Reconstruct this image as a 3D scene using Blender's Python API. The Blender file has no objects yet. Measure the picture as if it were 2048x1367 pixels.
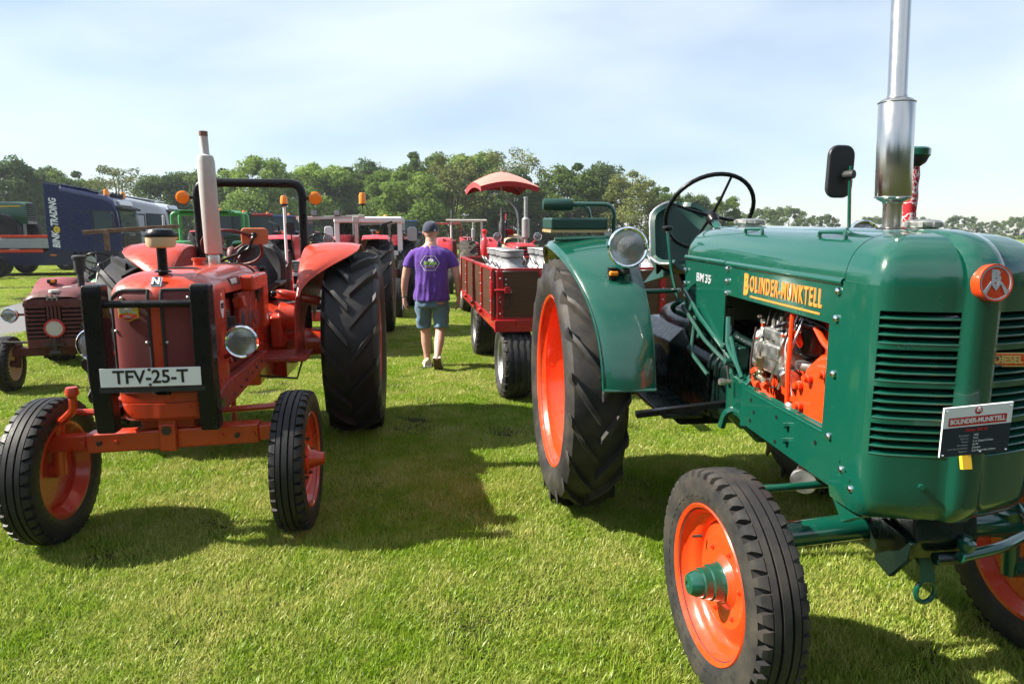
import bpy, bmesh, math, random
import numpy as np
from mathutils import Vector, Matrix, Euler

SC = bpy.context.scene
COL = SC.collection
PI = math.pi
R = math.radians
random.seed(7)

# ------------------------------------------------------------------ camera
CAM_H = 1.6
PITCH = math.atan((683.5 - 468) / 1365.0)
cam_d = bpy.data.cameras.new('camera')
cam_d.sensor_width = 36.0
cam_d.lens = 24.0
cam_d.clip_start = 0.05
cam_d.clip_end = 3000
cam = bpy.data.objects.new('camera', cam_d)
cam.location = (0, 0, CAM_H)
cam.rotation_euler = (PI / 2 - PITCH, 0, 0)
COL.objects.link(cam)
SC.camera = cam

# ------------------------------------------------------------------ sky and sun
TO_SUN = Vector((-1.0, -0.06, 0.90)).normalized()
SUN_EL = math.asin(TO_SUN.z)
SUN_AZ = math.atan2(TO_SUN.x, TO_SUN.y)
world = bpy.data.worlds.new('World')
SC.world = world
world.use_nodes = True
wn, wl = world.node_tree.nodes, world.node_tree.links
wn.clear()
w_out = wn.new('ShaderNodeOutputWorld')
w_bg = wn.new('ShaderNodeBackground')
w_bg.inputs['Strength'].default_value = 0.058
sky = wn.new('ShaderNodeTexSky')
sky.sky_type = 'NISHITA'
sky.sun_disc = False
sky.sun_elevation = SUN_EL
sky.sun_rotation = SUN_AZ
sky.air_density = 1.0
sky.dust_density = 0.5
sky.ozone_density = 2.0
# thin cirrus veil, laid out on the sky dome by direction
tc = wn.new('ShaderNodeTexCoord')
mp = wn.new('ShaderNodeMapping')
mp.inputs['Rotation'].default_value = (0.25, 0.35, 0.5)
mp.inputs['Scale'].default_value = (1.2, 3.0, 5.0)
mp.inputs['Location'].default_value = (3.1, 2.2, 0.7)
wl.new(tc.outputs['Generated'], mp.inputs['Vector'])
cn = wn.new('ShaderNodeTexNoise')
cn.inputs['Scale'].default_value = 0.9
cn.inputs['Detail'].default_value = 5
cn.inputs['Roughness'].default_value = 0.45
cn.inputs['Distortion'].default_value = 0.25
wl.new(mp.outputs['Vector'], cn.inputs['Vector'])
cr = wn.new('ShaderNodeValToRGB')
cr.color_ramp.elements[0].position = 0.33
cr.color_ramp.elements[0].color = (0.05, 0.05, 0.05, 1)
cr.color_ramp.elements[1].position = 0.60
cr.color_ramp.elements[1].color = (0.74, 0.74, 0.74, 1)
wl.new(cn.outputs['Fac'], cr.inputs['Fac'])
cmix = wn.new('ShaderNodeMixRGB')
cmix.inputs['Color2'].default_value = (6.6, 7.4, 8.2, 1)
wl.new(cr.outputs['Color'], cmix.inputs['Fac'])
wl.new(sky.outputs['Color'], cmix.inputs['Color1'])
wl.new(cmix.outputs['Color'], w_bg.inputs['Color'])
wl.new(w_bg.outputs['Background'], w_out.inputs['Surface'])

sun_d = bpy.data.lights.new('sun', 'SUN')
sun_d.energy = 5.0
sun_d.angle = R(0.53)
sun_d.color = (1.0, 0.93, 0.82)
sun = bpy.data.objects.new('sun', sun_d)
sun.rotation_euler = (-TO_SUN).to_track_quat('-Z', 'Y').to_euler()
sun.location = (0, 0, 30)
COL.objects.link(sun)

SC.view_settings.view_transform = 'Standard'
SC.view_settings.look = 'None'
SC.view_settings.exposure = 1.45
SC.view_settings.gamma = 1.0
SC.view_settings.use_curve_mapping = False
SC.cycles.use_denoising = True
SC.cycles.max_bounces = 8
SC.cycles.transparent_max_bounces = 12
SC.cycles.caustics_reflective = False
SC.cycles.caustics_refractive = False

# ------------------------------------------------------------------ materials
M = {}
def _nt(name):
    m = bpy.data.materials.new(name)
    m.use_nodes = True
    nt = m.node_tree
    b = nt.nodes['Principled BSDF']
    return m, nt, b
def _noise(nt, scale, detail=5, rough=0.55, coord='Object', vec=None):
    n = nt.nodes.new('ShaderNodeTexNoise')
    n.inputs['Scale'].default_value = scale
    n.inputs['Detail'].default_value = detail
    n.inputs['Roughness'].default_value = rough
    if vec is None:
        t = nt.nodes.new('ShaderNodeTexCoord')
        nt.links.new(t.outputs[coord], n.inputs['Vector'])
    else:
        nt.links.new(vec, n.inputs['Vector'])
    return n
def _ramp(nt, src, p0, p1, c0=(0, 0, 0, 1), c1=(1, 1, 1, 1)):
    r = nt.nodes.new('ShaderNodeValToRGB')
    r.color_ramp.elements[0].position = p0
    r.color_ramp.elements[1].position = p1
    r.color_ramp.elements[0].color = c0
    r.color_ramp.elements[1].color = c1
    nt.links.new(src, r.inputs['Fac'])
    return r
def _mix(nt, fac, c1, c2, mode='MIX'):
    m = nt.nodes.new('ShaderNodeMixRGB')
    m.blend_type = mode
    for s, v in ((m.inputs['Fac'], fac), (m.inputs['Color1'], c1), (m.inputs['Color2'], c2)):
        if hasattr(v, 'is_linked') or hasattr(v, 'links'):
            nt.links.new(v, s)
        elif isinstance(v, (int, float)):
            s.default_value = v
        else:
            s.default_value = (v[0], v[1], v[2], 1)
    return m.outputs['Color']
def _bump(nt, b, src, strength, dist):
    bp = nt.nodes.new('ShaderNodeBump')
    bp.inputs['Strength'].default_value = strength
    bp.inputs['Distance'].default_value = dist
    nt.links.new(src, bp.inputs['Height'])
    nt.links.new(bp.outputs['Normal'], b.inputs['Normal'])
def paint(name, col, rough=0.28, coat=0.5, dirt=0.12, dirtcol=(0.09, 0.07, 0.05), scale=6.0, metal=0.0, wear=0.0, wearcol=(0.12, 0.06, 0.03), spec=None):
    m, nt, b = _nt(name)
    n1 = _noise(nt, scale, 6)
    r1 = _ramp(nt, n1.outputs['Fac'], 0.45, 0.8, (0, 0, 0, 1), (dirt, dirt, dirt, 1))
    c = _mix(nt, r1.outputs['Color'], col, dirtcol)
    if wear > 0:
        n2 = _noise(nt, scale * 2.6, 8, 0.65)
        r2 = _ramp(nt, n2.outputs['Fac'], 0.68 - wear * 0.2, 0.72 - wear * 0.2)
        c = _mix(nt, r2.outputs['Color'], c, wearcol)
    nt.links.new(c, b.inputs['Base Color'])
    n3 = _noise(nt, scale * 4, 5)
    r3 = _ramp(nt, n3.outputs['Fac'], 0.3, 0.8, (rough * 0.75,) * 3 + (1,), (min(1, rough * 1.6 + dirt * 0.2),) * 3 + (1,))
    nt.links.new(r3.outputs['Color'], b.inputs['Roughness'])
    b.inputs['Metallic'].default_value = metal
    b.inputs['Coat Weight'].default_value = coat
    b.inputs['Coat Roughness'].default_value = 0.06 if rough < 0.4 else 0.25
    n4 = _noise(nt, 3.5, 3)
    _bump(nt, b, n4.outputs['Fac'], 0.16, 0.006)
    if spec is not None:
        b.inputs['Specular IOR Level'].default_value = spec
    M[name] = m
    return m
def metal(name, col, rough, var=0.1, scale=18):
    m, nt, b = _nt(name)
    b.inputs['Metallic'].default_value = 1
    n = _noise(nt, scale, 5)
    c = _mix(nt, n.outputs['Fac'], tuple(x * (1 - var) for x in col), tuple(min(1, x * (1 + var)) for x in col))
    nt.links.new(c, b.inputs['Base Color'])
    r = _ramp(nt, n.outputs['Fac'], 0.3, 0.75, (rough * 0.7,) * 3 + (1,), (rough * 1.4,) * 3 + (1,))
    nt.links.new(r.outputs['Color'], b.inputs['Roughness'])
    M[name] = m
    return m
def plain(name, col, rough=0.5, emit=0, alpha=None, trans=0, spec=None):
    m, nt, b = _nt(name)
    b.inputs['Base Color'].default_value = (*col, 1)
    b.inputs['Roughness'].default_value = rough
    if trans:
        b.inputs['Transmission Weight'].default_value = trans
    if spec is not None:
        b.inputs['Specular IOR Level'].default_value = spec
    M[name] = m
    return m
def rubber(name, col=(0.020, 0.020, 0.021), dust=(0.115, 0.095, 0.07), amt=0.5, rough=0.55):
    m, nt, b = _nt(name)
    n = _noise(nt, 7, 8, 0.62)
    r = _ramp(nt, n.outputs['Fac'], 0.42, 0.78, (0, 0, 0, 1), (amt,) * 3 + (1,))
    c = _mix(nt, r.outputs['Color'], col, dust)
    nt.links.new(c, b.inputs['Base Color'])
    n2 = _noise(nt, 60, 4)
    r2 = _ramp(nt, n2.outputs['Fac'], 0.3, 0.8, (rough * 0.8,) * 3 + (1,), (rough * 1.3,) * 3 + (1,))
    nt.links.new(r2.outputs['Color'], b.inputs['Roughness'])
    _bump(nt, b, n2.outputs['Fac'], 0.25, 0.002)
    b.inputs['Specular IOR Level'].default_value = 0.3
    M[name] = m

GREEN = (0.0024, 0.062, 0.038)
paint('green', GREEN, 0.20, 1.0, 0.03, (0.018, 0.055, 0.036), scale=5)
paint('green_dirty', (0.008, 0.055, 0.038), 0.4, 0.25, 0.35, (0.01, 0.012, 0.01))
paint('green_black', (0.003, 0.011, 0.009), 0.25, 0.35, 0.25, (0.012, 0.011, 0.009), spec=0.3)
paint('orange', (0.66, 0.050, 0.008), 0.25, 0.5, 0.08, (0.25, 0.05, 0.02))
paint('nred', (0.43, 0.033, 0.006), 0.30, 0.45, 0.35, (0.24, 0.035, 0.02))
paint('nred_dull', (0.27, 0.020, 0.009), 0.5, 0.1, 0.5, (0.05, 0.022, 0.015))
paint('maroon', (0.085, 0.010, 0.009), 0.55, 0.1, 0.5, (0.10, 0.05, 0.04), wear=0.2, wearcol=(0.07, 0.03, 0.022))
paint('ihred', (0.50, 0.022, 0.030), 0.3, 0.5, 0.15, (0.2, 0.04, 0.04))
paint('farmred', (0.50, 0.018, 0.026), 0.3, 0.5, 0.1, (0.2, 0.04, 0.04))
paint('oldred', (0.22, 0.030, 0.035), 0.5, 0.15, 0.4, (0.18, 0.09, 0.09))
paint('trailer_red', (0.38, 0.010, 0.014), 0.3, 0.4, 0.15, (0.1, 0.02, 0.02))
paint('truck_blue', (0.006, 0.014, 0.085), 0.25, 0.6, 0.05)
paint('truck_blue_dark', (0.006, 0.010, 0.05), 0.35, 0.4, 0.1)
paint('silver', (0.55, 0.58, 0.63), 0.3, 0.5, 0.1, (0.3, 0.3, 0.3))
paint('white_paint', (0.72, 0.73, 0.74), 0.35, 0.3, 0.12, (0.35, 0.32, 0.28))
paint('grey_white', (0.50, 0.48, 0.44), 0.55, 0.1, 0.35, (0.2, 0.17, 0.13))
paint('pipe_white', (0.43, 0.425, 0.41), 0.45, 0.1, 0.35, (0.24, 0.21, 0.17), wear=0.05, wearcol=(0.08, 0.04, 0.02))
paint('black_paint', (0.006, 0.006, 0.007), 0.3, 0.06, 0.08, (0.04, 0.035, 0.03), spec=0.22)
paint('black_dull', (0.016, 0.016, 0.017), 0.6, 0.0, 0.35, (0.05, 0.045, 0.04))
paint('lime_green', (0.05, 0.27, 0.075), 0.4, 0.3, 0.15, (0.05, 0.12, 0.05))
paint('jd_green', (0.012, 0.075, 0.03), 0.35, 0.4, 0.2, (0.02, 0.03, 0.02))
paint('yellow', (0.70, 0.42, 0.02), 0.4, 0.3, 0.1)
paint('cream', (0.62, 0.44, 0.27), 0.5, 0.1, 0.25, (0.3, 0.2, 0.1))
paint('rust', (0.13, 0.055, 0.028), 0.8, 0.0, 0.6, (0.30, 0.24, 0.18), scale=14)
paint('greasy', (0.018, 0.013, 0.010), 0.45, 0.1, 0.5, (0.07, 0.03, 0.02), scale=14)
paint('case_red', (0.30, 0.018, 0.025), 0.35, 0.4, 0.1)
paint('ford_blue', (0.018, 0.055, 0.20), 0.35, 0.4, 0.1)
paint('alu', (0.42, 0.42, 0.42), 0.45, 0.0, 0.3, (0.2, 0.19, 0.17), metal=0.7)
paint('can_metal', (0.30, 0.305, 0.31), 0.42, 0.0, 0.3, (0.25, 0.25, 0.25), metal=0.45)
metal('chrome', (0.88, 0.89, 0.90), 0.07, 0.03)
metal('steel', (0.56, 0.545, 0.52), 0.24, 0.12, 9)
metal('reflector', (0.92, 0.93, 0.94), 0.22, 0.03)
metal('cast_grey', (0.50, 0.49, 0.46), 0.42, 0.2, 24)
metal('galv', (0.45, 0.46, 0.47), 0.42, 0.15, 24)
metal('bronze', (0.42, 0.34, 0.24), 0.3, 0.25, 14)
rubber('rubber')
rubber('rubber_dark', (0.013, 0.013, 0.014), (0.06, 0.05, 0.04), 0.25, 0.5)
rubber('rubber_dusty', (0.03, 0.028, 0.026), (0.17, 0.14, 0.10), 0.6, 0.75)
plain('vinyl_green', (0.007, 0.042, 0.031), 0.42)
plain('vinyl_black', (0.014, 0.014, 0.016), 0.42)
plain('foam_orange', (0.42, 0.13, 0.055), 0.85)
plain('matt_black', (0.006, 0.006, 0.006), 0.9, spec=0.1)
plain('amber', (0.85, 0.24, 0.015), 0.2)
plain('lamp_red', (0.45, 0.02, 0.01), 0.2)
plain('plate_white', (0.75, 0.76, 0.77), 0.35)
plain('letter_black', (0.01, 0.01, 0.01), 0.5)
plain('letter_white', (0.8, 0.8, 0.8), 0.4)
plain('letter_orange', (0.70, 0.215, 0.03), 0.4)
plain('letter_gold', (0.55, 0.42, 0.13), 0.4)
plain('letter_grey', (0.33, 0.35, 0.37), 0.35)
plain('sign_navy', (0.016, 0.024, 0.045), 0.35)
plain('sign_red', (0.45, 0.02, 0.02), 0.4)
plain('badge_yellow', (0.75, 0.52, 0.03), 0.35)
plain('cab_glass', (0.06, 0.085, 0.10), 0.04, spec=0.8)
plain('logo_green', (0.30, 0.62, 0.04), 0.7)
def lens(name, tint=(1, 1, 1), ribs=40):
    m, nt, b = _nt(name)
    b.inputs['Base Color'].default_value = (*tint, 1)
    b.inputs['Roughness'].default_value = 0.08
    b.inputs['Transmission Weight'].default_value = 0.85
    b.inputs['IOR'].default_value = 1.2
    b.inputs['Coat Weight'].default_value = 1.0
    b.inputs['Coat Roughness'].default_value = 0.02
    w = nt.nodes.new('ShaderNodeTexWave')
    w.inputs['Scale'].default_value = ribs
    t = nt.nodes.new('ShaderNodeTexCoord')
    w.bands_direction = 'Y'
    nt.links.new(t.outputs['Object'], w.inputs['Vector'])
    _bump(nt, b, w.outputs['Fac'], 0.6, 0.004)
    M[name] = m
lens('lens', (0.93, 0.95, 0.96), 36)
def thin_glass(name, tint=(0.75, 0.85, 0.88), fac=0.25):
    m, nt, b = _nt(name)
    tr = nt.nodes.new('ShaderNodeBsdfTransparent')
    tr.inputs['Color'].default_value = (*tint, 1)
    gl = nt.nodes.new('ShaderNodeBsdfGlossy')
    gl.inputs['Roughness'].default_value = 0.02
    mx = nt.nodes.new('ShaderNodeMixShader')
    mx.inputs['Fac'].default_value = fac
    nt.links.new(tr.outputs[0], mx.inputs[1])
    nt.links.new(gl.outputs[0], mx.inputs[2])
    nt.links.new(mx.outputs[0], nt.nodes['Material Output'].inputs['Surface'])
    M[name] = m
thin_glass('window_glass', (0.42, 0.48, 0.50), 0.28)
def wood(name, c1, c2):
    m, nt, b = _nt(name)
    t = nt.nodes.new('ShaderNodeTexCoord')
    mpn = nt.nodes.new('ShaderNodeMapping')
    mpn.inputs['Scale'].default_value = (2.5, 2.5, 45)
    nt.links.new(t.outputs['Object'], mpn.inputs['Vector'])
    n = _noise(nt, 1.5, 7, 0.6, vec=mpn.outputs['Vector'])
    oi = nt.nodes.new('ShaderNodeObjectInfo')
    c = _mix(nt, n.outputs['Fac'], c1, c2)
    hs = nt.nodes.new('ShaderNodeHueSaturation')
    mr = nt.nodes.new('ShaderNodeMapRange')
    mr.inputs['To Min'].default_value = 0.7
    mr.inputs['To Max'].default_value = 1.25
    nt.links.new(oi.outputs['Random'], mr.inputs['Value'])
    nt.links.new(mr.outputs['Result'], hs.inputs['Value'])
    nt.links.new(c, hs.inputs['Color'])
    nt.links.new(hs.outputs['Color'], b.inputs['Base Color'])
    b.inputs['Roughness'].default_value = 0.4
    _bump(nt, b, n.outputs['Fac'], 0.2, 0.003)
    M[name] = m
wood('wood_dark', (0.026, 0.010, 0.005), (0.11, 0.046, 0.018))
wood('wood_pale', (0.42, 0.26, 0.12), (0.58, 0.40, 0.20))
def cloth(name, col, var=0.15, rough=0.9, scale=30, fade=None):
    m, nt, b = _nt(name)
    n = _noise(nt, scale, 6)
    c = _mix(nt, n.outputs['Fac'], tuple(x * (1 - var) for x in col), tuple(x * (1 + var) for x in col))
    if fade:
        n2 = _noise(nt, 5, 4)
        r2 = _ramp(nt, n2.outputs['Fac'], 0.4, 0.65)
        c = _mix(nt, r2.outputs['Color'], c, fade)
    nt.links.new(c, b.inputs['Base Color'])
    b.inputs['Roughness'].default_value = rough
    b.inputs['Sheen Weight'].default_value = 0.15
    n3 = _noise(nt, 9, 4)
    _bump(nt, b, n3.outputs['Fac'], 0.5, 0.03)
    M[name] = m
cloth('shirt_purple', (0.082, 0.026, 0.235))
cloth('denim', (0.060, 0.125, 0.200), 0.3, fade=(0.115, 0.205, 0.290))
cloth('cap_navy', (0.022, 0.030, 0.055))
cloth('shoe', (0.40, 0.34, 0.25))
cloth('sole', (0.10, 0.045, 0.02))
cloth('umbrella_red', (0.58, 0.17, 0.135), 0.08)
cloth('umbrella_red_in_shade', (0.36, 0.015, 0.02), 0.08)  # lining red; also the valance, whose shade is put into this colour
cloth('shirt_blue', (0.22, 0.30, 0.42))
cloth('trousers_dark', (0.03, 0.035, 0.05))
def skin_mat():
    m, nt, b = _nt('skin')
    n = _noise(nt, 14, 5)
    c = _mix(nt, n.outputs['Fac'], (0.40, 0.215, 0.155), (0.50, 0.28, 0.205))
    nt.links.new(c, b.inputs['Base Color'])
    b.inputs['Roughness'].default_value = 0.5
    b.inputs['Subsurface Weight'].default_value = 0.15
    b.inputs['Subsurface Radius'].default_value = (0.02, 0.008, 0.005)
    M['skin'] = m
skin_mat()
def bandana_mat():
    m, nt, b = _nt('bandana')
    v = nt.nodes.new('ShaderNodeTexVoronoi')
    v.inputs['Scale'].default_value = 26
    v.feature = 'DISTANCE_TO_EDGE'
    t = nt.nodes.new('ShaderNodeTexCoord')
    n = _noise(nt, 16, 3)
    mx = _mix(nt, 0.12, t.outputs['Object'], n.outputs['Color'])
    nt.links.new(mx, v.inputs['Vector'])
    r = _ramp(nt, v.outputs['Distance'], 0.03, 0.07, (0.7, 0.66, 0.68, 1), (0.40, 0.012, 0.02, 1))
    nt.links.new(r.outputs['Color'], b.inputs['Base Color'])
    b.inputs['Roughness'].default_value = 0.9
    M['bandana'] = m
bandana_mat()
def mesh_grille(name, c1, c2, scale):
    m, nt, b = _nt(name)
    t = nt.nodes.new('ShaderNodeTexCoord')
    w1 = nt.nodes.new('ShaderNodeTexWave')
    w1.bands_direction = 'Z'
    w1.inputs['Scale'].default_value = scale
    w2 = nt.nodes.new('ShaderNodeTexWave')
    w2.bands_direction = 'Y'
    w2.inputs['Scale'].default_value = scale
    nt.links.new(t.outputs['Object'], w1.inputs['Vector'])
    nt.links.new(t.outputs['Object'], w2.inputs['Vector'])
    mm = nt.nodes.new('ShaderNodeMath')
    mm.operation = 'MULTIPLY'
    nt.links.new(w1.outputs['Fac'], mm.inputs[0])
    nt.links.new(w2.outputs['Fac'], mm.inputs[1])
    c = _mix(nt, mm.outputs[0], c1, c2)
    nt.links.new(c, b.inputs['Base Color'])
    b.inputs['Roughness'].default_value = 0.55
    _bump(nt, b, mm.outputs[0], 0.4, 0.002)
    M[name] = m
mesh_grille('grille_mesh_red', (0.17, 0.016, 0.016), (0.055, 0.006, 0.007), 60)

# ------------------------------------------------------------------ mesh builder
def basis(axis):
    a = Vector(axis).normalized()
    h = Vector((0, 0, 1)) if abs(a.z) < 0.9 else Vector((1, 0, 0))
    u = h.cross(a).normalized()
    return a, u, a.cross(u)
class MB:
    def __init__(s):
        s.v, s.f = [], []
    def add(s, vs, fs):
        o = len(s.v)
        s.v += [tuple(p) for p in vs]
        s.f += [tuple(i + o for i in f) for f in fs]
        return s
    def box(s, c, d, rot=None):
        hx, hy, hz = d[0] / 2, d[1] / 2, d[2] / 2
        vs = [Vector((sx * hx, sy * hy, sz * hz)) for sx in (-1, 1) for sy in (-1, 1) for sz in (-1, 1)]
        if rot is not None:
            q = Euler(rot).to_matrix() if not isinstance(rot, Matrix) else rot
            vs = [q @ p for p in vs]
        vs = [p + Vector(c) for p in vs]
        return s.add(vs, [(0, 1, 3, 2), (4, 6, 7, 5), (0, 4, 5, 1), (2, 3, 7, 6), (0, 2, 6, 4), (1, 5, 7, 3)])
    def bx(s, x0, x1, y0, y1, z0, z1):
        return s.box(((x0 + x1) / 2, (y0 + y1) / 2, (z0 + z1) / 2), (x1 - x0, y1 - y0, z1 - z0))
    def bar(s, p0, p1, w, h, up=(0, 0, 1)):
        p0, p1 = Vector(p0), Vector(p1)
        d = (p1 - p0).normalized()
        sd = d.cross(Vector(up)).normalized()
        u = sd.cross(d)
        vs = [p + sd * (a * w / 2) + u * (b * h / 2) for p in (p0, p1) for a, b in ((-1, -1), (1, -1), (1, 1), (-1, 1))]
        return s.add(vs, [(3, 2, 1, 0), (4, 5, 6, 7), (0, 1, 5, 4), (1, 2, 6, 5), (2, 3, 7, 6), (3, 0, 4, 7)])
    def cyl(s, p0, p1, r0, r1=None, n=16, cap=True):
        r1 = r0 if r1 is None else r1
        p0, p1 = Vector(p0), Vector(p1)
        a, u, w = basis(p1 - p0)
        vs = []
        for p, r in ((p0, r0), (p1, r1)):
            for k in range(n):
                t = 2 * PI * k / n
                vs.append(p + u * (r * math.cos(t)) + w * (r * math.sin(t)))
        fs = [(k, (k + 1) % n, n + (k + 1) % n, n + k) for k in range(n)]
        if cap:
            fs += [tuple(range(n - 1, -1, -1)), tuple(range(n, 2 * n))]
        return s.add(vs, fs)
    def tube(s, pts, r, n=10, closed=False, cap=True):
        P = [Vector(p) for p in pts]
        m = len(P)
        rs = r if isinstance(r, (list, tuple)) else [r] * m
        tang = []
        for i in range(m):
            if closed:
                d = P[(i + 1) % m] - P[i - 1]
            else:
                d = P[min(i + 1, m - 1)] - P[max(i - 1, 0)]
            tang.append(d.normalized())
        a, u, w = basis(tang[0])
        vs = []
        for i in range(m):
            u = (u - tang[i] * u.dot(tang[i])).normalized()
            w = tang[i].cross(u)
            for k in range(n):
                t = 2 * PI * k / n
                vs.append(P[i] + u * (rs[i] * math.cos(t)) + w * (rs[i] * math.sin(t)))
        fs = []
        for i in range(m if closed else m - 1):
            j = (i + 1) % m
            for k in range(n):
                k2 = (k + 1) % n
                fs.append((i * n + k, i * n + k2, j * n + k2, j * n + k))
        if cap and not closed:
            fs += [tuple(range(n - 1, -1, -1)), tuple((m - 1) * n + k for k in range(n))]
        return s.add(vs, fs)
    def lathe(s, prof, o, axis, n=32, a0=0, a1=2 * PI, u0=None):
        a, u, w = basis(axis)
        if u0 is not None:
            u = Vector(u0); w = a.cross(u)
        o = Vector(o)
        full = abs(a1 - a0 - 2 * PI) < 1e-6
        m = n if full else n + 1
        vs = []
        for k in range(m):
            t = a0 + (a1 - a0) * k / n
            d = u * math.cos(t) + w * math.sin(t)
            for r, h in prof:
                vs.append(o + a * h + d * r)
        q = len(prof)
        fs = []
        for k in range(n):
            k2 = (k + 1) % m
            for i in range(q - 1):
                fs.append((k * q + i, k2 * q + i, k2 * q + i + 1, k * q + i + 1))
        return s.add(vs, fs)
    def prism(s, poly, o, u, v, w):
        o, u, v, w = Vector(o), Vector(u), Vector(v), Vector(w)
        n = len(poly)
        vs = [o + u * a + v * b for a, b in poly]
        vs += [p + w for p in vs]
        fs = [tuple(range(n - 1, -1, -1)), tuple(range(n, 2 * n))]
        fs += [(k, (k + 1) % n, n + (k + 1) % n, n + k) for k in range(n)]
        return s.add(vs, fs)
    def pxz(s, poly, y0, y1):
        return s.prism(poly, (0, y0, 0), (1, 0, 0), (0, 0, 1), (0, y1 - y0, 0))
    def loft(s, rings, cap=True, closed=True):
        n = len(rings[0])
        vs = [p for r in rings for p in r]
        fs = []
        for i in range(len(rings) - 1):
            for k in range(n if closed else n - 1):
                k2 = (k + 1) % n
                fs.append((i * n + k, i * n + k2, (i + 1) * n + k2, (i + 1) * n + k))
        if cap:
            fs += [tuple(range(n - 1, -1, -1)), tuple((len(rings) - 1) * n + k for k in range(n))]
        return s.add(vs, fs)
    def grid(s, G, skip=None):
        m, n = len(G), len(G[0])
        vs = [p for r in G for p in r]
        fs = [(i * n + k, i * n + k + 1, (i + 1) * n + k + 1, (i + 1) * n + k)
              for i in range(m - 1) for k in range(n - 1) if not (skip and skip(i, k))]
        return s.add(vs, fs)
    def sphere(s, c, r, n=16, m=10, z0=-1, z1=1):
        c = Vector(c)
        rr = (r, r, r) if isinstance(r, (int, float)) else r
        G = []
        for i in range(m + 1):
            ph = math.asin(z0) + (math.asin(z1) - math.asin(z0)) * i / m
            G.append([c + Vector((rr[0] * math.cos(ph) * math.cos(2 * PI * k / n), rr[1] * math.cos(ph) * math.sin(2 * PI * k / n), rr[2] * math.sin(ph))) for k in range(n)])
        return s.loft(G, cap=True)
    def mirror_y(s):
        n = len(s.v)
        s.v += [(x, -y, z) for x, y, z in s.v]
        s.f += [tuple(i + n for i in reversed(f)) for f in s.f]
        return s
    def mesh(s, name, mat, bevel=0, seg=2, ang=38, weld=False, xf=None, solid=0):
        me = bpy.data.meshes.new(name)
        vs = [xf(p) for p in s.v] if xf else s.v
        me.from_pydata(vs, [], s.f)
        bm = bmesh.new()
        bm.from_mesh(me)
        if weld:
            bmesh.ops.remove_doubles(bm, verts=bm.verts, dist=1e-5)
        bmesh.ops.recalc_face_normals(bm, faces=bm.faces)
        if solid:
            bmesh.ops.solidify(bm, geom=list(bm.faces), thickness=solid)
            bmesh.ops.recalc_face_normals(bm, faces=bm.faces)
        if bevel:
            es = [e for e in bm.edges if len(e.link_faces) == 2 and e.calc_face_angle(0) > R(30)]
            bmesh.ops.bevel(bm, geom=es, offset=bevel, segments=seg, affect='EDGES', profile=0.5, clamp_overlap=True)
        bm.to_mesh(me)
        bm.free()
        me.materials.append(M[mat] if isinstance(mat, str) else mat)
        me.polygons.foreach_set('use_smooth', [True] * len(me.polygons))
        me.set_sharp_from_angle(angle=R(ang))
        if bevel:                        # face-weighted normals keep the flats flat beside the rounded edges
            me.update()
            nv_, nf_ = len(me.vertices), len(me.polygons)
            fn, fa_ = np.empty(nf_ * 3), np.empty(nf_)
            me.polygons.foreach_get('normal', fn)
            me.polygons.foreach_get('area', fa_)
            fn = fn.reshape(-1, 3)
            cnt = np.empty(nf_, dtype=np.int64)
            me.polygons.foreach_get('loop_total', cnt)
            li = np.empty(len(me.loops), dtype=np.int64)
            me.loops.foreach_get('vertex_index', li)
            acc = np.zeros((nv_, 3))
            np.add.at(acc, li, np.repeat(fn * (fa_ ** 2)[:, None], cnt, axis=0))
            ln = np.linalg.norm(acc, axis=1)
            ok = ln > 1e-20
            acc[ok] /= ln[ok][:, None]
            acc[~ok] = (0, 0, 1)
            me.normals_split_custom_set_from_vertices(acc.tolist())
        return me
    def build(s, name, mat, parent=None, loc=None, rot=None, **kw):
        if XF[0] is not None and 'xf' not in kw:
            kw['xf'] = XF[0]
        return ob(name, s.mesh(name, mat, **kw), parent, loc, rot)
XF = [None]
def ob(name, me, parent=None, loc=None, rot=None):
    o = bpy.data.objects.new(name, me)
    COL.objects.link(o)
    o.parent = parent
    if loc is not None:
        o.location = loc
    if rot is not None:
        o.rotation_euler = rot
    return o
def tag(o, label=None, cat=None, group=None, kind=None):
    if label: o['label'] = label
    if cat: o['category'] = cat
    if group: o['group'] = group
    if kind: o['kind'] = kind
    return o
def thing(name, label, cat, loc=(0, 0, 0), rz=0, group=None):
    return tag(ob(name, None, None, loc, (0, 0, rz)), label, cat, group)
def copy_tree(o, parent=None):
    c = o.copy()
    COL.objects.link(c)
    c.parent = parent
    for ch in list(o.children):
        copy_tree(ch, c)
    return c
def face_rz(a):
    """turn of a thing whose front is local +x and which faces the camera with its heading a degrees to the right"""
    return R(a) - PI / 2
def text(body, size, mat, parent, o, u, v, name='lettering', ext=0.0015, sx=1.0, off=0.0, align='CENTER', shear=0.0, xf=True, space=1.0):
    cu = bpy.data.curves.new(name, 'FONT')
    cu.body = body
    cu.size = size
    cu.align_x = align
    cu.align_y = 'CENTER'
    cu.extrude = ext
    cu.offset = off
    cu.space_character = space
    cu.shear = shear
    cu.resolution_u = 3
    t = bpy.data.objects.new(name, cu)
    COL.objects.link(t)
    dg = bpy.context.evaluated_depsgraph_get()
    me = bpy.data.meshes.new_from_object(t.evaluated_get(dg))
    bpy.data.objects.remove(t)
    bpy.data.curves.remove(cu)
    u, v = Vector(u).normalized(), Vector(v).normalized()
    w = u.cross(v)
    o = Vector(o)
    for p in me.vertices:
        q = o + u * (p.co.x * sx) + v * p.co.y + w * p.co.z
        p.co = Vector(XF[0](q)) if (xf and XF[0]) else q
    me.materials.clear()
    me.materials.append(M[mat])
    return ob(name, me, parent)
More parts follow.
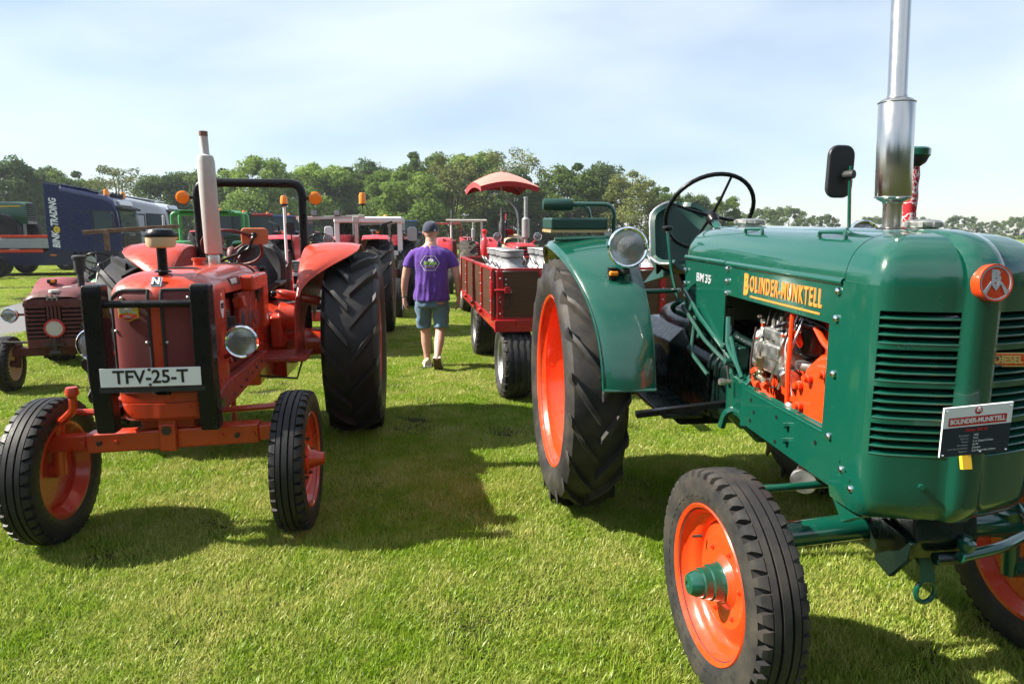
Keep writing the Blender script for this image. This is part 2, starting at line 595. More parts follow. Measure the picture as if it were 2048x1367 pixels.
def arc(c, u, v, r, a0, a1, n):
    c, u, v = Vector(c), Vector(u), Vector(v)
    return [c + u * (r * math.cos(a0 + (a1 - a0) * k / n)) + v * (r * math.sin(a0 + (a1 - a0) * k / n)) for k in range(n + 1)]
def bend(pts, rad, n=5):
    """polyline with rounded corners"""
    P = [Vector(p) for p in pts]
    out = [P[0]]
    for i in range(1, len(P) - 1):
        a, b, c = P[i - 1], P[i], P[i + 1]
        d1, d2 = (a - b), (c - b)
        r = min(rad, d1.length * 0.49, d2.length * 0.49)
        q0, q1 = b + d1.normalized() * r, b + d2.normalized() * r
        for k in range(n + 1):
            t = k / n
            out.append(q0.lerp(b, t).lerp(b.lerp(q1, t), t))
    out.append(P[-1])
    return out
def rrect(w, h, r, n=4):
    out = []
    for cx, cy, a in ((w / 2 - r, h / 2 - r, 0), (-w / 2 + r, h / 2 - r, PI / 2), (-w / 2 + r, -h / 2 + r, PI), (w / 2 - r, -h / 2 + r, 1.5 * PI)):
        for k in range(n + 1):
            t = a + PI / 2 * k / n
            out.append((cx + r * math.cos(t), cy + r * math.sin(t)))
    return out
# ------------------------------------------------------------------ ground, path, grass
def ground_mat():
    m, nt, b = _nt('meadow')
    g = nt.nodes.new('ShaderNodeNewGeometry')
    n1 = _noise(nt, 0.55, 6, 0.6, vec=g.outputs['Position'])
    n2 = _noise(nt, 9, 6, 0.7, vec=g.outputs['Position'])
    r1 = _ramp(nt, n1.outputs['Fac'], 0.35, 0.68)
    c1 = _mix(nt, r1.outputs['Color'], (0.095, 0.160, 0.020), (0.170, 0.205, 0.045))
    r2 = _ramp(nt, n2.outputs['Fac'], 0.4, 0.75)
    c2 = _mix(nt, r2.outputs['Color'], c1, (0.120, 0.175, 0.026))
    # thatch and soil show between the modelled blades; further out the sheet itself is the grass
    sp_ = nt.nodes.new('ShaderNodeSeparateXYZ')
    nt.links.new(g.outputs['Position'], sp_.inputs[0])
    mr = nt.nodes.new('ShaderNodeMapRange')
    mr.inputs['From Min'].default_value = 24
    mr.inputs['From Max'].default_value = 46
    nt.links.new(sp_.outputs['Y'], mr.inputs['Value'])
    c0 = _mix(nt, r2.outputs['Color'], (0.030, 0.042, 0.008), (0.085, 0.080, 0.030))
    c2 = _mix(nt, mr.outputs['Result'], c0, c2)
    nt.links.new(c2, b.inputs['Base Color'])
    b.inputs['Roughness'].default_value = 1
    b.inputs['Specular IOR Level'].default_value = 0.1
    n3 = _noise(nt, 26, 4, 0.7, vec=g.outputs['Position'])
    _bump(nt, b, n3.outputs['Fac'], 0.9, 0.06)
    M['meadow'] = m
ground_mat()
def grass_mat():
    m, nt, b = _nt('grass_blades')
    g = nt.nodes.new('ShaderNodeNewGeometry')
    at = nt.nodes.new('ShaderNodeAttribute')
    at.attribute_name = 'tone'
    n1 = _noise(nt, 0.9, 6, 0.6, vec=g.outputs['Position'])
    n1b = _noise(nt, 4.5, 4, 0.6, vec=g.outputs['Position'])
    ad = nt.nodes.new('ShaderNodeMath')
    ad.operation = 'MULTIPLY_ADD'
    ad.inputs[1].default_value = 0.45
    nt.links.new(n1b.outputs['Fac'], ad.inputs[0])
    sc = nt.nodes.new('ShaderNodeMath')
    sc.operation = 'MULTIPLY'
    sc.inputs[1].default_value = 0.6
    nt.links.new(n1.outputs['Fac'], sc.inputs[0])
    nt.links.new(sc.outputs[0], ad.inputs[2])
    r1 = _ramp(nt, ad.outputs[0], 0.44, 0.63)
    fresh = _mix(nt, at.outputs['Fac'], (0.118, 0.228, 0.010), (0.310, 0.425, 0.032))
    dry = _mix(nt, at.outputs['Fac'], (0.225, 0.310, 0.030), (0.58, 0.54, 0.190))
    c = _mix(nt, r1.outputs['Color'], fresh, dry)
    df = nt.nodes.new('ShaderNodeBsdfDiffuse')
    tl = nt.nodes.new('ShaderNodeBsdfTranslucent')
    gl = nt.nodes.new('ShaderNodeBsdfGlossy')
    gl.inputs['Roughness'].default_value = 0.35
    gl.inputs['Color'].default_value = (0.9, 0.95, 0.8, 1)
    nt.links.new(c, df.inputs['Color'])
    nt.links.new(c, tl.inputs['Color'])
    mx = nt.nodes.new('ShaderNodeMixShader')
    mx.inputs['Fac'].default_value = 0.45
    nt.links.new(df.outputs[0], mx.inputs[1])
    nt.links.new(tl.outputs[0], mx.inputs[2])
    m2 = nt.nodes.new('ShaderNodeMixShader')
    m2.inputs['Fac'].default_value = 0.015
    nt.links.new(mx.outputs[0], m2.inputs[1])
    nt.links.new(gl.outputs[0], m2.inputs[2])
    nt.links.new(m2.outputs[0], nt.nodes['Material Output'].inputs['Surface'])
    M['grass_blades'] = m
grass_mat()
def asphalt_mat():
    m, nt, b = _nt('asphalt')
    g = nt.nodes.new('ShaderNodeNewGeometry')
    n1 = _noise(nt, 90, 4, 0.7, vec=g.outputs['Position'])
    n2 = _noise(nt, 0.8, 5, vec=g.outputs['Position'])
    c = _mix(nt, n1.outputs['Fac'], (0.075, 0.075, 0.078), (0.15, 0.15, 0.152))
    c = _mix(nt, n2.outputs['Fac'], c, (0.12, 0.118, 0.115))
    nt.links.new(c, b.inputs['Base Color'])
    b.inputs['Roughness'].default_value = 0.85
    _bump(nt, b, n1.outputs['Fac'], 0.4, 0.008)
    M['asphalt'] = m
asphalt_mat()

mb = MB()
S = 1500
xs = [-S, -300, -100, -40, -15, 0, 15, 40, 100, 300, S]
ys = [-300, -60, -10, 0, 10, 25, 50, 100, 200, 500, S]
mb.grid([[(x, y, 0) for x in xs] for y in ys])
tag(mb.build('ground', 'meadow'), 'mown meadow the tractors stand on', None, None, 'structure')

# asphalt path crossing behind the dark red tractor on the left
mb = MB()
pa, pb = Vector((-4.2, -1.55, 0.005)), Vector((-13.3, 22.8, 0.005))
dv = (pb - pa).normalized()
nv = Vector((-dv.y, dv.x, 0))
N = 60
rows = []
random.seed(3)
for k in range(N + 1):
    p = pa.lerp(pb, k / N)
    rows.append([p - nv * (0.8 + random.uniform(-.04, .04)), p, p + nv * (0.8 + random.uniform(-.04, .04))])
mb.grid(rows)
tag(mb.build('path', 'asphalt'), 'grey asphalt path', None, None, 'structure')

def blade_patch(name, seed, size, n, lmin, lmax, wid):
    rng = np.random.default_rng(seed)
    px = rng.uniform(-size / 2, size / 2, n)
    py = rng.uniform(-size / 2, size / 2, n)
    # tufts: pull part of the blades towards random tuft centres
    tc_ = rng.uniform(-size / 2, size / 2, (26, 2))
    idx = rng.integers(0, 26, n)
    pull = rng.uniform(0, .55, n) * (rng.random(n) < .6)
    px += (tc_[idx, 0] - px) * pull
    py += (tc_[idx, 1] - py) * pull
    L = rng.uniform(lmin, lmax, n) * rng.uniform(.6, 1.0, n)
    az = rng.uniform(0, 2 * PI, n)
    lean = rng.uniform(.1, 1.0, n)
    flat = rng.random(n) < .18
    lean[flat] = rng.uniform(1.2, 2.2, flat.sum())
    w = wid * rng.uniform(.6, 1.3, n)
    tw = az + PI / 2 + rng.uniform(-.6, .6, n)
    wx, wy = np.cos(tw) * w / 2, np.sin(tw) * w / 2
    dx, dy = np.cos(az), np.sin(az)
    h = L / np.sqrt(1 + lean ** 2)
    V = np.zeros((n, 5, 3))
    for j, (t, ww) in enumerate(((0, 1), (0, -1), (.55, .85), (.55, -.85), (1, 0))):
        k = t ** 1.6
        V[:, j, 0] = px + dx * h * lean * k + wx * ww
        V[:, j, 1] = py + dy * h * lean * k + wy * ww
        V[:, j, 2] = h * (t if t < 1 else .95) - .004
    base = np.arange(n)[:, None] * 5
    tris = np.concatenate([base + np.array([[0, 1, 3]]), base + np.array([[0, 3, 2]]), base + np.array([[2, 3, 4]])], 1).reshape(-1, 3)
    me = bpy.data.meshes.new(name)
    me.vertices.add(n * 5)
    me.vertices.foreach_set('co', V.reshape(-1))
    me.loops.add(len(tris) * 3)
    me.loops.foreach_set('vertex_index', tris.reshape(-1))
    me.polygons.add(len(tris))
    me.polygons.foreach_set('loop_start', np.arange(0, len(tris) * 3, 3))
    me.polygons.foreach_set('loop_total', np.full(len(tris), 3))
    me.update()
    a = me.attributes.new('tone', 'FLOAT', 'POINT')
    tone = np.repeat(np.clip(rng.normal(.45, .36, n), 0, 1), 5)
    a.data.foreach_set('value', tone)
    me.materials.append(M['grass_blades'])
    return bpy.data.objects.new(name, me)

def make_grass():
    rng = np.random.default_rng(11)
    pts, scl, rot, idx = [], [], [], []
    def region(y0, y1, step, s0, var, hz):
        y = y0
        while y < y1:
            half = 0.80 * y + 1.2
            for x in np.arange(-half, half, step):
                xx, yy = x + rng.uniform(-.5, .5) * step, y + rng.uniform(-.5, .5) * step
                # keep the asphalt path clear
                q = Vector((xx, yy, 0)) - pa
                if abs(q.dot(nv)) < 0.8 + .1 * s0 and 0 < q.dot(dv) < (pb - pa).length:
                    continue
                pts.append((xx, yy, 0))
                s = s0 * rng.uniform(.85, 1.15)
                hh = hz * s * (0.7 + 0.5 * rng.random())
                scl.append((s, s, hh))
                rot.append((0, 0, rng.uniform(0, 2 * PI)))
                idx.append(int(rng.integers(0, var)))
            y += step
    region(1.1, 5.2, .22, 1.0, 4, .80)
    region(5.2, 10, .30, 1.15, 4, .62)
    region(10, 20, .52, 1.9, 4, .30)
    region(20, 46, 1.2, 4.0, 4, .17)
    me = bpy.data.meshes.new('grass')
    me.from_pydata(pts, [], [])
    for nm, ty, val, key in (('scl', 'FLOAT_VECTOR', scl, 'vector'), ('rot', 'FLOAT_VECTOR', rot, 'vector'), ('idx', 'INT', idx, 'value')):
        a = me.attributes.new(nm, ty, 'POINT')
        a.data.foreach_set(key, np.array(val, dtype=np.float32 if ty != 'INT' else np.int32).reshape(-1))
    o = bpy.data.objects.new('grass', me)
    COL.objects.link(o)
    tag(o, 'short mown lawn grass with dry yellow patches', 'grass', None, 'stuff')
    patches = [blade_patch('grass_patch', 20 + k, .42, 2100, .022, .070, .0038) for k in range(4)]
    ng = bpy.data.node_groups.new('grass_scatter', 'GeometryNodeTree')
    ng.interface.new_socket('Geometry', in_out='INPUT', socket_type='NodeSocketGeometry')
    ng.interface.new_socket('Geometry', in_out='OUTPUT', socket_type='NodeSocketGeometry')
    nn, ll = ng.nodes, ng.links
    gi, go = nn.new('NodeGroupInput'), nn.new('NodeGroupOutput')
    iop = nn.new('GeometryNodeInstanceOnPoints')
    jn = nn.new('GeometryNodeGeometryToInstance')
    for p in reversed(patches):
        oi = nn.new('GeometryNodeObjectInfo')
        oi.inputs['Object'].default_value = p
        ll.new(oi.outputs['Geometry'], jn.inputs[0])
    def attr(nm, ty):
        a = nn.new('GeometryNodeInputNamedAttribute')
        a.data_type = ty
        a.inputs['Name'].default_value = nm
        return a.outputs['Attribute']
    ll.new(gi.outputs[0], iop.inputs['Points'])
    ll.new(jn.outputs[0], iop.inputs['Instance'])
    iop.inputs['Pick Instance'].default_value = True
    ll.new(attr('idx', 'INT'), iop.inputs['Instance Index'])
    e2r = nn.new('FunctionNodeEulerToRotation')
    ll.new(attr('rot', 'FLOAT_VECTOR'), e2r.inputs[0])
    ll.new(e2r.outputs[0], iop.inputs['Rotation'])
    ll.new(attr('scl', 'FLOAT_VECTOR'), iop.inputs['Scale'])
    ll.new(iop.outputs[0], go.inputs[0])
    md = o.modifiers.new('scatter', 'NODES')
    md.node_group = ng
make_grass()

# ------------------------------------------------------------------ trees
def leaf_mat(name, dark, light, trans=(0.16, 0.26, 0.03)):
    m, nt, b = _nt(name)
    at = nt.nodes.new('ShaderNodeAttribute')
    at.attribute_name = 'tone'
    oi = nt.nodes.new('ShaderNodeObjectInfo')
    c = _mix(nt, at.outputs['Fac'], dark, light)
    hs = nt.nodes.new('ShaderNodeHueSaturation')
    mr = nt.nodes.new('ShaderNodeMapRange')
    mr.inputs['To Min'].default_value = 0.75
    mr.inputs['To Max'].default_value = 1.2
    nt.links.new(oi.outputs['Random'], mr.inputs['Value'])
    nt.links.new(mr.outputs['Result'], hs.inputs['Value'])
    nt.links.new(c, hs.inputs['Color'])
    df = nt.nodes.new('ShaderNodeBsdfDiffuse')
    tl = nt.nodes.new('ShaderNodeBsdfTranslucent')
    nt.links.new(hs.outputs['Color'], df.inputs['Color'])
    nt.links.new(hs.outputs['Color'], tl.inputs['Color'])
    mx = nt.nodes.new('ShaderNodeMixShader')
    mx.inputs['Fac'].default_value = 0.42
    nt.links.new(df.outputs[0], mx.inputs[1])
    nt.links.new(tl.outputs[0], mx.inputs[2])
    nt.links.new(mx.outputs[0], nt.nodes['Material Output'].inputs['Surface'])
    M[name] = m
leaf_mat('leaf_green', (0.058, 0.110, 0.024), (0.185, 0.262, 0.062))
leaf_mat('leaf_bright', (0.082, 0.145, 0.030), (0.235, 0.320, 0.078))
leaf_mat('leaf_dark', (0.042, 0.078, 0.027), (0.122, 0.178, 0.064))
leaf_mat('leaf_brown', (0.085, 0.105, 0.030), (0.215, 0.235, 0.080))
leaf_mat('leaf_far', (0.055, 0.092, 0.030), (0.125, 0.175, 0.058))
paint('bark', (0.075, 0.058, 0.042), 0.9, 0.0, 0.5, (0.03, 0.025, 0.02), scale=2)

def crown_mesh(name, mat, seed, nclump, per, leaf, wide, low, sparse=0.0):
    """crown of unit height and radius 'wide': leaf-sized quads on the shells of many clumps"""
    rng = np.random.default_rng(seed)
    C, RR = [], []
    k = 0
    while len(C) < nclump and k < 9000:
        k += 1
        z = rng.uniform(low, .93)
        t = (z - low) / (1 - low)
        prof = (math.sin(PI * min(1, t * .86 + .12)) ** .6) * wide
        a = rng.uniform(0, 2 * PI)
        rad = prof * math.sqrt(rng.uniform(.12, 1)) * .86
        p = np.array([rad * math.cos(a), rad * math.sin(a), z])
        r = rng.uniform(.065, .135) * (1 - .3 * t)
        C.append(p)
        RR.append(r)
    C, RR = np.array(C), np.array(RR)
    n = nclump * per
    ci = np.repeat(np.arange(nclump), per)
    d = rng.normal(size=(n, 3))
    d /= np.linalg.norm(d, axis=1)[:, None]
    rad = RR[ci] * (rng.uniform(.55, 1.12, n))
    P = C[ci] + d * rad[:, None] * np.array([1.15, 1.15, .85])
    P[:, 2] = np.maximum(P[:, 2], low * .6)
    nrm = d * .7 + rng.normal(size=(n, 3)) * .55 + np.array([0, 0, .25])
    nrm /= np.linalg.norm(nrm, axis=1)[:, None]
    h = rng.normal(size=(n, 3))
    u = np.cross(nrm, h)
    u /= np.linalg.norm(u, axis=1)[:, None]
    v = np.cross(nrm, u)
    s = leaf * rng.uniform(.55, 1.35, n)[:, None]
    q = np.stack([P + u * s, P + v * s * .62, P - u * s * .9, P - v * s * .62], 1)
    me = bpy.data.meshes.new(name)
    me.vertices.add(n * 4)
    me.vertices.foreach_set('co', q.reshape(-1))
    me.loops.add(n * 4)
    me.loops.foreach_set('vertex_index', np.arange(n * 4))
    me.polygons.add(n)
    me.polygons.foreach_set('loop_start', np.arange(0, n * 4, 4))
    me.polygons.foreach_set('loop_total', np.full(n, 4))
    me.update()
    a = me.attributes.new('tone', 'FLOAT', 'POINT')
    ct = rng.uniform(.1, .9, nclump)
    a.data.foreach_set('value', np.repeat(np.clip(ct[ci] + rng.normal(0, .2, n), 0, 1), 4))
    me.materials.append(M[mat])
    # trunk and limbs
    tb = MB()
    tb.tube([(0, 0, -.01), (.004, .003, .12), (-.006, .004, .35), (.004, -.006, .62)], [.030, .022, .017, .008], 9)
    for j in range(9):
        z = .10 + .05 * j
        c = C[rng.integers(0, nclump)]
        e = (c[0] * .85, c[1] * .85, max(c[2], z + .08))
        tb.tube([(0, 0, z), (e[0] * .4, e[1] * .4, z + (e[2] - z) * .55), e], [.010, .007, .003], 6)
    return me, tb.mesh(name + '_trunk', 'bark')
CROWNS = {
    'round': crown_mesh('crown', 'leaf_green', 1, 85, 212, 0.0160, .42, .06),
    'bright': crown_mesh('crown', 'leaf_bright', 2, 90, 212, 0.0160, .46, .05),
    'bright2': crown_mesh('crown', 'leaf_bright', 12, 90, 212, 0.0160, .40, .05),
    'dark': crown_mesh('crown', 'leaf_dark', 3, 85, 204, 0.0160, .42, .06),
    'dark2': crown_mesh('crown', 'leaf_dark', 13, 80, 204, 0.0160, .34, .10),
    'tall': crown_mesh('crown', 'leaf_green', 4, 85, 204, 0.0152, .34, .10),
    'brown': crown_mesh('crown', 'leaf_brown', 5, 70, 187, 0.0137, .40, .08),
    'thin': crown_mesh('crown', 'leaf_brown', 6, 46, 136, 0.0114, .46, .14),
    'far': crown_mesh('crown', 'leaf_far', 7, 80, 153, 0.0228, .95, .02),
}
def tree(px, ytop, dist, kind, wide, label, rz):
    X = (px - 1024) / 1365 * dist * .99
    H = (468 - ytop) / 1365 * dist + CAM_H
    H *= 1.06
    o = thing('broadleaf_tree', label, 'tree', (X, dist, 0), rz, 'trees along the edge of the field')
    o.scale = (H * wide, H * wide, H)
    cm, tm = CROWNS[kind]
    ob('trunk', tm, o)
    ob('crown', cm, o)
    return o
TREES = [
    # px, top y, distance, kind, width, label
    (-230, 300, 74, 'dark', 1.1, 'dark tree out at the far left, beyond the green harvester tractor'),
    (-110, 325, 72, 'round', 1.1, 'green tree at the far left edge beyond the trailer'),
    (30, 330, 74, 'dark', 1.05, 'dark broad tree at the left edge behind the green tractor hood'),
    (72, 352, 80, 'dark2', 1.1, 'dark tree showing just left of the blue truck'),
    (112, 342, 96, 'dark2', .8, 'narrow dark tree rising above the blue truck roof spoiler'),
    (150, 350, 92, 'round', 1.0, 'bright topped tree above the blue truck cab roof'),
    (195, 368, 96, 'dark', 1.0, 'low dark tree over the blue truck beacon lights'),
    (245, 343, 88, 'thin', 1.15, 'thin leafed pale tree behind the silver truck roof'),
    (330, 358, 86, 'dark', 1.05, 'round dark tree right of the silver truck'),
    (385, 352, 96, 'tall', 1.1, 'green tree behind the pale exhaust pipe of the orange tractor'),
    (440, 345, 94, 'round', 1.0, 'green tree left of the tall bright tree behind the roll bar'),
    (525, 322, 86, 'bright', 1.05, 'tall bright green tree above the black roll bar'),
    (575, 350, 98, 'dark', 1.1, 'darker tree just right of the tall tree above the roll bar'),
    (645, 335, 88, 'bright2', 1.1, 'bright tree above the amber indicator of the roll bar'),
    (700, 345, 92, 'round', 1.1, 'round green tree above the light bar of the red tractor'),
    (742, 334, 98, 'dark', 1.0, 'dark tree above the orange beacon on the light bar'),
    (775, 352, 84, 'tall', 1.0, 'dark green tree above the white cab'),
    (828, 350, 76, 'bright', 1.12, 'wide bright tree left of the walking man in the purple shirt'),
    (850, 316, 96, 'round', 1.0, 'tall tree behind the head of the man in the purple shirt'),
    (905, 326, 80, 'brown', 1.15, 'tall brownish tree right of the man in the purple shirt'),
    (955, 314, 92, 'bright2', 1.05, 'bright topped tree left of the red umbrella'),
    (1022, 312, 88, 'thin', 1.0, 'airy tall tree directly above the red umbrella'),
    (1015, 350, 82, 'dark', 1.15, 'dark tree behind the pole of the red umbrella'),
    (1085, 372, 90, 'dark', 1.1, 'dark tree behind the green padded armrest'),
    (1140, 338, 84, 'round', 1.15, 'round green tree right of the red umbrella'),
    (1200, 338, 88, 'dark', .95, 'dark green tree above the green passenger cushion'),
    (1262, 352, 80, 'brown', 1.15, 'olive brown tree above the round headlamp'),
    (1320, 380, 82, 'round', 1.05, 'lower green tree left of the large steering wheel'),
    (1385, 395, 92, 'dark', 1.1, 'dark tree seen through the large steering wheel'),
    (1445, 398, 96, 'round', 1.05, 'green tree seen under the right rim of the steering wheel'),
    (1520, 420, 150, 'far', .9, 'hazy tree just right of the steering wheel'),
    (1575, 418, 160, 'far', .95, 'hazy rounded tree between steering wheel and mirror arm'),
    (1640, 432, 170, 'far', .9, 'small hazy tree left of the mirror arm'),
    (1740, 436, 190, 'far', 1.0, 'hazy tree hidden behind the steel exhaust'),
    (1830, 436, 200, 'far', 1.0, 'hazy tree above the front filler cap'),
    (1920, 434, 210, 'far', 1.0, 'hazy round tree above the green bonnet nose'),
    (1975, 444, 215, 'far', 1.0, 'low hazy tree above the round red badge'),
    (2035, 436, 200, 'far', 1.05, 'hazy tree at the right edge of the field'),
    (2110, 434, 205, 'far', 1.05, 'hazy tree past the right edge of the field'),
    (2200, 434, 205, 'far', 1.05, 'hazy tree furthest right along the field'),
]
random.seed(5)
for t in TREES:
    tree(*t, random.uniform(0, 6.28))

# wood round the rest of the field, behind the viewer: it shows as the dark tree line mirrored in the green nose
def wood():
    rng = np.random.default_rng(77)
    src = CROWNS['round'][0]
    co = np.empty(len(src.vertices) * 3)
    src.vertices.foreach_get('co', co)
    quads = co.reshape(-1, 4, 3)
    V = []
    for k in range(34):
        a = R(-200 + 220 * k / 33) if False else R(188 + 164 * k / 33)
        d = rng.uniform(44, 60)
        H = rng.uniform(10, 14)
        pick = rng.random(len(quads)) < .28
        q = quads[pick].copy()
        c = q.mean(1, keepdims=True)
        q = c + (q - c) * 1.9
        t = rng.uniform(0, 6.28)
        x = q[..., 0] * math.cos(t) - q[..., 1] * math.sin(t)
        y = q[..., 0] * math.sin(t) + q[..., 1] * math.cos(t)
        V.append(np.stack([x * H * 1.15 + d * math.cos(a), y * H * 1.15 + d * math.sin(a), q[..., 2] * H], -1))
    V = np.concatenate(V)
    n = len(V)
    me = bpy.data.meshes.new('wood')
    me.vertices.add(n * 4)
    me.vertices.foreach_set('co', V.reshape(-1))
    me.loops.add(n * 4)
    me.loops.foreach_set('vertex_index', np.arange(n * 4))
    me.polygons.add(n)
    me.polygons.foreach_set('loop_start', np.arange(0, n * 4, 4))
    me.polygons.foreach_set('loop_total', np.full(n, 4))
    me.update()
    a = me.attributes.new('tone', 'FLOAT', 'POINT')
    a.data.foreach_set('value', np.repeat(rng.uniform(0, 1, n), 4))
    me.materials.append(M['leaf_green'])
    tag(ob('wood', me), 'belt of trees round the near side of the field', 'wood', None, 'stuff')
wood()
# ------------------------------------------------------------------ wheels (axis along y, outer face towards -y, centre at the origin)
_cache = {}
def cached(key, fn):
    if key not in _cache:
        _cache[key] = fn()
    return _cache[key]
def lug_tyre(Rr, w, rim, n, lug=0.04, mat='rubber', lw=0.05, sweep=0.30):
    mb = MB()
    c = Rr - lug
    prof = []
    half = [(rim - .012, .36 * w), (rim + .012, .40 * w), (rim + .25 * (c - rim), .475 * w), (rim + .5 * (c - rim), .50 * w),
            (rim + .75 * (c - rim), .485 * w), (c - .03, .45 * w), (c - .008, .40 * w), (c, .25 * w)]
    prof = half + [(c + .004, 0)] + [(r, -y) for r, y in reversed(half)]
    mb.lathe(prof, (0, 0, 0), (0, 1, 0), 72, u0=(0, 0, 1))
    st = [(.00, c - .004, .015), (.30, c - .006, .16), (.62, c - .012, .30), (.86, c - .03, .40), (1.0, c - .055, .455), (1.10, c - .10, .485)]
    for side in (-1, 1):
        for k in range(n):
            t0 = 2 * PI * (k + (.5 if side > 0 else 0)) / n
            rings = []
            for q, rb, yy in st:
                th = t0 + sweep * (1 - q)
                y = side * yy * w
                top = min(Rr, rb + lug + .006) if q < .95 else (Rr - .012 if q < 1.05 else rb + .012)
                top = top if q < .8 else top - (q - .8) * .02
                wb, wt = lw * (1.35 if q > .5 else 1.2), lw * .72
                ring = []
                for r, tw in ((rb - .01, -wb / 2), (top, -wt / 2), (top, wt / 2), (rb - .01, wb / 2)):
                    a = th + tw / r
                    ring.append((r * math.sin(a), y + (.004 * side if q > 1.05 and r > rb else 0), r * math.cos(a)))
                rings.append(ring)
            mb.loft(rings)
    return mb.mesh('tyre', mat, ang=30)
def rib_tyre(Rr, w, rim, n=44, mat='rubber', ribs=3):
    mb = MB()
    h = Rr - rim
    half = [(rim - .01, .36 * w), (rim + .012, .42 * w), (rim + .3 * h, .485 * w), (rim + .55 * h, .50 * w), (rim + .78 * h, .475 * w), (Rr - .030, .445 * w),
            (Rr - .026, .30 * w), (Rr - .020, .285 * w), (Rr - .020, .255 * w), (Rr - .002, .245 * w), (Rr - .001, .125 * w), (Rr - .018, .115 * w), (Rr - .018, .085 * w), (Rr, .075 * w)]
    prof = half + [(r, -y) for r, y in reversed(half)]
    mb.lathe(prof, (0, 0, 0), (0, 1, 0), 80, u0=(0, 0, 1))
    for side in (-1, 1):
        for k in range(n):
            t0 = 2 * PI * (k + (.5 if side > 0 else 0)) / n
            dt = 2 * PI / n
            rings = []
            for yy, r0, r1, f in ((.27, Rr - .03, Rr - .002, .92), (.36, Rr - .035, Rr - .004, .72), (.44, Rr - .045, Rr - .010, .58), (.485, Rr - .075, Rr - .036, .5), (.492, Rr - .095, Rr - .085, .46)):
                ring = []
                for r, a in ((r0, -f), (r1, -f * .92), (r1, f * .92), (r0, f)):
                    t = t0 + a * dt / 2 + (.485 - yy) * .35 * dt
                    ring.append((r * math.sin(t), side * yy * w, r * math.cos(t)))
                rings.append(ring)
            mb.loft(rings)
    return mb.mesh('tyre', mat, ang=30)
def dish_rim(rim, w, mat, depth=.15, hub=.17, bulge=0.0):
    """rim bowl open towards -y, disc 'depth' inside the lip"""
    mb = MB()
    y0 = -.40 * w
    p = [(rim + .006, y0 + .012), (rim + .014, y0), (rim + .008, y0 - .008), (rim - .004, y0), (rim - .016, y0 + .03),
         (rim - .030, y0 + .045), (rim - .034, y0 + depth * .55), (rim - .052, y0 + depth * .75), (rim - .058, y0 + depth * .95), (rim * .84, y0 + depth),
         (rim * .78, y0 + depth - .006 - bulge * .3), (rim * .60, y0 + depth - .02 - bulge), (hub * 1.25, y0 + depth - .012 - bulge), (hub, y0 + depth - .03 - bulge), (.0, y0 + depth - .03 - bulge)]
    back = [(rim + .006, y0 + .012), (rim - .01, y0 + .05), (rim - .03, .0), (rim - .012, .36 * w), (rim + .012, .40 * w), (rim - .012, .41 * w), (rim - .05, .1 * w), (rim * .8, y0 + depth + .014), (0, y0 + depth + .014)]
    mb.lathe(p, (0, 0, 0), (0, 1, 0), 56)
    mb.lathe(back, (0, 0, 0), (0, 1, 0), 56)
    return mb.mesh('rim', mat, ang=32)
def nut_mesh(mat, r=.014, l=.028):
    def f():
        mb = MB()
        mb.cyl((0, 0, 0), (0, -l * .6, 0), r, r * .95, 6)
        mb.cyl((0, -l * .6, 0), (0, -l, 0), r * .6, r * .55, 8)
        return mb.mesh('nut', mat)
    return cached(('nut', mat, r, l), f)
def wheel(parent, pos, side, tyre, rim, extras=(), steer=0, name='wheel'):
    """side -1: outer face to -y (the tractor's right), +1: to +y"""
    e = ob(name, None, parent, pos, (0, 0, (PI if side > 0 else 0) + steer))
    ty = ob('tyre', tyre, e)
    if side > 0:
        ty.rotation_euler = (0, 0, PI)      # keep the tread running the same way on both sides
    else:
        ty.rotation_euler = (0, random.uniform(0, 6), 0)
    ob('rim', rim, e)
    for nm, me, loc in extras:
        ob(nm, me, e, loc)
    return e
def ring_nuts(mat, y, r, n, size=.014, ln=.028, ph=0.2):
    me = nut_mesh(mat, size, ln)
    return [('nut', me, (r * math.cos(2 * PI * k / n + ph), y, r * math.sin(2 * PI * k / n + ph))) for k in range(n)]
def hub_mesh(key, prof, mat, n=28):
    return cached(('hub', key, mat), lambda: MB().lathe(prof, (0, 0, 0), (0, -1, 0), n).mesh('hub', mat))
# ------------------------------------------------------------------ shared fittings
def headlamp(parent, c, r, d=(1, 0, 0), depth=.1, shell='chrome', name='headlight', ring='chrome'):
    """round lamp facing along d, with a ring, a bowl and a ribbed lens"""
    c, d = Vector(c), Vector(d).normalized()
    mb = MB()
    mb.lathe([(0, -depth), (r * .45, -depth * .93), (r * .8, -depth * .62), (r * .97, -depth * .2), (r * .99, 0)], c, d, 28)
    l = mb.build(name, shell, parent)
    mb = MB()
    mb.lathe([(r * 1.0, -.012), (r * 1.06, -.006), (r * 1.06, .008), (r * .98, .016), (r * .90, .010), (r * .90, -.006)], c, d, 32)
    mb.build('ring', ring, l)
    mb = MB()
    mb.lathe([(r * .92, 0), (r * .7, -depth * .35), (r * .35, -depth * .6), (r * .12, -depth * .68), (0, -depth * .68)], c, d, 28)
    mb.build('reflector', 'reflector', l)
    mb = MB()
    mb.lathe([(0, .022), (r * .4, .019), (r * .7, .012), (r * .93, .002), (r * .93, -.002), (r * .7, .008), (r * .4, .015), (0, .018)], c, d, 28)
    mb.build('lens', 'lens', l)
    mb = MB()
    mb.sphere(c - d * (depth * .35), .018, 10, 6)
    mb.build('bulb', 'letter_white', l)
    return l
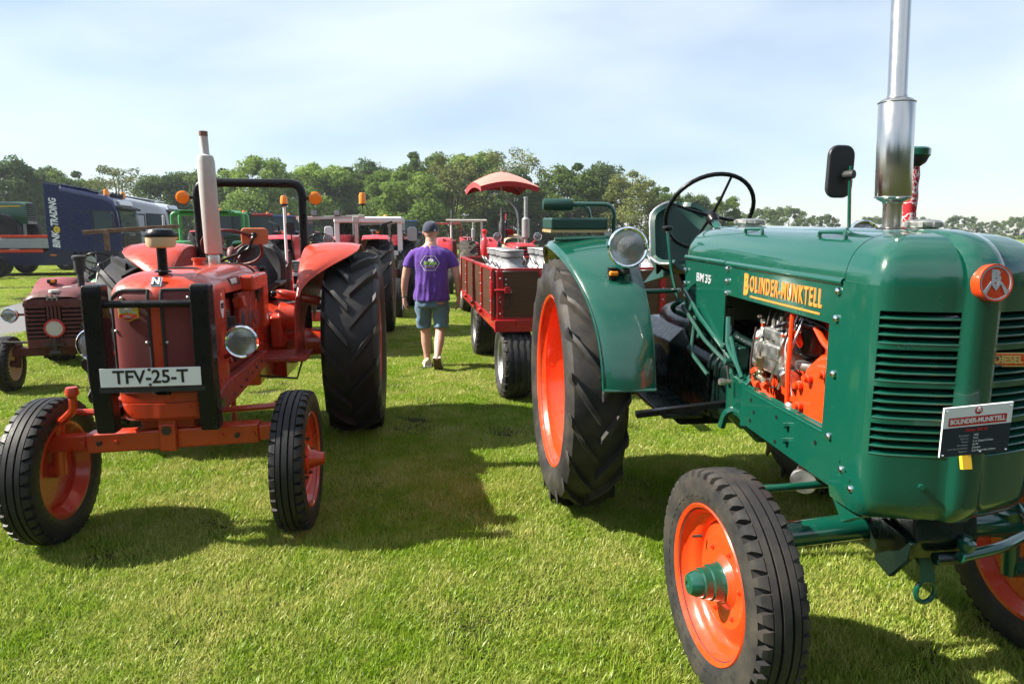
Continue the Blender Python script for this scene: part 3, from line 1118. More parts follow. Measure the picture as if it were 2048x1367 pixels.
def steering_wheel(parent, c, nrm, r, mat='black_paint', spokes=4, ph=.5, col_to=None, colmat='black_paint', rr=.012, dished=.03):
    c = Vector(c)
    a, u, w = basis(nrm)
    mb = MB()
    mb.tube([c + u * (r * math.cos(t)) + w * (r * math.sin(t)) for t in [2 * PI * k / 40 for k in range(40)]], rr, 10, closed=True)
    s = mb.build('steering_wheel', mat, parent)
    mb = MB()
    hubp = c - a * dished
    for k in range(spokes):
        t = ph + 2 * PI * k / spokes
        mb.tube([hubp, hubp.lerp(c, .3) + (u * math.cos(t) + w * math.sin(t)) * (r * .5), c + (u * math.cos(t) + w * math.sin(t)) * r], [.011, .008, .007], 8)
    mb.lathe([(0, .03), (.022, .028), (.034, .012), (.036, -.03), (.026, -.06), (0, -.06)], hubp, a, 18)
    mb.build('spoke', mat, s)
    if col_to is not None:
        MB().cyl(hubp - a * .05, col_to, .022, .024, 14).build('steering_column', colmat, parent)
    return s
# ------------------------------------------------------------------ the big green tractor on the right
GT = thing('vintage_tractor', 'glossy dark green vintage tractor with orange wheels and slatted grille, nearest on the right', 'tractor',
           (1.15, 4.10, 0), face_rz(6.5), 'tractors parked nose forward')
XF[0] = lambda p: (p[0], p[1], p[2] - .024 * (p[0] - 1.0))
ZR, ZT, HW = 1.472, 1.628, .28           # ridge height, crown height, half width of the bonnet
NV = 14
def hood_sec(x, hw=HW, zr=ZR, zt=ZT, nv=NV, p=.50):
    pts = []
    for k in range(-nv, nv + 1):
        v = (1 - abs(k) / nv) * PI / 2
        c = math.cos(v)
        y = (1 if k > 0 else -1) * hw * (c ** p if c > 1e-6 else 0)
        pts.append((x, y, zr + (zt - zr) * math.sin(v) ** .95))
    return pts
def green_body(T):
    mb = MB()
    rows = [hood_sec(.415, .245, ZR + .02, ZT - .07), hood_sec(.425, .265, ZR + .006, ZT - .035), hood_sec(.45, .277, ZR, ZT - .008), hood_sec(.49)]
    rows += [hood_sec(x) for x in (.7, .9, 1.1, 1.3, 1.5, 1.7, 1.8, 1.857)]
    mb.grid(rows)
    mb.prism([(p[1], p[2]) for p in rows[0]], (.415, 0, 0), (0, 1, 0), (0, 0, 1), (.004, 0, 0))
    hood = mb.build('bonnet', 'green', T, ang=50)
    # raised top strip, beads along the lower edge, handles, filler caps
    mb = MB()
    G = []
    for x in (.50, .52, 1.2, 1.83, 1.85):
        e = 0 if x in (.50, 1.85) else .007
        G.append([(x, y, ZT - .0005 + e - (abs(y) / .15) ** 2 * .012 - (.012 if abs(y) > .128 else 0)) for y in (-.13, -.125, -.08, 0, .08, .125, .13)])
    mb.grid(G)
    mb.build('top_strip', 'green', hood)
    for s in (-1, 1):
        mb = MB()
        mb.tube([(.44, s * .281, ZR - .004), (.944, s * .281, ZR - .004)], .012, 10)
        mb.build('bead', 'green', hood)
        mb = MB()
        mb.tube([(.952, s * .281, ZR - .006), (1.856, s * .281, ZR - .006)], .013, 10)
        mb.build('bead', 'green', hood)
        for x in (.98, 1.58):
            mb = MB()
            mb.tube(bend([(x, s * .215, 1.602), (x, s * .215, 1.622), (x + .16, s * .215, 1.625), (x + .16, s * .215, 1.598)], .02), .0075, 8)
            mb.build('handle', 'green', hood)
    def cap(x, y, z, r, h):
        mb = MB()
        mb.lathe([(r * .8, 0), (r * .8, h * .35), (r * .95, h * .4), (r, h * .5), (r, h * .8), (r * .9, h * .92), (r * .4, h), (0, h)], (x, y, z), (0, 0, 1), 28)
        for k in range(8):
            t = 2 * PI * k / 8
            mb.box((x + r * math.cos(t), y + r * math.sin(t), z + h * .62), (r * .22, r * .26, h * .36), (0, 0, t))
        mb.build('filler_cap', 'cast_grey', hood)
    cap(.566, 0, ZT - .005, .072, .045)
    cap(1.80, .02, ZT - .005, .056, .045)
    # side panels with fasteners
    def fastener(x, z, s, par, r=.0125):
        me = cached(('fast', s), lambda: MB().lathe([(0, .012), (.006, .011), (.011, .008), (.0125, .003), (.0125, -.002)], (0, 0, 0), (0, s, 0), 14).mesh('bolt', 'chrome'))
        z2 = XF[0]((x, 0, z))[2]
        return ob('bolt', me, par, (x, s * (HW + .006), z2))
    for s in (-1, 1):
        mb = MB()
        mb.pxz([(.432, 1.20), (.62, 1.165), (.94, 1.088), (.946, 1.462), (.432, 1.462)], s * (HW - .012), s * HW)
        p1 = mb.build('side_panel', 'green', T, bevel=.003)
        for x, z in ((.45, 1.40), (.45, 1.33), (.455, 1.26)):
            fastener(x, z, s, p1)
        mb = MB()
        mb.pxz([(.951, 1.326), (1.862, 1.320), (1.862, 1.460), (.951, 1.460)], s * (HW - .008), s * (HW + .004))
        p2 = mb.build('side_panel', 'green', T, bevel=.003)
        for x, z in ((.975, 1.445), (.975, 1.39), (.975, 1.336), (1.838, 1.435), (1.838, 1.345)):
            fastener(x, z, s, p2)
        u = (1, 0, 0) if s < 0 else (-1, 0, 0)
        y = s * (HW + .0055)
        L = text('B', .118, 'letter_orange', p2, (1.165 if s < 0 else 1.70, y, 1.388), u, (0, 0, 1), sx=.62, off=.006)
        t1 = text('OL', .092, 'letter_orange', p2, ((1.20 if s < 0 else 1.66), y, 1.395), u, (0, 0, 1), sx=.53, off=.0014, align='LEFT', space=1.16)
        xe = max(v.co.x for v in t1.data.vertices) + .011 if s < 0 else min(v.co.x for v in t1.data.vertices) - .011
        text('INDER-MUNKTELL', .092, 'letter_orange', p2, (xe, y, 1.395), u, (0, 0, 1), sx=.53, off=.0014, align='LEFT', space=1.20)
        MB().bx(1.205, 1.735, y - .001, y + .001, 1.342, 1.349).build('underline', 'letter_orange', p2)
        if s < 0:
            text('BM', .058, 'letter_grey', p1, (.645, -(HW + .002), 1.375), u, (0, 0, 1), sx=1.25, off=.001, space=1.05)
            text('35', .058, 'letter_grey', p1, (.745, -(HW + .002), 1.375), u, (0, 0, 1), sx=1.25, off=.001, space=1.05)
    # dashboard bulkhead
    MB().bx(.46, .50, -.26, .26, 1.05, 1.48).build('bulkhead', 'green_dirty', T, bevel=.005)
    # grille cowl: outline in plan, swept vertically, louvres left open
    half = [(1.864, -.283), (1.93, -.283), (1.985, -.2825), (2.015, -.280), (2.036, -.271), (2.049, -.256), (2.058, -.236), (2.066, -.21), (2.075, -.178), (2.084, -.145),
            (2.091, -.115), (2.096, -.085), (2.100, -.060), (2.106, -.050), (2.116, -.042), (2.122, -.030), (2.124, 0)]
    plan = half + [(x, -y) for x, y in reversed(half[:-1])]
    npl = len(plan)
    i0, i1 = 4, 12                       # louvre columns on the right half of the plan
    z0, ztop, zc = .775, 1.405, ZR
    slots = []
    z = 1.398
    for gnum in range(4):
        for k in range(4):
            slots.append((z - .0185, z))
            z -= .0252
        z -= .0145
    zs = [.742, .775, .80, .86, .92]
    for a, b in reversed(slots):
        zs += [a, b]
    zs += [1.43, 1.455, zc]
    zs = sorted(set(round(v, 5) for v in zs))
    def inset(v):                        # lower edge turns inwards
        return .03 if v < .76 else (.006 if v < .78 else 0)
    G = []
    for v in zs:
        k = inset(v)
        G.append([(x - (k if x > 1.9 else 0), y * (1 - k * 1.0), v) for x, y in plan])
    slotrows = set()
    for a, b in slots:
        slotrows.add(zs.index(round(a, 5)))
    def skip(i, k):
        return i in slotrows and (i0 <= k < i1 or npl - 1 - i1 <= k < npl - 1 - i0)
    mb = MB()
    mb.grid(G, skip)
    cowl = mb.build('grille_cowl', 'green', T, solid=-.006, ang=34)
    # rolled lips of the louvres: one slat under every slot
    for a, b in slots:
        for s in (-1, 1):
            seg = [(plan[i][0] + .003, plan[i][1] * 1.012, a - .0035) for i in range(i0, i1 + 1)]
            if s > 0:
                seg = [(x, -y, zz) for x, y, zz in seg]
            rings = []
            for i, p in enumerate(seg):
                pa_, pb_ = Vector(seg[max(0, i - 1)]), Vector(seg[min(len(seg) - 1, i + 1)])
                d = (pb_ - pa_).normalized()
                nrm = Vector((d.y, -d.x, 0)) * (1 if s < 0 else -1)
                if nrm.x < 0:
                    nrm = -nrm
                P = Vector(p)
                rings.append([P - nrm * .020 + Vector((0, 0, .010)), P + nrm * .002 + Vector((0, 0, .0035)), P + nrm * .004, P + nrm * .002 - Vector((0, 0, .0035)), P - nrm * .020 - Vector((0, 0, -.004))])
            MB().loft(rings).build('slat', 'green', cowl)
    # cap dome over the cowl
    rows = []
    for k in range(0, 11):
        v = k / 10 * PI / 2
        c = math.cos(v)
        f, g = (c ** .50 if c > 1e-6 else 0), (c ** .56 if c > 1e-6 else 0)
        zz = zc + (ZT - zc) * math.sin(v) ** .95
        rows.append([(1.864 + (x - 1.864) * g, y * f, zz) for x, y in plan])
    MB().grid(rows).build('nose_cap', 'green', cowl, ang=60)
    # centre rib over the nose
    mb = MB()
    G = []
    for k in range(0, 11):
        v = k / 10 * PI / 2
        c = math.cos(v)
        g = c ** .56 if c > 1e-6 else 0
        zz = zc + (ZT - zc) * math.sin(v) ** .95
        xx = 1.864 + (2.124 - 1.864) * g
        e = .010
        G.append([(xx - .008, -.062, zz - .012 * math.sin(v)), (xx + e * .6 * c, -.045, zz + e * .5 * math.sin(v)), (xx + e * c, -.02, zz + e * math.sin(v)), (xx + e * c, .02, zz + e * math.sin(v)), (xx + e * .6 * c, .045, zz + e * .5 * math.sin(v)), (xx - .008, .062, zz - .012 * math.sin(v))])
    MB().grid(G).build('nose_rib', 'green', cowl, ang=60)
    MB().bx(1.87, 2.02, -.245, .245, .84, 1.44).build('radiator', 'matt_black', cowl)
    # apron below the grille, with the side skirts
    for s in (-1, 1):
        for x, z, m_ in ((1.845, 1.16, 1), (1.845, .945, 1), (1.93, .86, 1), (1.985, .815, 1)):
            fastener(x, z, s, cowl)
        for x, z in ((1.915, .885), (1.95, .865), (1.975, .842)):
            MB().cyl((x, s * .280, z), (x, s * .292, z), .007, n=6).build('bolt', 'green', cowl)
    MB().cyl((2.09, -.13, .86), (2.104, -.134, .86), .009, n=6).build('bolt', 'green', cowl)
    # side pillar of the cowl beside the engine bay
    for s in (-1, 1):
        MB().bx(1.79, 1.866, min(s * .272, s * .2825), max(s * .272, s * .2825), .78, 1.324).build('cowl_side', 'green', cowl, bevel=.002)
    # round badge
    c = Vector((2.137, -.004, 1.488))
    q_ = .74
    d = Vector((.99, 0, .10)).normalized()
    bd = MB().lathe([(r * q_, h) for r, h in [(0, .012), (.066, .012), (.0665, .006), (.066, -.02)]], c, d, 40).build('badge', 'orange', T)
    MB().lathe([(r * q_, h) for r, h in [(.0605, .012), (.061, .015), (.0665, .015), (.067, .012)]], c, d, 44).build('badge_ring', 'letter_grey', bd)
    MB().lathe([(r * q_, h) for r, h in [(.0665, .010), (.067, .0155), (.072, .0155), (.0735, .009), (.072, -.02)]], c, d, 44).build('badge_rim', 'orange', bd)
    up = Vector((-.10, 0, .99)).normalized()
    o = c + d * .0135
    text("B", .062 * q_, 'letter_grey', bd, o + up * .024 * q_, (0, 1, 0), up, off=.003, sx=1.05)
    mb = MB()
    for q in ([(-.055, -.036), (-.042, -.046), (-.020, -.006), (.0, -.030), (.020, -.006), (.042, -.046), (.055, -.036), (.022, .006), (.012, .006), (0, -.010), (-.012, .006), (-.022, .006)],):
        mb.prism([(a_ * q_, b_ * q_) for a_, b_ in q], o, (0, 1, 0), up, d * .002)
    mb.build('monogram', 'letter_grey', bd)
    # DIESEL plate
    pl = MB().box((2.101, .105, 1.253), (.006, .125, .036), (0, 0, -.10)).build('diesel_plate', 'orange', T, bevel=.002)
    MB().box((2.1005, .105, 1.253), (.004, .131, .042), (0, 0, -.10)).build('plate_rim', 'letter_gold', pl)
    text('DIESEL', .032, 'letter_gold', pl, (2.1055, .105, 1.253), (.10, 1, 0), (0, 0, 1), off=.0012, sx=.95)
    # information board hung on the nose
    B0 = Vector((2.185, -.045, 1.065))
    u, v = Vector((.03, 1, .075)).normalized(), Vector((.10, -.20, 1)).normalized()
    w = u.cross(v).normalized()
    v = w.cross(u)
    BW, BH = .212, .155
    def P(a, b, t=0): return B0 + u * (a * BW) + v * (b * BH) + w * t
    mb = MB().prism([(-.5 * BW, -.5 * BH), (.5 * BW, -.5 * BH), (.5 * BW, .5 * BH), (-.5 * BW, .5 * BH)], B0, u, v, -w * .006)
    sg = mb.build('information_board', 'plate_white', T, bevel=.0015)
    MB().prism([(-.495 * BW, -.495 * BH), (.495 * BW, -.495 * BH), (.495 * BW, .09 * BH), (-.495 * BW, .09 * BH)], B0, u, v, w * .0006).build('navy_field', 'sign_navy', sg)
    MB().prism([(-.42 * BW, .12 * BH), (.42 * BW, .12 * BH), (.42 * BW, .29 * BH), (-.42 * BW, .29 * BH)], B0, u, v, w * .0006).build('red_band', 'sign_red', sg)
    text('BOLINDER-MUNKTELL', .0205, 'plate_white', sg, P(0, .205, .001), u, v, ext=.0003, off=.0006, sx=.82)
    MB().lathe([(.0, .0008), (.0115, .0008), (.0115, 0)], P(0, .40), w, 20).build('emblem', 'sign_red', sg)
    text('BM', .011, 'plate_white', sg, P(0, .40, .0013), u, v, ext=.0003, off=.0004)
    text('Motor BM 35', .0125, 'sign_red', sg, P(0, .02, .001), u, v, ext=.0003, off=.0004)
    for k, (a, b) in enumerate((('Bouwjaar:', '1952'), ('Serie nr:', '7513'), ('Motor:', '3 cil. Diesel 3,4 liter'), ('Vermogen:', '42 PK'), ('Land van herkomst:', 'Zweden'), ('Eigenaar:', 'G.B. Roeterink Zelhem'))):
        text(a, .0088, 'letter_grey', sg, P(-.10, -.085 - .065 * k, .001), u, v, ext=.0003, align='RIGHT', sx=.9)
        text(b, .0088, 'plate_white', sg, P(-.04, -.085 - .065 * k, .001), u, v, ext=.0003, align='LEFT', sx=.9)
    for a, b in ((-.46, .44), (.46, .44), (-.46, -.45), (.46, -.45), (0, .45), (.08, -.44)):
        MB().sphere(P(a, b, .001), .0035, 8, 4).build('screw', 'chrome', sg)
    MB().box((2.135, -.03, .975), (.012, .03, .09), (0, -.25, 0)).build('bracket', 'yellow', sg)
    MB().bar(P(0, -.1, -.008), (2.11, -.03, .95), .03, .005).build('bracket', 'yellow', sg)
    # chassis rails with bolts and holes
    for s in (-1, 1):
        mb = MB()
        mb.pxz([(1.19, .785), (1.80, .770), (2.02, .770), (2.02, .80), (1.862, .80), (1.86, .955), (1.19, .955)], s * .262, s * .277)
        rl = mb.build('chassis_rail', 'green', T, bevel=.002)
        MB().prism([(0, 0), (.018, -.020), (.018, -.026), (0, -.006)], (1.19, s * .262, .962), (0, s, 0), (0, 0, 1), (.67, 0, 0)).build('rail_lip', 'green', rl)
        for x, z in ((1.25, .91), (1.28, .865), (1.25, .82), (1.47, .90), (1.47, .80), (1.75, .89)):
            MB().cyl((x, s * .2745, z), (x, s * .2785, z), .0085, n=14).build('hole', 'matt_black', rl)
        for x, z in ((1.56, .895), (1.56, .835)):
            MB().cyl((x, s * .277, z), (x, s * .298, z), .011, n=6).build('bolt', 'green', rl)
        mb = MB()
        mb.pxz([(1.80, .77), (2.02, .77), (2.0, .72), (1.96, .70), (1.90, .66), (1.84, .72)], s * .22, s * .255)
        mb.build('axle_hanger', 'green', T, bevel=.004)
green_body(GT)

def green_engine(T):
    e = MB().bx(1.16, 1.86, -.17, .17, .70, 1.10).bx(1.20, 1.84, -.13, .13, 1.10, 1.36).build('engine_block', 'orange', T, bevel=.02)
    # big timing case at the front of the bay
    prof = [(1.545, .80), (1.53, .93), (1.54, 1.05), (1.59, 1.13), (1.67, 1.19), (1.78, 1.215), (1.86, 1.215), (1.86, .78)]
    MB().pxz(prof, -.24, -.10).build('timing_case', 'orange', e, bevel=.022, seg=3)
    prof2 = [(1.565, .79), (1.555, .92), (1.565, 1.035), (1.61, 1.105), (1.685, 1.16), (1.86, 1.18), (1.86, .79)]
    MB().pxz(prof2, -.258, -.20).build('case_cover', 'orange', e, bevel=.012, seg=3)
    for x, z in ((1.60, 1.06), (1.61, .985), (1.755, 1.135), (1.66, 1.10)):
        MB().lathe([(.016, 0), (.017, .02), (.013, .022), (.012, .034), (0, .035)], (x, -.255, z), (0, -1, 0), 12).build('case_bolt', 'orange', e)
    # injection pump: cast housing with governor and fittings
    pm = MB()
    pm.bx(1.255, 1.42, -.25, -.14, 1.045, 1.23)
    pm.bx(1.265, 1.41, -.257, -.14, 1.10, 1.17)
    p = pm.build('injection_pump', 'cast_grey', T, bevel=.012, seg=3)
    gv = MB()
    gv.cyl((1.255, -.20, 1.115), (1.195, -.20, 1.11), .068, .062, 20)
    gv.sphere((1.192, -.205, 1.165), (.032, .05, .045), 14, 8)
    gv.sphere((1.190, -.205, 1.07), (.032, .05, .045), 14, 8)
    gv.cyl((1.25, -.215, 1.17), (1.20, -.215, 1.21), .02, .016, 12)
    gv.build('governor', 'cast_grey', p)
    for k in range(3):
        MB().tube(bend([(1.285 + .04 * k, -.215, 1.23), (1.285 + .04 * k, -.215, 1.285), (1.30 + .06 * k, -.14, 1.33)], .03), .0045, 7).build('fuel_pipe', 'greasy', p)
        MB().cyl((1.285 + .04 * k, -.215, 1.225), (1.285 + .04 * k, -.215, 1.26), .0095, .008, 8).build('fitting', 'cast_grey', p)
        MB().cyl((1.275 + .045 * k, -.2585, 1.185), (1.275 + .045 * k, -.2545, 1.185), .005, n=10).build('screw', 'greasy', p)
    MB().lathe([(.0, .008), (.045, .007), (.05, 0), (.045, -.006), (0, -.008)], (1.405, -.225, 1.262), (-.35, -.3, .9), 26).build('cover_disc', 'black_paint', p)
    MB().lathe([(.0, .0), (.038, .0), (.042, .006), (.042, .07), (.036, .078), (.02, .078), (.018, .09), (0, .09)], (1.40, -.205, 1.06), (.8, -.3, -.1), 24).build('coupling', 'steel', p)
    MB().lathe([(.0, .012), (.02, .012), (.022, .004), (.015, -.004), (.012, -.05), (.022, -.055), (.024, -.10), (.012, -.12), (0, -.12)], (1.272, -.255, 1.095), (0, 0, 1), 16).build('feed_pump', 'bronze', p)
    MB().cyl((1.272, -.255, .975), (1.272, -.255, .925), .02, .018, 14).build('sediment_bowl', 'bronze', p)
    MB().cyl((1.25, -.262, 1.02), (1.35, -.262, 1.005), .016, n=10).cyl((1.33, -.262, 1.008), (1.352, -.262, 1.005), .019, n=6).build('union', 'bronze', p)
    for a in (((1.24, -.27, 1.03), (1.262, -.27, 1.045)), ((1.345, -.272, 1.0), (1.37, -.274, .998)), ((1.27, -.27, .99), (1.30, -.272, .988))):
        MB().cyl(a[0], a[1], .014, n=8).build('union_nut', 'orange', p)
    # black filter with bracket, orange pipes
    MB().lathe([(0, .03), (.03, .03), (.055, .01), (.058, -.09), (.05, -.11), (.02, -.13), (0, -.13)], (1.475, -.16, 1.262), (0, 0, 1), 24).build('fuel_filter', 'black_paint', T)
    MB().cyl((1.49, -.20, 1.27), (1.62, -.20, 1.275), .014, n=10).sphere((1.485, -.205, 1.268), .018).build('filter_pipe', 'black_paint', T)
    MB().lathe([(.0, .0), (.05, .0), (.055, .012), (.05, .03), (0, .03)], (1.50, -.17, 1.095), (0, 0, 1), 20).build('filter_bowl', 'cast_grey', T)
    def pipe(pts, r, mat, rad=.03):
        MB().tube(bend(pts, rad), r, 8).build('pipe', mat, e)
    pipe([(1.515, -.262, 1.34), (1.505, -.262, 1.10), (1.51, -.258, .93), (1.47, -.256, .925), (1.22, -.256, .972), (1.20, -.258, 1.04)], .0095, 'orange')
    pipe([(1.30, -.262, 1.0), (1.32, -.262, .975), (1.40, -.256, .955)], .008, 'orange')
    pipe([(1.61, -.22, 1.275), (1.68, -.23, 1.235), (1.76, -.22, 1.20)], .012, 'orange')
    pipe([(1.46, -.20, 1.24), (1.50, -.23, 1.225), (1.49, -.2, 1.18)], .013, 'orange')
    pipe([(1.23, -.262, 1.22), (1.225, -.275, 1.10), (1.23, -.277, 1.0)], .005, 'greasy')
    pipe([(1.25, -.15, 1.31), (1.45, -.21, 1.31), (1.60, -.2, 1.27)], .006, 'black_paint')
    pipe([(1.40, -.15, 1.29), (1.55, -.22, 1.30), (1.75, -.2, 1.26)], .005, 'black_paint')
    MB().lathe([(.018, 0), (.02, .09), (.012, .10)], (1.525, -.255, .875), (0, 0, 1), 12).build('dipstick_tube', 'cast_grey', T)
    MB().sphere((1.30, -.12, 1.30), (.05, .04, .03), 12, 6).build('rocker_end', 'orange', e)
    MB().bx(1.62, 1.86, -.10, .10, 1.18, 1.34).build('water_outlet', 'green_dirty', T, bevel=.02)
    random.seed(9)
    for k in range(14):                  # small bolts, clips and unions crowded round the pump
        q = (random.uniform(1.20, 1.50), -.235 - random.uniform(0, .02), random.uniform(.97, 1.30))
        MB().cyl(q, (q[0], q[1] - .014, q[2]), random.uniform(.005, .010), n=6).build('engine_bolt', random.choice(['cast_grey', 'greasy', 'orange', 'bronze']), e)
    for k in range(5):
        x = random.uniform(1.2, 1.5)
        pipe([(x, -.20, 1.31), (x + random.uniform(-.06, .06), -.252, 1.18), (x + random.uniform(-.08, .12), -.25, 1.0)], random.uniform(.003, .0055), random.choice(['greasy', 'cast_grey', 'black_paint']))
    # starter / generator end below the rail
    MB().lathe([(0, .02), (.045, .02), (.05, .012), (.05, .0), (.04, -.01), (.04, -.22), (0, -.22)], (1.60, -.22, .69), (.75, -.55, .0), 20).build('starter_motor', 'cast_grey', T)
    # clutch housing, gearbox, rear axle
    def ring(x, hy, z0, z1, c=.28):
        k = c * min(hy, (z1 - z0) / 2)
        return [(x, -hy + k, z0), (x, hy - k, z0), (x, hy, z0 + k), (x, hy, z1 - k), (x, hy - k, z1), (x, -hy + k, z1), (x, -hy, z1 - k), (x, -hy, z0 + k)]
    MB().loft([ring(1.19, .272, .70, 1.04, .45), ring(1.155, .278, .69, 1.05, .45), ring(1.15, .258, .70, 1.045, .45), ring(1.05, .245, .70, 1.03, .5), ring(.98, .235, .70, 1.02, .45), ring(.965, .25, .69, 1.03, .4), ring(.94, .25, .69, 1.03, .4)]).build('clutch_housing', 'green', T, bevel=.006)
    MB().loft([ring(.94, .225, .70, 1.0), ring(.70, .215, .66, .98), ring(.35, .24, .60, 1.02), ring(.28, .30, .50, 1.06), ring(-.30, .30, .50, 1.06), ring(-.36, .24, .55, 1.0)]).build('gearbox', 'green_black', T, bevel=.012)
    def oval(x, hy, z0, z1):
        return [(x, hy * math.copysign(abs(math.cos(t)) ** .7, math.cos(t)), (z0 + z1) / 2 + (z1 - z0) / 2 * math.copysign(abs(math.sin(t)) ** .7, math.sin(t))) for t in [2 * PI * k / 28 for k in range(28)]]
    gb = MB().loft([oval(.92, .15, .96, 1.05), oval(.90, .17, .94, 1.07), oval(.75, .185, .94, 1.10), oval(.55, .20, .92, 1.135), oval(.30, .215, .92, 1.155), oval(0, .22, .92, 1.17), oval(-.20, .20, .94, 1.16), oval(-.27, .15, .98, 1.12)]).build('gearbox_cover', 'green_black', T, ang=60)
    for x in (.70, .78):
        MB().tube(bend([(x, -.10, 1.05), (x, -.235, 1.0), (x, -.245, .70)], .06), .010, 8).build('rib', 'green_black', gb)
    for s in (-1, 1):
        MB().lathe([(.19, 0), (.19, .05), (.13, .10), (.105, .25), (.10, .40), (.16, .42), (.16, .46)], (0, s * .28, .735), (0, s, 0), 28).build('axle_housing', 'green_black', T)
        MB().bx(.24, .80, min(s * .30, s * .50), max(s * .30, s * .50), .70, .72).build('foot_plate', 'green_black', T, bevel=.004)
    MB().bar((.86, -.66, .745), (.90, -.20, .80), .035, .03).build('step_bar', 'black_paint', T, bevel=.004)
    MB().tube(bend([(1.0, -.20, .80), (.97, -.26, .78), (.95, -.27, .70)], .03), .018, 8).build('step_bracket', 'green', T)
    # levers, linkage and pedals in front of the seat
    def rod(pts, r, mat='green', nm='linkage_rod', rad=.03):
        return MB().tube(bend(pts, rad), r, 8).build(nm, mat, T)
    rod([(.48, -.30, 1.30), (.70, -.30, 1.19), (1.02, -.27, 1.04)], .012)
    rod([(.52, -.32, 1.22), (.80, -.31, 1.09), (1.03, -.29, 1.02)], .010, 'green_dirty')
    rod([(.62, -.29, 1.18), (.66, -.32, 1.00), (.86, -.31, .93)], .010, 'green_dirty')
    rod([(.95, -.26, 1.22), (1.0, -.28, 1.10), (1.10, -.27, 1.02)], .014, 'green')
    rod([(1.02, -.275, 1.14), (1.10, -.28, 1.04), (1.16, -.28, .985)], .011, 'green')
    rod([(.80, -.20, 1.17), (1.0, -.24, 1.14), (1.18, -.22, 1.12)], .018, 'green_black')
    rod([(.86, -.25, 1.10), (.98, -.27, 1.00), (1.00, -.26, .90)], .006, 'black_dull')
    for q in ((.90, -.25, 1.12), (.98, -.28, 1.09), (.74, -.30, 1.10), (1.04, -.29, 1.03), (.62, -.30, 1.22)):
        MB().lathe([(0, .022), (.016, .02), (.018, 0), (.012, -.02), (0, -.02)], q, (0, -1, .2), 10).build('pivot', 'green_dirty', T)
    MB().cyl((1.0, -.255, .93), (1.0, -.30, .93), .012, n=6).cyl((1.0, -.29, .93), (1.0, -.312, .93), .016, n=6).build('stop_bolt', 'cast_grey', T)
    MB().box((.98, -.23, 1.05), (.16, .05, .10)).build('linkage_bracket', 'green_dirty', T, bevel=.008)
    MB().box((.86, -.22, 1.20), (.05, .04, .12)).build('linkage_bracket', 'green', T, bevel=.008)
    lv = rod([(.40, -.30, 1.22), (.33, -.32, 1.38), (.30, -.34, 1.60)], .009, 'green', 'gear_lever')
    MB().lathe([(0, .02), (.022, .016), (.03, .006), (.026, -.004), (.01, -.012)], (.30, -.34, 1.61), (-.05, 0, 1), 16).build('knob', 'black_paint', lv)
    lv = rod([(.42, -.18, 1.15), (.30, -.20, 1.32), (.28, -.20, 1.40)], .010, 'green', 'gear_lever')
    MB().sphere((.28, -.20, 1.415), (.026, .026, .034), 12, 8).build('knob', 'black_paint', lv)
    rod([(.55, -.34, 1.25), (.47, -.36, 1.21), (.42, -.33, 1.18), (.42, -.26, 1.15)], .014, 'green')
green_engine(GT)

def green_bench(T, s):
    c = MB().bx(-.20, .10, min(s * .62, s * .95), max(s * .62, s * .95), 1.602, 1.668).build('bench_cushion', 'vinyl_green', T, bevel=.012, seg=3)
    for j in range(5):
        MB().bx(-.20 + .062 * j, -.15 + .062 * j, min(s * .62, s * .95), max(s * .62, s * .95), 1.586, 1.6015).build('slat', 'wood_pale', c)
    MB().bx(-.19, .10, min(s * .60, s * .64), max(s * .60, s * .64), 1.55, 1.588).build('bracket', 'alu', c)
    MB().tube(bend([(.12, s * .93, 1.55), (.12, s * .62, 1.56), (.06, s * .575, 1.57)], .03), .011, 8).build('bench_tube', 'green', c)
    ar = MB().tube(bend([(.06, s * .575, 1.57), (.06, s * .575, 1.745), (.06, s * .86, 1.745)], .07, 7), .0125, 10).build('arm_tube', 'green', T)
    MB().tube(bend([(-.20, s * .66, 1.57), (-.20, s * .66, 1.745), (-.20, s * .86, 1.745)], .07, 7), .0125, 10).build('arm_tube', 'green', T)
    mb = MB()
    mb.lathe([(0, -.005), (.028, 0), (.033, .012), (.034, .15), (.03, .168), (0, .172)], (.06, s * .82, 1.742), (0, s, 0), 18)
    mb.build('arm_pad', 'vinyl_green', ar)
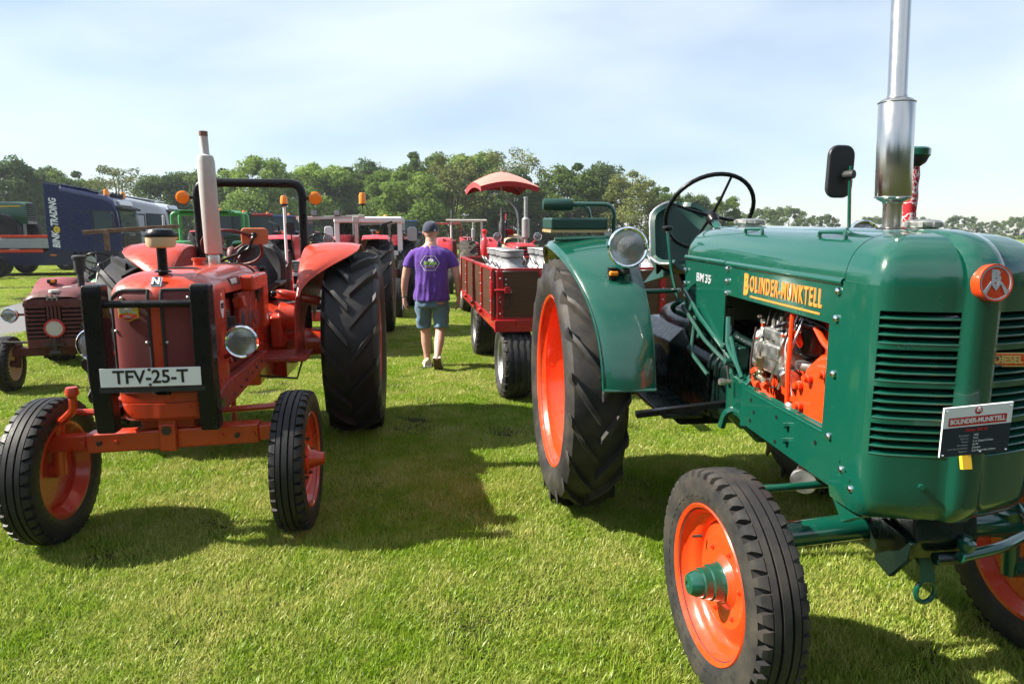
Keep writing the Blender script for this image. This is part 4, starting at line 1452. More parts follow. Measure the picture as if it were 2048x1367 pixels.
def green_rear(T):
    # fenders
    for s in (-1, 1):
        G, E = [], []
        for k in range(0, 25):
            th = R(8) + (R(150) - R(8)) * k / 24
            rf = .805 + .02 * math.sin(th)
            top = max(0, math.sin(th)) ** 3
            yo = .80 + .155 * top
            row = []
            for q, (y, dr) in enumerate(((.545, 0), (.56, .004), (.62, .008), (.70, .006), (.76, -.002), (yo - .02, -.006 - .018 * top), (yo, -.014 - .04 * top))):
                row.append(((rf + dr) * math.cos(th), s * y, .735 + (rf + dr) * math.sin(th)))
            G.append(row)
            E.append(row[-1])
        fd = MB().grid(G).build('fender', 'green', T, solid=.004, ang=40)
        MB().tube(E, .007, 8).build('rolled_edge', 'green', fd)
        b = [Vector(p) for p in G[0]]
        MB().tube([b[0] + Vector((.005, 0, 0)), b[-1] + Vector((.005, 0, 0))], .009, 8).build('flange', 'green', fd)
        # inner wall
        W = []
        for k in range(0, 25):
            th = R(8) + (R(150) - R(8)) * k / 24
            rf = .805 + .02 * math.sin(th)
            W.append([(rf * math.cos(th), s * .545, .735 + rf * math.sin(th)), (.30 * math.cos(th), s * .53, .735 + .30 * math.sin(th))])
        MB().grid(W).build('inner_wall', 'green_dirty', fd, solid=.003)
        # padded bench with arm rest on the right fender
        if s < 0:
          green_bench(T, s)
        # lamps on brackets
        lx, ly, lz = .56, s * .635, 1.523 if s < 0 else 1.56
        br = MB().tube(bend([(.40, s * .30, 1.29), (.50, s * .36, 1.297), (.54, s * .60, 1.297), (.54, s * .63, 1.33), (.54, s * .635, 1.44)], .04), .013, 10).build('lamp_bracket', 'green', T)
        headlamp(T, (lx, ly, lz), .098, (1, s * .05, .03 if s < 0 else .2), .13, 'green')
        MB().sphere((.54, ly, lz - .12), .022, 10, 6).build('lamp_joint', 'black_dull', br)
        il = MB().lathe([(0, -.03), (.022, -.026), (.028, -.005), (.028, .035), (0, .035)], (.53, s * .70, 1.385), (0, 0, 1), 18).build('indicator', 'black_paint', T)
        MB().box((.548, s * .70, 1.392), (.026, .046, .026)).build('amber_lens', 'amber', il, bevel=.008)
        MB().cyl((.53, s * .70, 1.405), (.54, s * .64, 1.40), .012, n=8).build('stalk', 'black_dull', il)
    # driver's seat
    G = []
    ts = [0, .008, .02, .04, .07, .11, .17, .25, .34, .43, .52, .56, .64, .74, .86, .95, 1.0]
    for i, t in enumerate(ts):                   # back from top to pan front
        if t < .55:
            q = t / .55
            x, z = -.47 + .07 * q, 1.77 - .40 * q
        else:
            q = (t - .55) / .45
            x, z = -.40 + .36 * q, 1.37 - .045 * math.sin(q * PI * .7)
        hw = .205 * math.sqrt(max(.12, 1 - (max(0, .16 - t) / .16) ** 2 * .88))
        if t > .9: hw *= 1 - (t - .9) * 2.2
        row = []
        for k in range(-7, 8):
            a = k / 7
            wrap = .09 * abs(a) ** 2.5
            row.append((x + (wrap if t < .55 else wrap * .1 * (1 - q)), -.02 + a * hw, z + (0 if t < .55 else wrap * .75)))
        G.append(row)
    st = MB().grid(G).build('driver_seat', 'vinyl_green', T, solid=.03, ang=60)
    MB().tube(bend([(-.35, 0, 1.32), (-.25, 0, 1.20), (-.2, 0, 1.1)], .08), .03, 10).build('seat_spring', 'green_black', st)
    E = [Vector(G[i][0]) + Vector((-.008, 0, 0)) for i in range(len(ts))]
    MB().tube(E, .009, 8).build('seat_edge', 'galv', st)
    # steering wheel and column
    steering_wheel(T, (.04, 0, 1.70), (-.82, 0, .57), .258, spokes=4, ph=.25, col_to=(.47, 0, 1.44), colmat='green', rr=.0125, dished=.035)
    # exhaust
    def ex(z, z0=1.62): return Vector((1.67 - .05 * (z - z0), -.012 * (z - z0), z + .016))
    mb = MB()
    prof = [(.031, 1.60), (.031, 1.700), (.034, 1.710), (.052, 1.720), (.058, 1.731), (.058, 2.045), (.052, 2.056), (.034, 2.064), (.031, 2.075), (.031, 2.72), (.026, 2.72), (.026, 2.5)]
    rings = []
    for r, z in prof:
        c = ex(z)
        rings.append([c + Vector((r * math.cos(2 * PI * k / 36), r * math.sin(2 * PI * k / 36), 0)) for k in range(36)])
    pipe_ = mb.loft(rings, cap=False).build('exhaust_stack', 'steel', T, ang=45)
    for z in (1.727, 2.048):
        c = ex(z)
        MB().tube([c + Vector((.0585 * math.cos(2 * PI * k / 36), .0585 * math.sin(2 * PI * k / 36), 0)) for k in range(36)], .0022, 6, closed=True).build('weld', 'steel', pipe_)
    MB().lathe([(.05, 0), (.05, .008), (.035, .012)], (1.67, 0, ZT), (0, 0, 1), 24).build('exhaust_collar', 'greasy', T)
    # mirror
    mr = MB().prism([(a, b) for a, b in rrect(.128, .222, .045, 5)], (1.09, .138, 1.868), (-.12, .99, 0), (0, .02, 1), (.022, .003, 0)).build('mirror', 'vinyl_black', T, bevel=.008, seg=3)
    MB().prism([(a, b) for a, b in rrect(.110, .20, .038, 5)], (1.0875, .138, 1.868), (-.12, .99, 0), (0, .02, 1), (-.002, 0, 0)).build('mirror_glass', 'chrome', mr)
    MB().tube([(1.13, .185, 1.60), (1.13, .172, 1.80), (1.13, .171, 1.89)], .0075, 8).build('mirror_arm', 'green', mr)
    MB().cyl((1.105, .15, 1.853), (1.15, .175, 1.855), .018, n=12).build('mirror_clamp', 'black_dull', mr)
    # intake with wrapped cloth and round screen cap
    ic = MB().cyl((1.2, .40, 1.30), (1.2, .40, 1.90), .026, n=16).build('air_intake', 'green', T)
    mb = MB()
    mb.lathe([(.030, 1.60 - 1.3), (.034, 1.64 - 1.3), (.031, 1.70 - 1.3), (.034, 1.76 - 1.3), (.030, 1.80 - 1.3), (.033, 1.85 - 1.3), (.028, 1.89 - 1.3)], (1.2, .40, 1.3), (0, 0, 1), 20)
    mb.build('wrapped_cloth', 'bandana', ic)
    MB().lathe([(.03, 1.885), (.05, 1.90), (.061, 1.925), (.061, 1.93)], (1.2, .40, 0), (0, 0, 1), 28).build('screen', 'black_dull', ic)
    MB().lathe([(.062, 1.925), (.066, 1.93), (.066, 1.955), (.058, 1.962), (0, 1.968)], (1.2, .40, 0), (0, 0, 1), 28).build('intake_cap', 'green', ic)
green_rear(GT)

def green_front(T):
    tb = MB()
    tb.cyl((1.79, -.50, .560), (1.79, -.0, .60), .044, .048, 20)
    tb.cyl((1.79, .50, .560), (1.79, .0, .60), .044, .048, 20)
    ax = tb.build('front_axle', 'green', T)
    MB().pxz([(1.68, .74), (2.04, .74), (2.06, .66), (2.02, .58), (1.90, .53), (1.72, .53)], -.10, .12).build('axle_bracket', 'green_black', T, bevel=.01)
    MB().pxz([(1.92, .68), (2.07, .66), (2.06, .60), (1.98, .50), (1.90, .52)], -.125, -.105).build('bracket_cheek', 'green_black', ax, bevel=.004)
    MB().cyl((2.06, -.03, .60), (2.06, .07, .60), .02, n=12).build('pivot_pin', 'green_black', ax)
    c = Vector((2.02, -.02, .465))
    MB().tube([c + Vector((0, .033 * math.cos(t), .038 * math.sin(t))) for t in [2 * PI * k / 20 for k in range(20)]], .0085, 8, closed=True).bar((2.02, -.02, .50), (2.0, -.02, .58), .05, .02, (1, 0, 0)).build('tow_eye', 'green', T)
    for s in (-1, 1):
        k = MB()
        k.cyl((1.79, s * .485, .64), (1.79, s * .505, .37), .030, .028, 14)
        k.cyl((1.79, s * .47, .63), (1.79, s * .48, .60), .05, .05, 14)
        k.cyl((1.79, s * .50, .40), (1.80, s * .60, .395), .04, .035, 14)
        k.build('kingpin', 'green', ax)
        MB().tube(bend([(1.79, s * .48, .655), (1.73, s * .50, .665), (1.62, s * .46, .675)], .03), [.022] * 2 + [.02] * 4 + [.016, .016], 8).build('steering_arm', 'green', ax)
        MB().lathe([(0, .045), (.010, .044), (.012, .03), (.02, .026), (.022, -.01), (0, -.02)], (1.63, s * .465, .69), (0, 0, 1), 12).build('ball_joint', 'green', ax)
    MB().tube([(1.66, -.46, .685), (1.66, -.36, .69), (1.66, -.10, .70), (1.66, .46, .69)], [.019, .014, .014, .014], 10).build('tie_rod', 'green', ax)
    MB().tube(bend([(2.085, .035, .615), (2.06, .20, .625), (1.96, .42, .63), (1.80, .50, .64)], .06), .017, 12).build('drag_link', 'green', ax)
    MB().lathe([(0, .05), (.012, .048), (.016, .036), (.026, .03), (.026, .012), (.018, 0), (0, -.02)], (2.078, .06, .632), (0, 0, 1), 16).build('ball_joint', 'green', ax)
green_front(GT)
XF[0] = None
# wheels
rt = lug_tyre(.735, .33, .50, 19, .042, 'rubber', .052, .32)
rr_ = dish_rim(.50, .33, 'orange', .19, .16)
hub_r = hub_mesh('gr', [(.13, -.02), (.135, 0), (.125, .015), (.07, .02), (.06, .05), (.05, .055), (0, .058)], 'orange')
yd = -.40 * .33 + .19 - .03
ex_r = [('hub', hub_r, (0, yd, 0))] + ring_nuts('orange', yd - .012, .10, 8, .015, .045) + ring_nuts('orange', yd + .0, .145, 8, .012, .03, .6)
vm = MB().cyl((0, 0, 0), (-.01, -.035, -.005), .006, .0045, 8).mesh('valve', 'greasy')
for s in (-1, 1):
    w_ = wheel(GT, (0, s * .79, .735), s, rt, rr_, ex_r + [('valve', vm, (.20, -.055, .395))])
ft = rib_tyre(.395, .175, .262, 46, 'rubber')
fr = dish_rim(.262, .175, 'orange', .085, .075, .012)
hub_f = hub_mesh('gf', [(.085, -.01), (.088, .0), (.070, .012), (.066, .018), (.062, .05), (.056, .054), (.054, .08), (.048, .084), (.045, .105), (.034, .125), (.012, .130), (.010, .124), (0, .124)], 'green', 32)
ydf = -.40 * .175 + .085 - .03
ex_f = [('hub', hub_f, (0, ydf, 0)), ('valve', vm, (-.125, -.035, .115))] + ring_nuts('orange', ydf + .004, .125, 6, .009, .014)
for s in (-1, 1):
    wheel(GT, (1.80 if s < 0 else 1.73, s * (.605 if s < 0 else .70), .395), s, ft, fr, ex_f, steer=R(3))
# ------------------------------------------------------------------ the orange-red tractor on the left
NT = thing('farm_tractor', 'orange red tractor with black front guard, roll bar and TFV-25-T number plate', 'tractor', (-2.07, 5.45, 0), face_rz(8), 'tractors parked nose forward')
def orange_tractor(T):
    half = [(1.70, -.235), (1.80, -.240), (1.90, -.243), (1.965, -.241), (2.005, -.231), (2.035, -.212), (2.055, -.185), (2.066, -.15), (2.073, -.11), (2.078, -.06), (2.080, -.035), (2.084, -.02), (2.085, 0)]
    plan = half + [(x, -y) for x, y in reversed(half[:-1])]
    zc, zt = 1.285, 1.412
    zs = [.655, .675, .70, .748, .749, .753, .754, .80, .86, .95, 1.05, 1.15, 1.22, zc]
    G = []
    for z in zs:
        k = .018 if z < .66 else (.006 if .7485 < z < .7535 else (.03 if z < .749 and False else 0))
        lo = .96 if z < .749 else 1.0
        G.append([(1.70 + (x - 1.70) * (1.02 if z < .749 else 1) - k, y * lo * (1 - k), z) for x, y in plan])
    nose = MB().grid(G).build('nose_cowl', 'nred', T, ang=40)
    rows = []
    for k in range(0, 13):
        v = k / 12 * PI / 2
        c = math.cos(v)
        f, g = (c ** .5 if c > 1e-6 else 0), (c ** .75 if c > 1e-6 else 0)
        zz = zc + (zt - zc) * math.sin(v)
        rows.append([(1.70 + (x - 1.70) * g, y * f, zz) for x, y in plan])
    MB().grid(rows).build('nose_top', 'nred', nose, ang=60)
    # mesh panels with black rubber frames
    def front_x(y):
        y = -abs(y)
        for (xa, ya), (xb, yb) in zip(half[:-1], half[1:]):
            if ya <= y <= yb:
                return xa + (xb - xa) * (y - ya) / (yb - ya)
        return half[-1][0]
    def drop(z):                      # the nose falls back above zc
        if z <= zc: return 0
        q = min(1, (z - zc) / (zt - zc))
        return (1 - math.cos(math.asin(q)) ** .75) * .36
    for s in (-1, 1):
        cols = [(.032 + (.218 - .032) * k / 12) for k in range(13)]
        Gm = []
        for j in range(15):
            t = j / 14
            row = []
            for k, y in enumerate(cols):
                ztop = 1.325 - .045 * max(0, (k - 7) / 5) ** 2.2
                zz = .80 + (ztop - .80) * t
                row.append((front_x(y) + .004 - drop(zz), s * y, zz))
            Gm.append(row)
        gm = MB().grid(Gm).build('grille_mesh', 'grille_mesh_red', nose)
        edge = [Vector(Gm[j][0]) for j in range(15)] + [Vector(Gm[-1][k]) for k in range(1, 13)] + [Vector(Gm[j][-1]) for j in range(13, -1, -1)]
        MB().tube(edge, .0085, 8).build('rubber_frame', 'black_dull', gm)
        for j, k in ((12, 2), (7, 1), (9, 11), (13, 8)):
            MB().sphere(Vector(Gm[j][k]) + Vector((.006, 0, 0)), .009, 10, 6).build('screw', 'cast_grey', gm)
    # N emblem and BMC shield
    em = MB().box((2.035, 0, 1.362), (.012, .050, .062), (0, -.62, 0)).build('emblem', 'chrome', nose, bevel=.006)
    d, up = Vector((.81, 0, .58)), Vector((-.58, 0, .81))
    MB().box(Vector((2.035, 0, 1.362)) + d * .006, (.003, .042, .052), (0, -.62, 0)).build('emblem_field', 'sign_navy', em)
    text('N', .052, 'plate_white', em, Vector((2.035, 0, 1.362)) + d * .0085, (0, 1, 0), up, off=.002)
    sh = MB().prism([(-.05, .035), (.05, .035), (.05, -.02), (0, -.04), (-.05, -.02)], (2.078, -.125, 1.21), (.16, 1, 0), (0, 0, 1), (.008, -.001, 0)).build('shield', 'badge_yellow', nose, bevel=.002)
    MB().prism([(-.045, -.004), (.045, -.004), (.045, -.018), (0, -.035), (-.045, -.018)], (2.0865, -.1265, 1.21), (.16, 1, 0), (0, 0, 1), (.002, 0, 0)).build('shield_field', 'sign_red', sh)
    text('BMC', .042, 'letter_grey', sh, (2.0875, -.127, 1.226), (.16, 1, 0), (0, 0, 1), off=.001)
    text('DIESEL', .016, 'letter_grey', sh, (2.0895, -.127, 1.193), (.16, 1, 0), (0, 0, 1))
    MB().bx(2.08, 2.092, -.02, .045, .795, .815).build('crank_hole', 'matt_black', nose)
    # bonnet behind the nose
    def sec(x, hw, zb, ztop, n=12):
        out = []
        for k in range(-n, n + 1):
            v = (1 - abs(k) / n) * PI / 2
            c = math.cos(v)
            out.append((x, (1 if k > 0 else -1) * hw * (c ** .5 if c > 1e-6 else 0), zb + (ztop - zb) * math.sin(v)))
        return out
    hood = MB().grid([sec(1.695, .236, 1.275, 1.412), sec(1.5, .225, 1.268, 1.412), sec(1.2, .215, 1.262, 1.41), sec(1.1, .225, 1.255, 1.41), sec(.9, .24, 1.25, 1.405), sec(.70, .235, 1.25, 1.395), sec(.62, .20, 1.25, 1.35)]).build('bonnet', 'nred', T, ang=60, solid=.003)
    MB().tube([Vector(p) + Vector((0, (p[1] > 0) * .004 - .002, .003)) for p in sec(1.70, .239, .95, 1.414)], .007, 8).build('rubber_seam', 'black_dull', hood)
    MB().tube([Vector(p) + Vector((0, 0, .002)) for p in sec(.86, .241, 1.25, 1.406)], .005, 8).build('rubber_seam', 'black_dull', hood)
    text('NUFFIELD', .043, 'letter_white', hood, (1.42, .2215, 1.325), (-1, -.03, 0), (0, -.18, 1), off=.001, sx=1.0)
    MB().box((1.42, .218, 1.325), (.21, .004, .05), (.18, 0, -.03)).build('name_plate', 'black_paint', hood)
    text('4/65', .05, 'maroon', hood, (.98, .16, 1.378), (-1, 0, 0), (0, -.75, .6), off=.001)
    st = MB().prism([(-.03, .045), (.03, .045), (.035, .0), (.012, -.05), (-.012, -.05), (-.035, .0)], (1.80, .2425, 1.20), (-1, 0, 0), (0, 0, 1), (0, .0015, 0)).build('sticker', 'plate_white', nose)
    MB().prism([(-.025, .0), (.025, .0), (.025, .03), (-.025, .03)], (1.80, .2442, 1.20), (-1, 0, 0), (0, 0, 1), (0, .001, 0)).build('sticker_field', 'sign_navy', st)
    MB().cyl((1.22, -.03, 1.405), (1.22, -.03, 1.445), .036, .034, 16).cyl((1.22, -.03, 1.44), (1.22, -.03, 1.455), .042, n=16).build('filler_cap', 'nred', hood)
    # flared tank ends with instrument housing
    for s in (-1, 1):
        y0, y1 = sorted((s * .20, s * .285))
        MB().bx(.80, 1.22, y0, y1, 1.245, 1.345).build('tank_flare', 'nred', T, bevel=.02, seg=3)
        y0, y1 = sorted((s * .19, s * .225))
        bp = MB().bx(.82, 1.36, y0, y1, .98, 1.246).build('battery_panel', 'nred_dull', T, bevel=.008)
        y0, y1 = sorted((s * .215, s * .262))
        rd = MB().bx(.70, .84, y0, y1, .97, 1.246).build('panel_end', 'nred', bp, bevel=.008)
        MB().lathe([(.024, 0), (.024, .0015), (0, .0015)], (.77, s * .262, 1.03), (0, s, 0), 18).build('sticker', 'plate_white', rd)
        # frame side
        y0, y1 = sorted((s * .20, s * .255))
        rl = MB().pxz([(.78, .70), (1.85, .655), (2.0, .655), (2.0, .76), (1.80, .80), (.78, .80)], y0, y1).build('chassis_rail', 'nred_dull', T, bevel=.008)
        for k in range(6):
            MB().cyl((1.0 + .14 * k, s * .254, .76 - .012 * k), (1.0 + .14 * k, s * .262, .76 - .012 * k), .010, n=8).build('bolt', 'greasy', rl)
    # engine and driveline
    en = MB().bx(.78, 1.70, -.17, .17, .62, 1.22).build('engine_block', 'nred_dull', T, bevel=.02)
    MB().lathe([(.05, -.1), (.055, 0), (.05, .1), (.03, .12)], (1.50, .22, 1.02), (1, 0, 0), 18).build('dynamo', 'greasy', en)
    random.seed(21)
    for k in range(26):
        p = (random.uniform(.85, 1.66), random.uniform(.165, .24), random.uniform(.82, 1.2))
        dxyz = (random.uniform(.02, .10), random.uniform(.02, .07), random.uniform(.02, .09))
        MB().box(p, dxyz, (random.uniform(-.4, .4), 0, random.uniform(-.3, .3))).build('engine_fitting', random.choice(['greasy', 'nred_dull', 'greasy', 'nred']), en, bevel=.008)
    for k in range(9):
        x = random.uniform(.8, 1.3)
        MB().tube(bend([(x, .19, 1.24), (x + random.uniform(-.05, .25), .23, 1.08), (x + random.uniform(.05, .4), .22, random.uniform(.85, 1.0))], .08), random.uniform(.005, .011), 7).build('pipe', random.choice(['greasy', 'black_dull', 'nred_dull']), en)
    gb = MB().loft([[(x, -hy, z0), (x, hy, z0), (x, hy, z1), (x, hy * .5, z1 + .05), (x, -hy * .5, z1 + .05), (x, -hy, z1)] for x, hy, z0, z1 in ((.80, .20, .55, 1.0), (.55, .19, .55, 1.02), (.30, .20, .52, 1.0), (.22, .27, .48, 1.0), (-.32, .27, .48, 1.0))]).build('gearbox', 'nred', T, bevel=.015)
    for s in (-1, 1):
        MB().lathe([(.17, 0), (.17, .06), (.12, .11), (.10, .30), (.14, .33)], (0, s * .26, .73), (0, s, 0), 26).build('axle_housing', 'nred', T)
        MB().lathe([(.02, 0), (.105, .0), (.115, .012), (.115, .12), (.10, .135), (0, .135)], (.36, s * .27, .98), (0, s, 0), 26).build('brake_drum', 'nred', T)
        MB().tube(bend([(.30, s * .25, 1.15), (.40, s * .30, 1.16), (.30, s * .55, 1.09)], .04), .035, 10).build('hand_brake_tube', 'nred', T)
        y0, y1 = sorted((s * .20, s * .52))
        sp = MB().bx(.48, .86, y0, y1, .725, .752).build('step_plate', 'nred_dull', T, bevel=.006)
        MB().tube([(.80, s * .49, .73), (.82, s * .45, .60), (.80, s * .20, .62)], .008, 8).build('step_stay', 'greasy', sp)
        MB().pxz([(.10, .76), (.48, .76), (.50, 1.0), (.25, 1.05), (.10, 1.0)], s * .215, s * .30).build('side_casting', 'nred', gb, bevel=.02)
        # fender
        G, E = [], []
        for k in range(0, 23):
            th = R(33) + (R(150) - R(33)) * k / 22
            q = min(1, max(0, (th - R(33)) / R(42)))
            q = q * q * (3 - 2 * q)
            rf = .765 + .025 * math.sin(th)
            yo = .455 + .40 * q
            row = [((rf + dr) * math.cos(th), s * (.44 + (yo - .44) * f), .73 + (rf + dr) * math.sin(th)) for f, dr in ((0, -.012), (.06, 0), (.3, .012), (.6, .016), (.85, .010), (1, -.004))]
            G.append(row)
            E.append(row[-1])
        fd = MB().grid(G).build('fender', 'nred', T, solid=.004, ang=50)
        MB().tube(E, .006, 8).build('rolled_edge', 'nred', fd)
        W = []
        for k in range(0, 27):
            th = R(-2) + (R(150) - R(-2)) * k / 26
            W.append([(.775 * math.cos(th), s * .44, .73 + .775 * math.sin(th)), (.30 * math.cos(th), s * .43, .73 + .30 * math.sin(th))])
        MB().grid(W).build('inner_wall', 'nred_dull', fd, solid=.003)
    rl = MB().tube(bend([(.22, -.44, .85), (-.10, -.40, 1.10), (-.10, -.40, 2.0), (-.10, .40, 2.0), (-.10, .40, 1.10), (-.10, .44, .85)][1:-1], .10, 8), .034, 14).build('roll_bar', 'black_paint', T)
    for s in (-1, 1):
        MB().cyl((-.10, s * .40, 1.12), (-.10, s * .40, .80), .034, n=12).build('roll_bar_foot', 'black_paint', rl)
        MB().cyl((-.10, s * .42, 1.885), (-.085, s * .475, 1.885), .014, n=8).build('lamp_stalk', 'black_dull', rl)
        il = MB().lathe([(.0, -.04), (.03, -.036), (.05, -.012), (.052, .0)], (-.08, s * .505, 1.885), (1, 0, 0), 26).build('indicator', 'black_paint', rl)
        MB().lathe([(.052, -.006), (.050, .008), (.036, .014), (.02, .013), (0, .016)], (-.08, s * .505, 1.885), (1, 0, 0), 26).build('amber_lens', 'amber', il)
    # seat
    G = []
    for i in range(0, 13):
        t = i / 12
        if t < .6:
            q = t / .6
            x, z = -.40 + .06 * q, 1.50 - .36 * q
        else:
            q = (t - .6) / .4
            x, z = -.34 + .36 * q, 1.14 - .03 * math.sin(q * PI * .7)
        hw = .20 * (.80 + .2 * min(1, t / .25)) * (1 if t > .1 else (.75 + 2.5 * t))
        G.append([(x + .10 * abs(k / 7) ** 2.2 * (1 if t < .6 else .0), k / 7 * hw, z + (0 if t < .6 else .09 * abs(k / 7) ** 2.2)) for k in range(-7, 8)])
    seat = MB().grid(G).build('driver_seat', 'vinyl_black', T, solid=.035, ang=60)
    MB().tube([Vector(p) for p in [G[i][0] for i in range(12, -1, -1)] + G[0][1:] + [G[i][-1] for i in range(1, 13)]], .016, 8).build('seat_piping', 'vinyl_black', seat)
    MB().cyl((-.2, 0, 1.10), (-.2, 0, .95), .06, n=14).build('seat_post', 'black_dull', seat)
    # dash and steering wheel
    MB().loft([[(.66, -.19, 1.0), (.66, .19, 1.0), (.66, .19, 1.38), (.66, -.19, 1.38)], [(.56, -.17, 1.0), (.56, .17, 1.0), (.56, .17, 1.34), (.56, -.17, 1.34)]]).build('dashboard', 'nred_dull', T, bevel=.01)
    steering_wheel(T, (.42, -.03, 1.50), (-.62, 0, .78), .205, 'maroon', 3, .4, (.62, 0, 1.28), 'black_paint', .011, .03)
    for k, (y, zz) in enumerate(((.10, 1.34), (-.1, 1.3))):
        lv = MB().tube([(.45, y, 1.05), (.30, y * 1.3, 1.22), (.27, y * 1.4, zz)], .008, 7).build('gear_lever', 'black_paint', T)
        MB().sphere((.27, y * 1.4, zz), .022, 10, 6).build('knob', 'black_paint', lv)
    MB().sphere((.52, .26, 1.17), .024, 12, 8).build('throttle_knob', 'black_paint', T)
    # exhaust stack
    def ring(c, r): return [Vector(c) + Vector((r * math.cos(2 * PI * k / 28), r * math.sin(2 * PI * k / 28), 0)) for k in range(28)]
    def ax(z): return (1.0 + .03 * (z - 1.4), -.012 * (z - 1.4), z)
    sp = MB().loft([ring(ax(z), r) for r, z in ((.030, 1.38), (.030, 1.47), (.050, 1.475), (.0535, 1.48), (.0535, 2.05), (.047, 2.085), (.028, 2.095), (.026, 2.10), (.025, 2.235), (.021, 2.235), (.021, 2.15))], cap=False).build('exhaust_stack', 'pipe_white', T, ang=40)
    MB().loft([ring(ax(z), r) for r, z in ((.033, 1.385), (.036, 1.40), (.036, 1.455), (.032, 1.468))], cap=False).build('exhaust_clamp', 'cast_grey', sp)
    MB().loft([ring(ax(z), r) for r, z in ((.0255, 2.205), (.0262, 2.21), (.0262, 2.236), (.02, 2.237))], cap=False).build('exhaust_tip', 'rust', sp)
    # pre-cleaner
    pc = MB().cyl((1.93, 0, 1.39), (1.93, 0, 1.54), .024, n=14).lathe([(.04, 0), (.042, .006), (.03, .012)], (1.93, 0, 1.405), (0, 0, 1), 20).build('air_intake', 'black_paint', T)
    MB().lathe([(.045, 1.53), (.064, 1.535), (.070, 1.55), (.072, 1.588)], (1.93, 0, 0), (0, 0, 1), 28).build('pre_cleaner_bowl', 'cream', pc)
    MB().lathe([(.074, 1.585), (.076, 1.592), (.074, 1.605), (.06, 1.622), (.02, 1.628), (0, 1.628)], (1.93, 0, 0), (0, 0, 1), 28).build('pre_cleaner_lid', 'black_paint', pc)
    # orange-backed mirror on a bent arm
    mr = MB().prism(rrect(.185, .118, .03, 5), (.50, .15, 1.585), (-.10, 1, 0), (0, 0, 1), (.022, .002, 0)).build('mirror', 'foam_orange', T, bevel=.010, seg=3)
    MB().prism(rrect(.165, .10, .025, 5), (.4975, .15, 1.585), (-.10, 1, 0), (0, 0, 1), (-.002, 0, 0)).build('mirror_glass', 'chrome', mr)
    MB().tube(bend([(.53, .15, 1.59), (.56, .15, 1.58), (.57, .12, 1.49), (.60, -.10, 1.40), (.66, -.16, 1.38)], .04), .011, 8).build('mirror_arm', 'black_paint', mr)
    MB().sphere((.53, .15, 1.592), .022, 10, 6).build('mirror_ball', 'black_paint', mr)
    # lamps
    for s in (-1, 1):
        headlamp(T, (1.93, s * .365, 1.035), .083, (1, s * .06, -.02), .10, 'black_paint')
        MB().tube(bend([(1.86, s * .365, 1.035), (1.83, s * .34, .98), (1.80, s * .24, .93)], .03), .012, 8).build('lamp_bracket', 'nred_dull', T)
    # guard with number plate
    gd = ob('front_guard', None, T)
    for s in (-1, 1):
        y = s * .245
        ys_ = sorted((y - .045, y + .045))
        MB().pxz([(2.10, 1.36), (2.19, 1.36), (2.20, 1.30), (2.20, .92), (2.165, .62), (2.08, .62), (2.10, .92)], ys_[0], ys_[1]).build('guard_post', 'black_paint', gd, bevel=.012, seg=3)
        MB().bar((2.13, s * .245, .70), (1.9, s * .23, .71), .05, .05).build('guard_mount', 'black_paint', gd)
    MB().cyl((2.165, -.21, 1.265), (2.165, .21, 1.265), .019, n=14).build('guard_bar', 'black_paint', gd)
    MB().bx(2.19, 2.196, -.245, .245, .835, .86).build('plate_holder', 'black_dull', gd)
    pl = MB().bx(2.203, 2.206, -.232, .232, .865, .957).build('number_plate', 'plate_white', gd, bevel=.001)
    text('TFV-25-T', .092, 'letter_black', pl, (2.207, 0, .910), (0, 1, 0), (0, 0, 1), off=.0015, sx=.96)
    for z in (.948, .874):
        MB().sphere((2.208, -.005, z), .0075, 10, 5).build('screw', 'greasy', pl)
    # front axle
    fa = MB().box((1.98, .02, .545), (.10, .86, .105), (.03, 0, 0)).build('front_axle', 'nred', T, bevel=.012, seg=3)
    MB().box((1.97, 0, .62), (.16, .09, .13)).box((2.045, 0, .56), (.03, .085, .15)).build('axle_pivot', 'nred', fa, bevel=.01)
    MB().pxz([(1.70, .66), (2.05, .66), (2.02, .60), (1.75, .58)], -.13, .13).build('axle_carrier', 'nred_dull', fa, bevel=.01)
    MB().cyl((2.04, 0, .60), (2.07, 0, .60), .024, n=8).build('pivot_bolt', 'greasy', fa)
    for s in (-1, 1):
        MB().box((1.98, s * .50, .545 + s * .012), (.075, .20, .078), (.03, 0, 0)).build('axle_end', 'nred', fa, bevel=.006)
        for k in range(3):
            MB().cyl((2.01, s * (.26 + .08 * k), .545 + s * .008), (2.043, s * (.26 + .08 * k), .545 + s * .008), .014, n=6).build('bolt', 'nred' if k != 1 else 'greasy', fa)
        MB().cyl((1.96, s * .565, .66), (1.96, s * .575, .36), .033, n=14).cyl((1.96, s * .57, .38), (1.95, s * .64, .38), .04, n=12).build('kingpin', 'nred', fa)
        MB().tube(bend([(1.96, s * .565, .665), (2.06, s * .50, .66), (2.13, s * .40, .74), (2.14, s * .395, .80)] if s < 0 else [(1.96, s * .565, .665), (1.82, s * .52, .66), (1.80, s * .50, .66)], .03), .020, 8).build('steering_arm', 'nred', fa)
        MB().tube([(1.84, s * .52, .66), (1.86, s * .10, .64)], .018, 8).build('tie_rod', 'nred', fa)
    MB().lathe([(0, .03), (.025, .028), (.03, .01), (.03, -.01), (.02, -.02), (.012, -.05), (0, -.05)], (2.14, -.395, .83), (0, 0, 1), 14).build('ball_joint', 'nred', fa)
    MB().cyl((1.42, .17, .75), (1.42, .17, .42), .016, n=10).build('stay', 'nred_dull', T)
orange_tractor(NT)
nt_t = lug_tyre(.73, .43, .42, 17, .045, 'rubber_dark', .062, .34)
nt_r = dish_rim(.42, .43, 'nred', .12, .14)
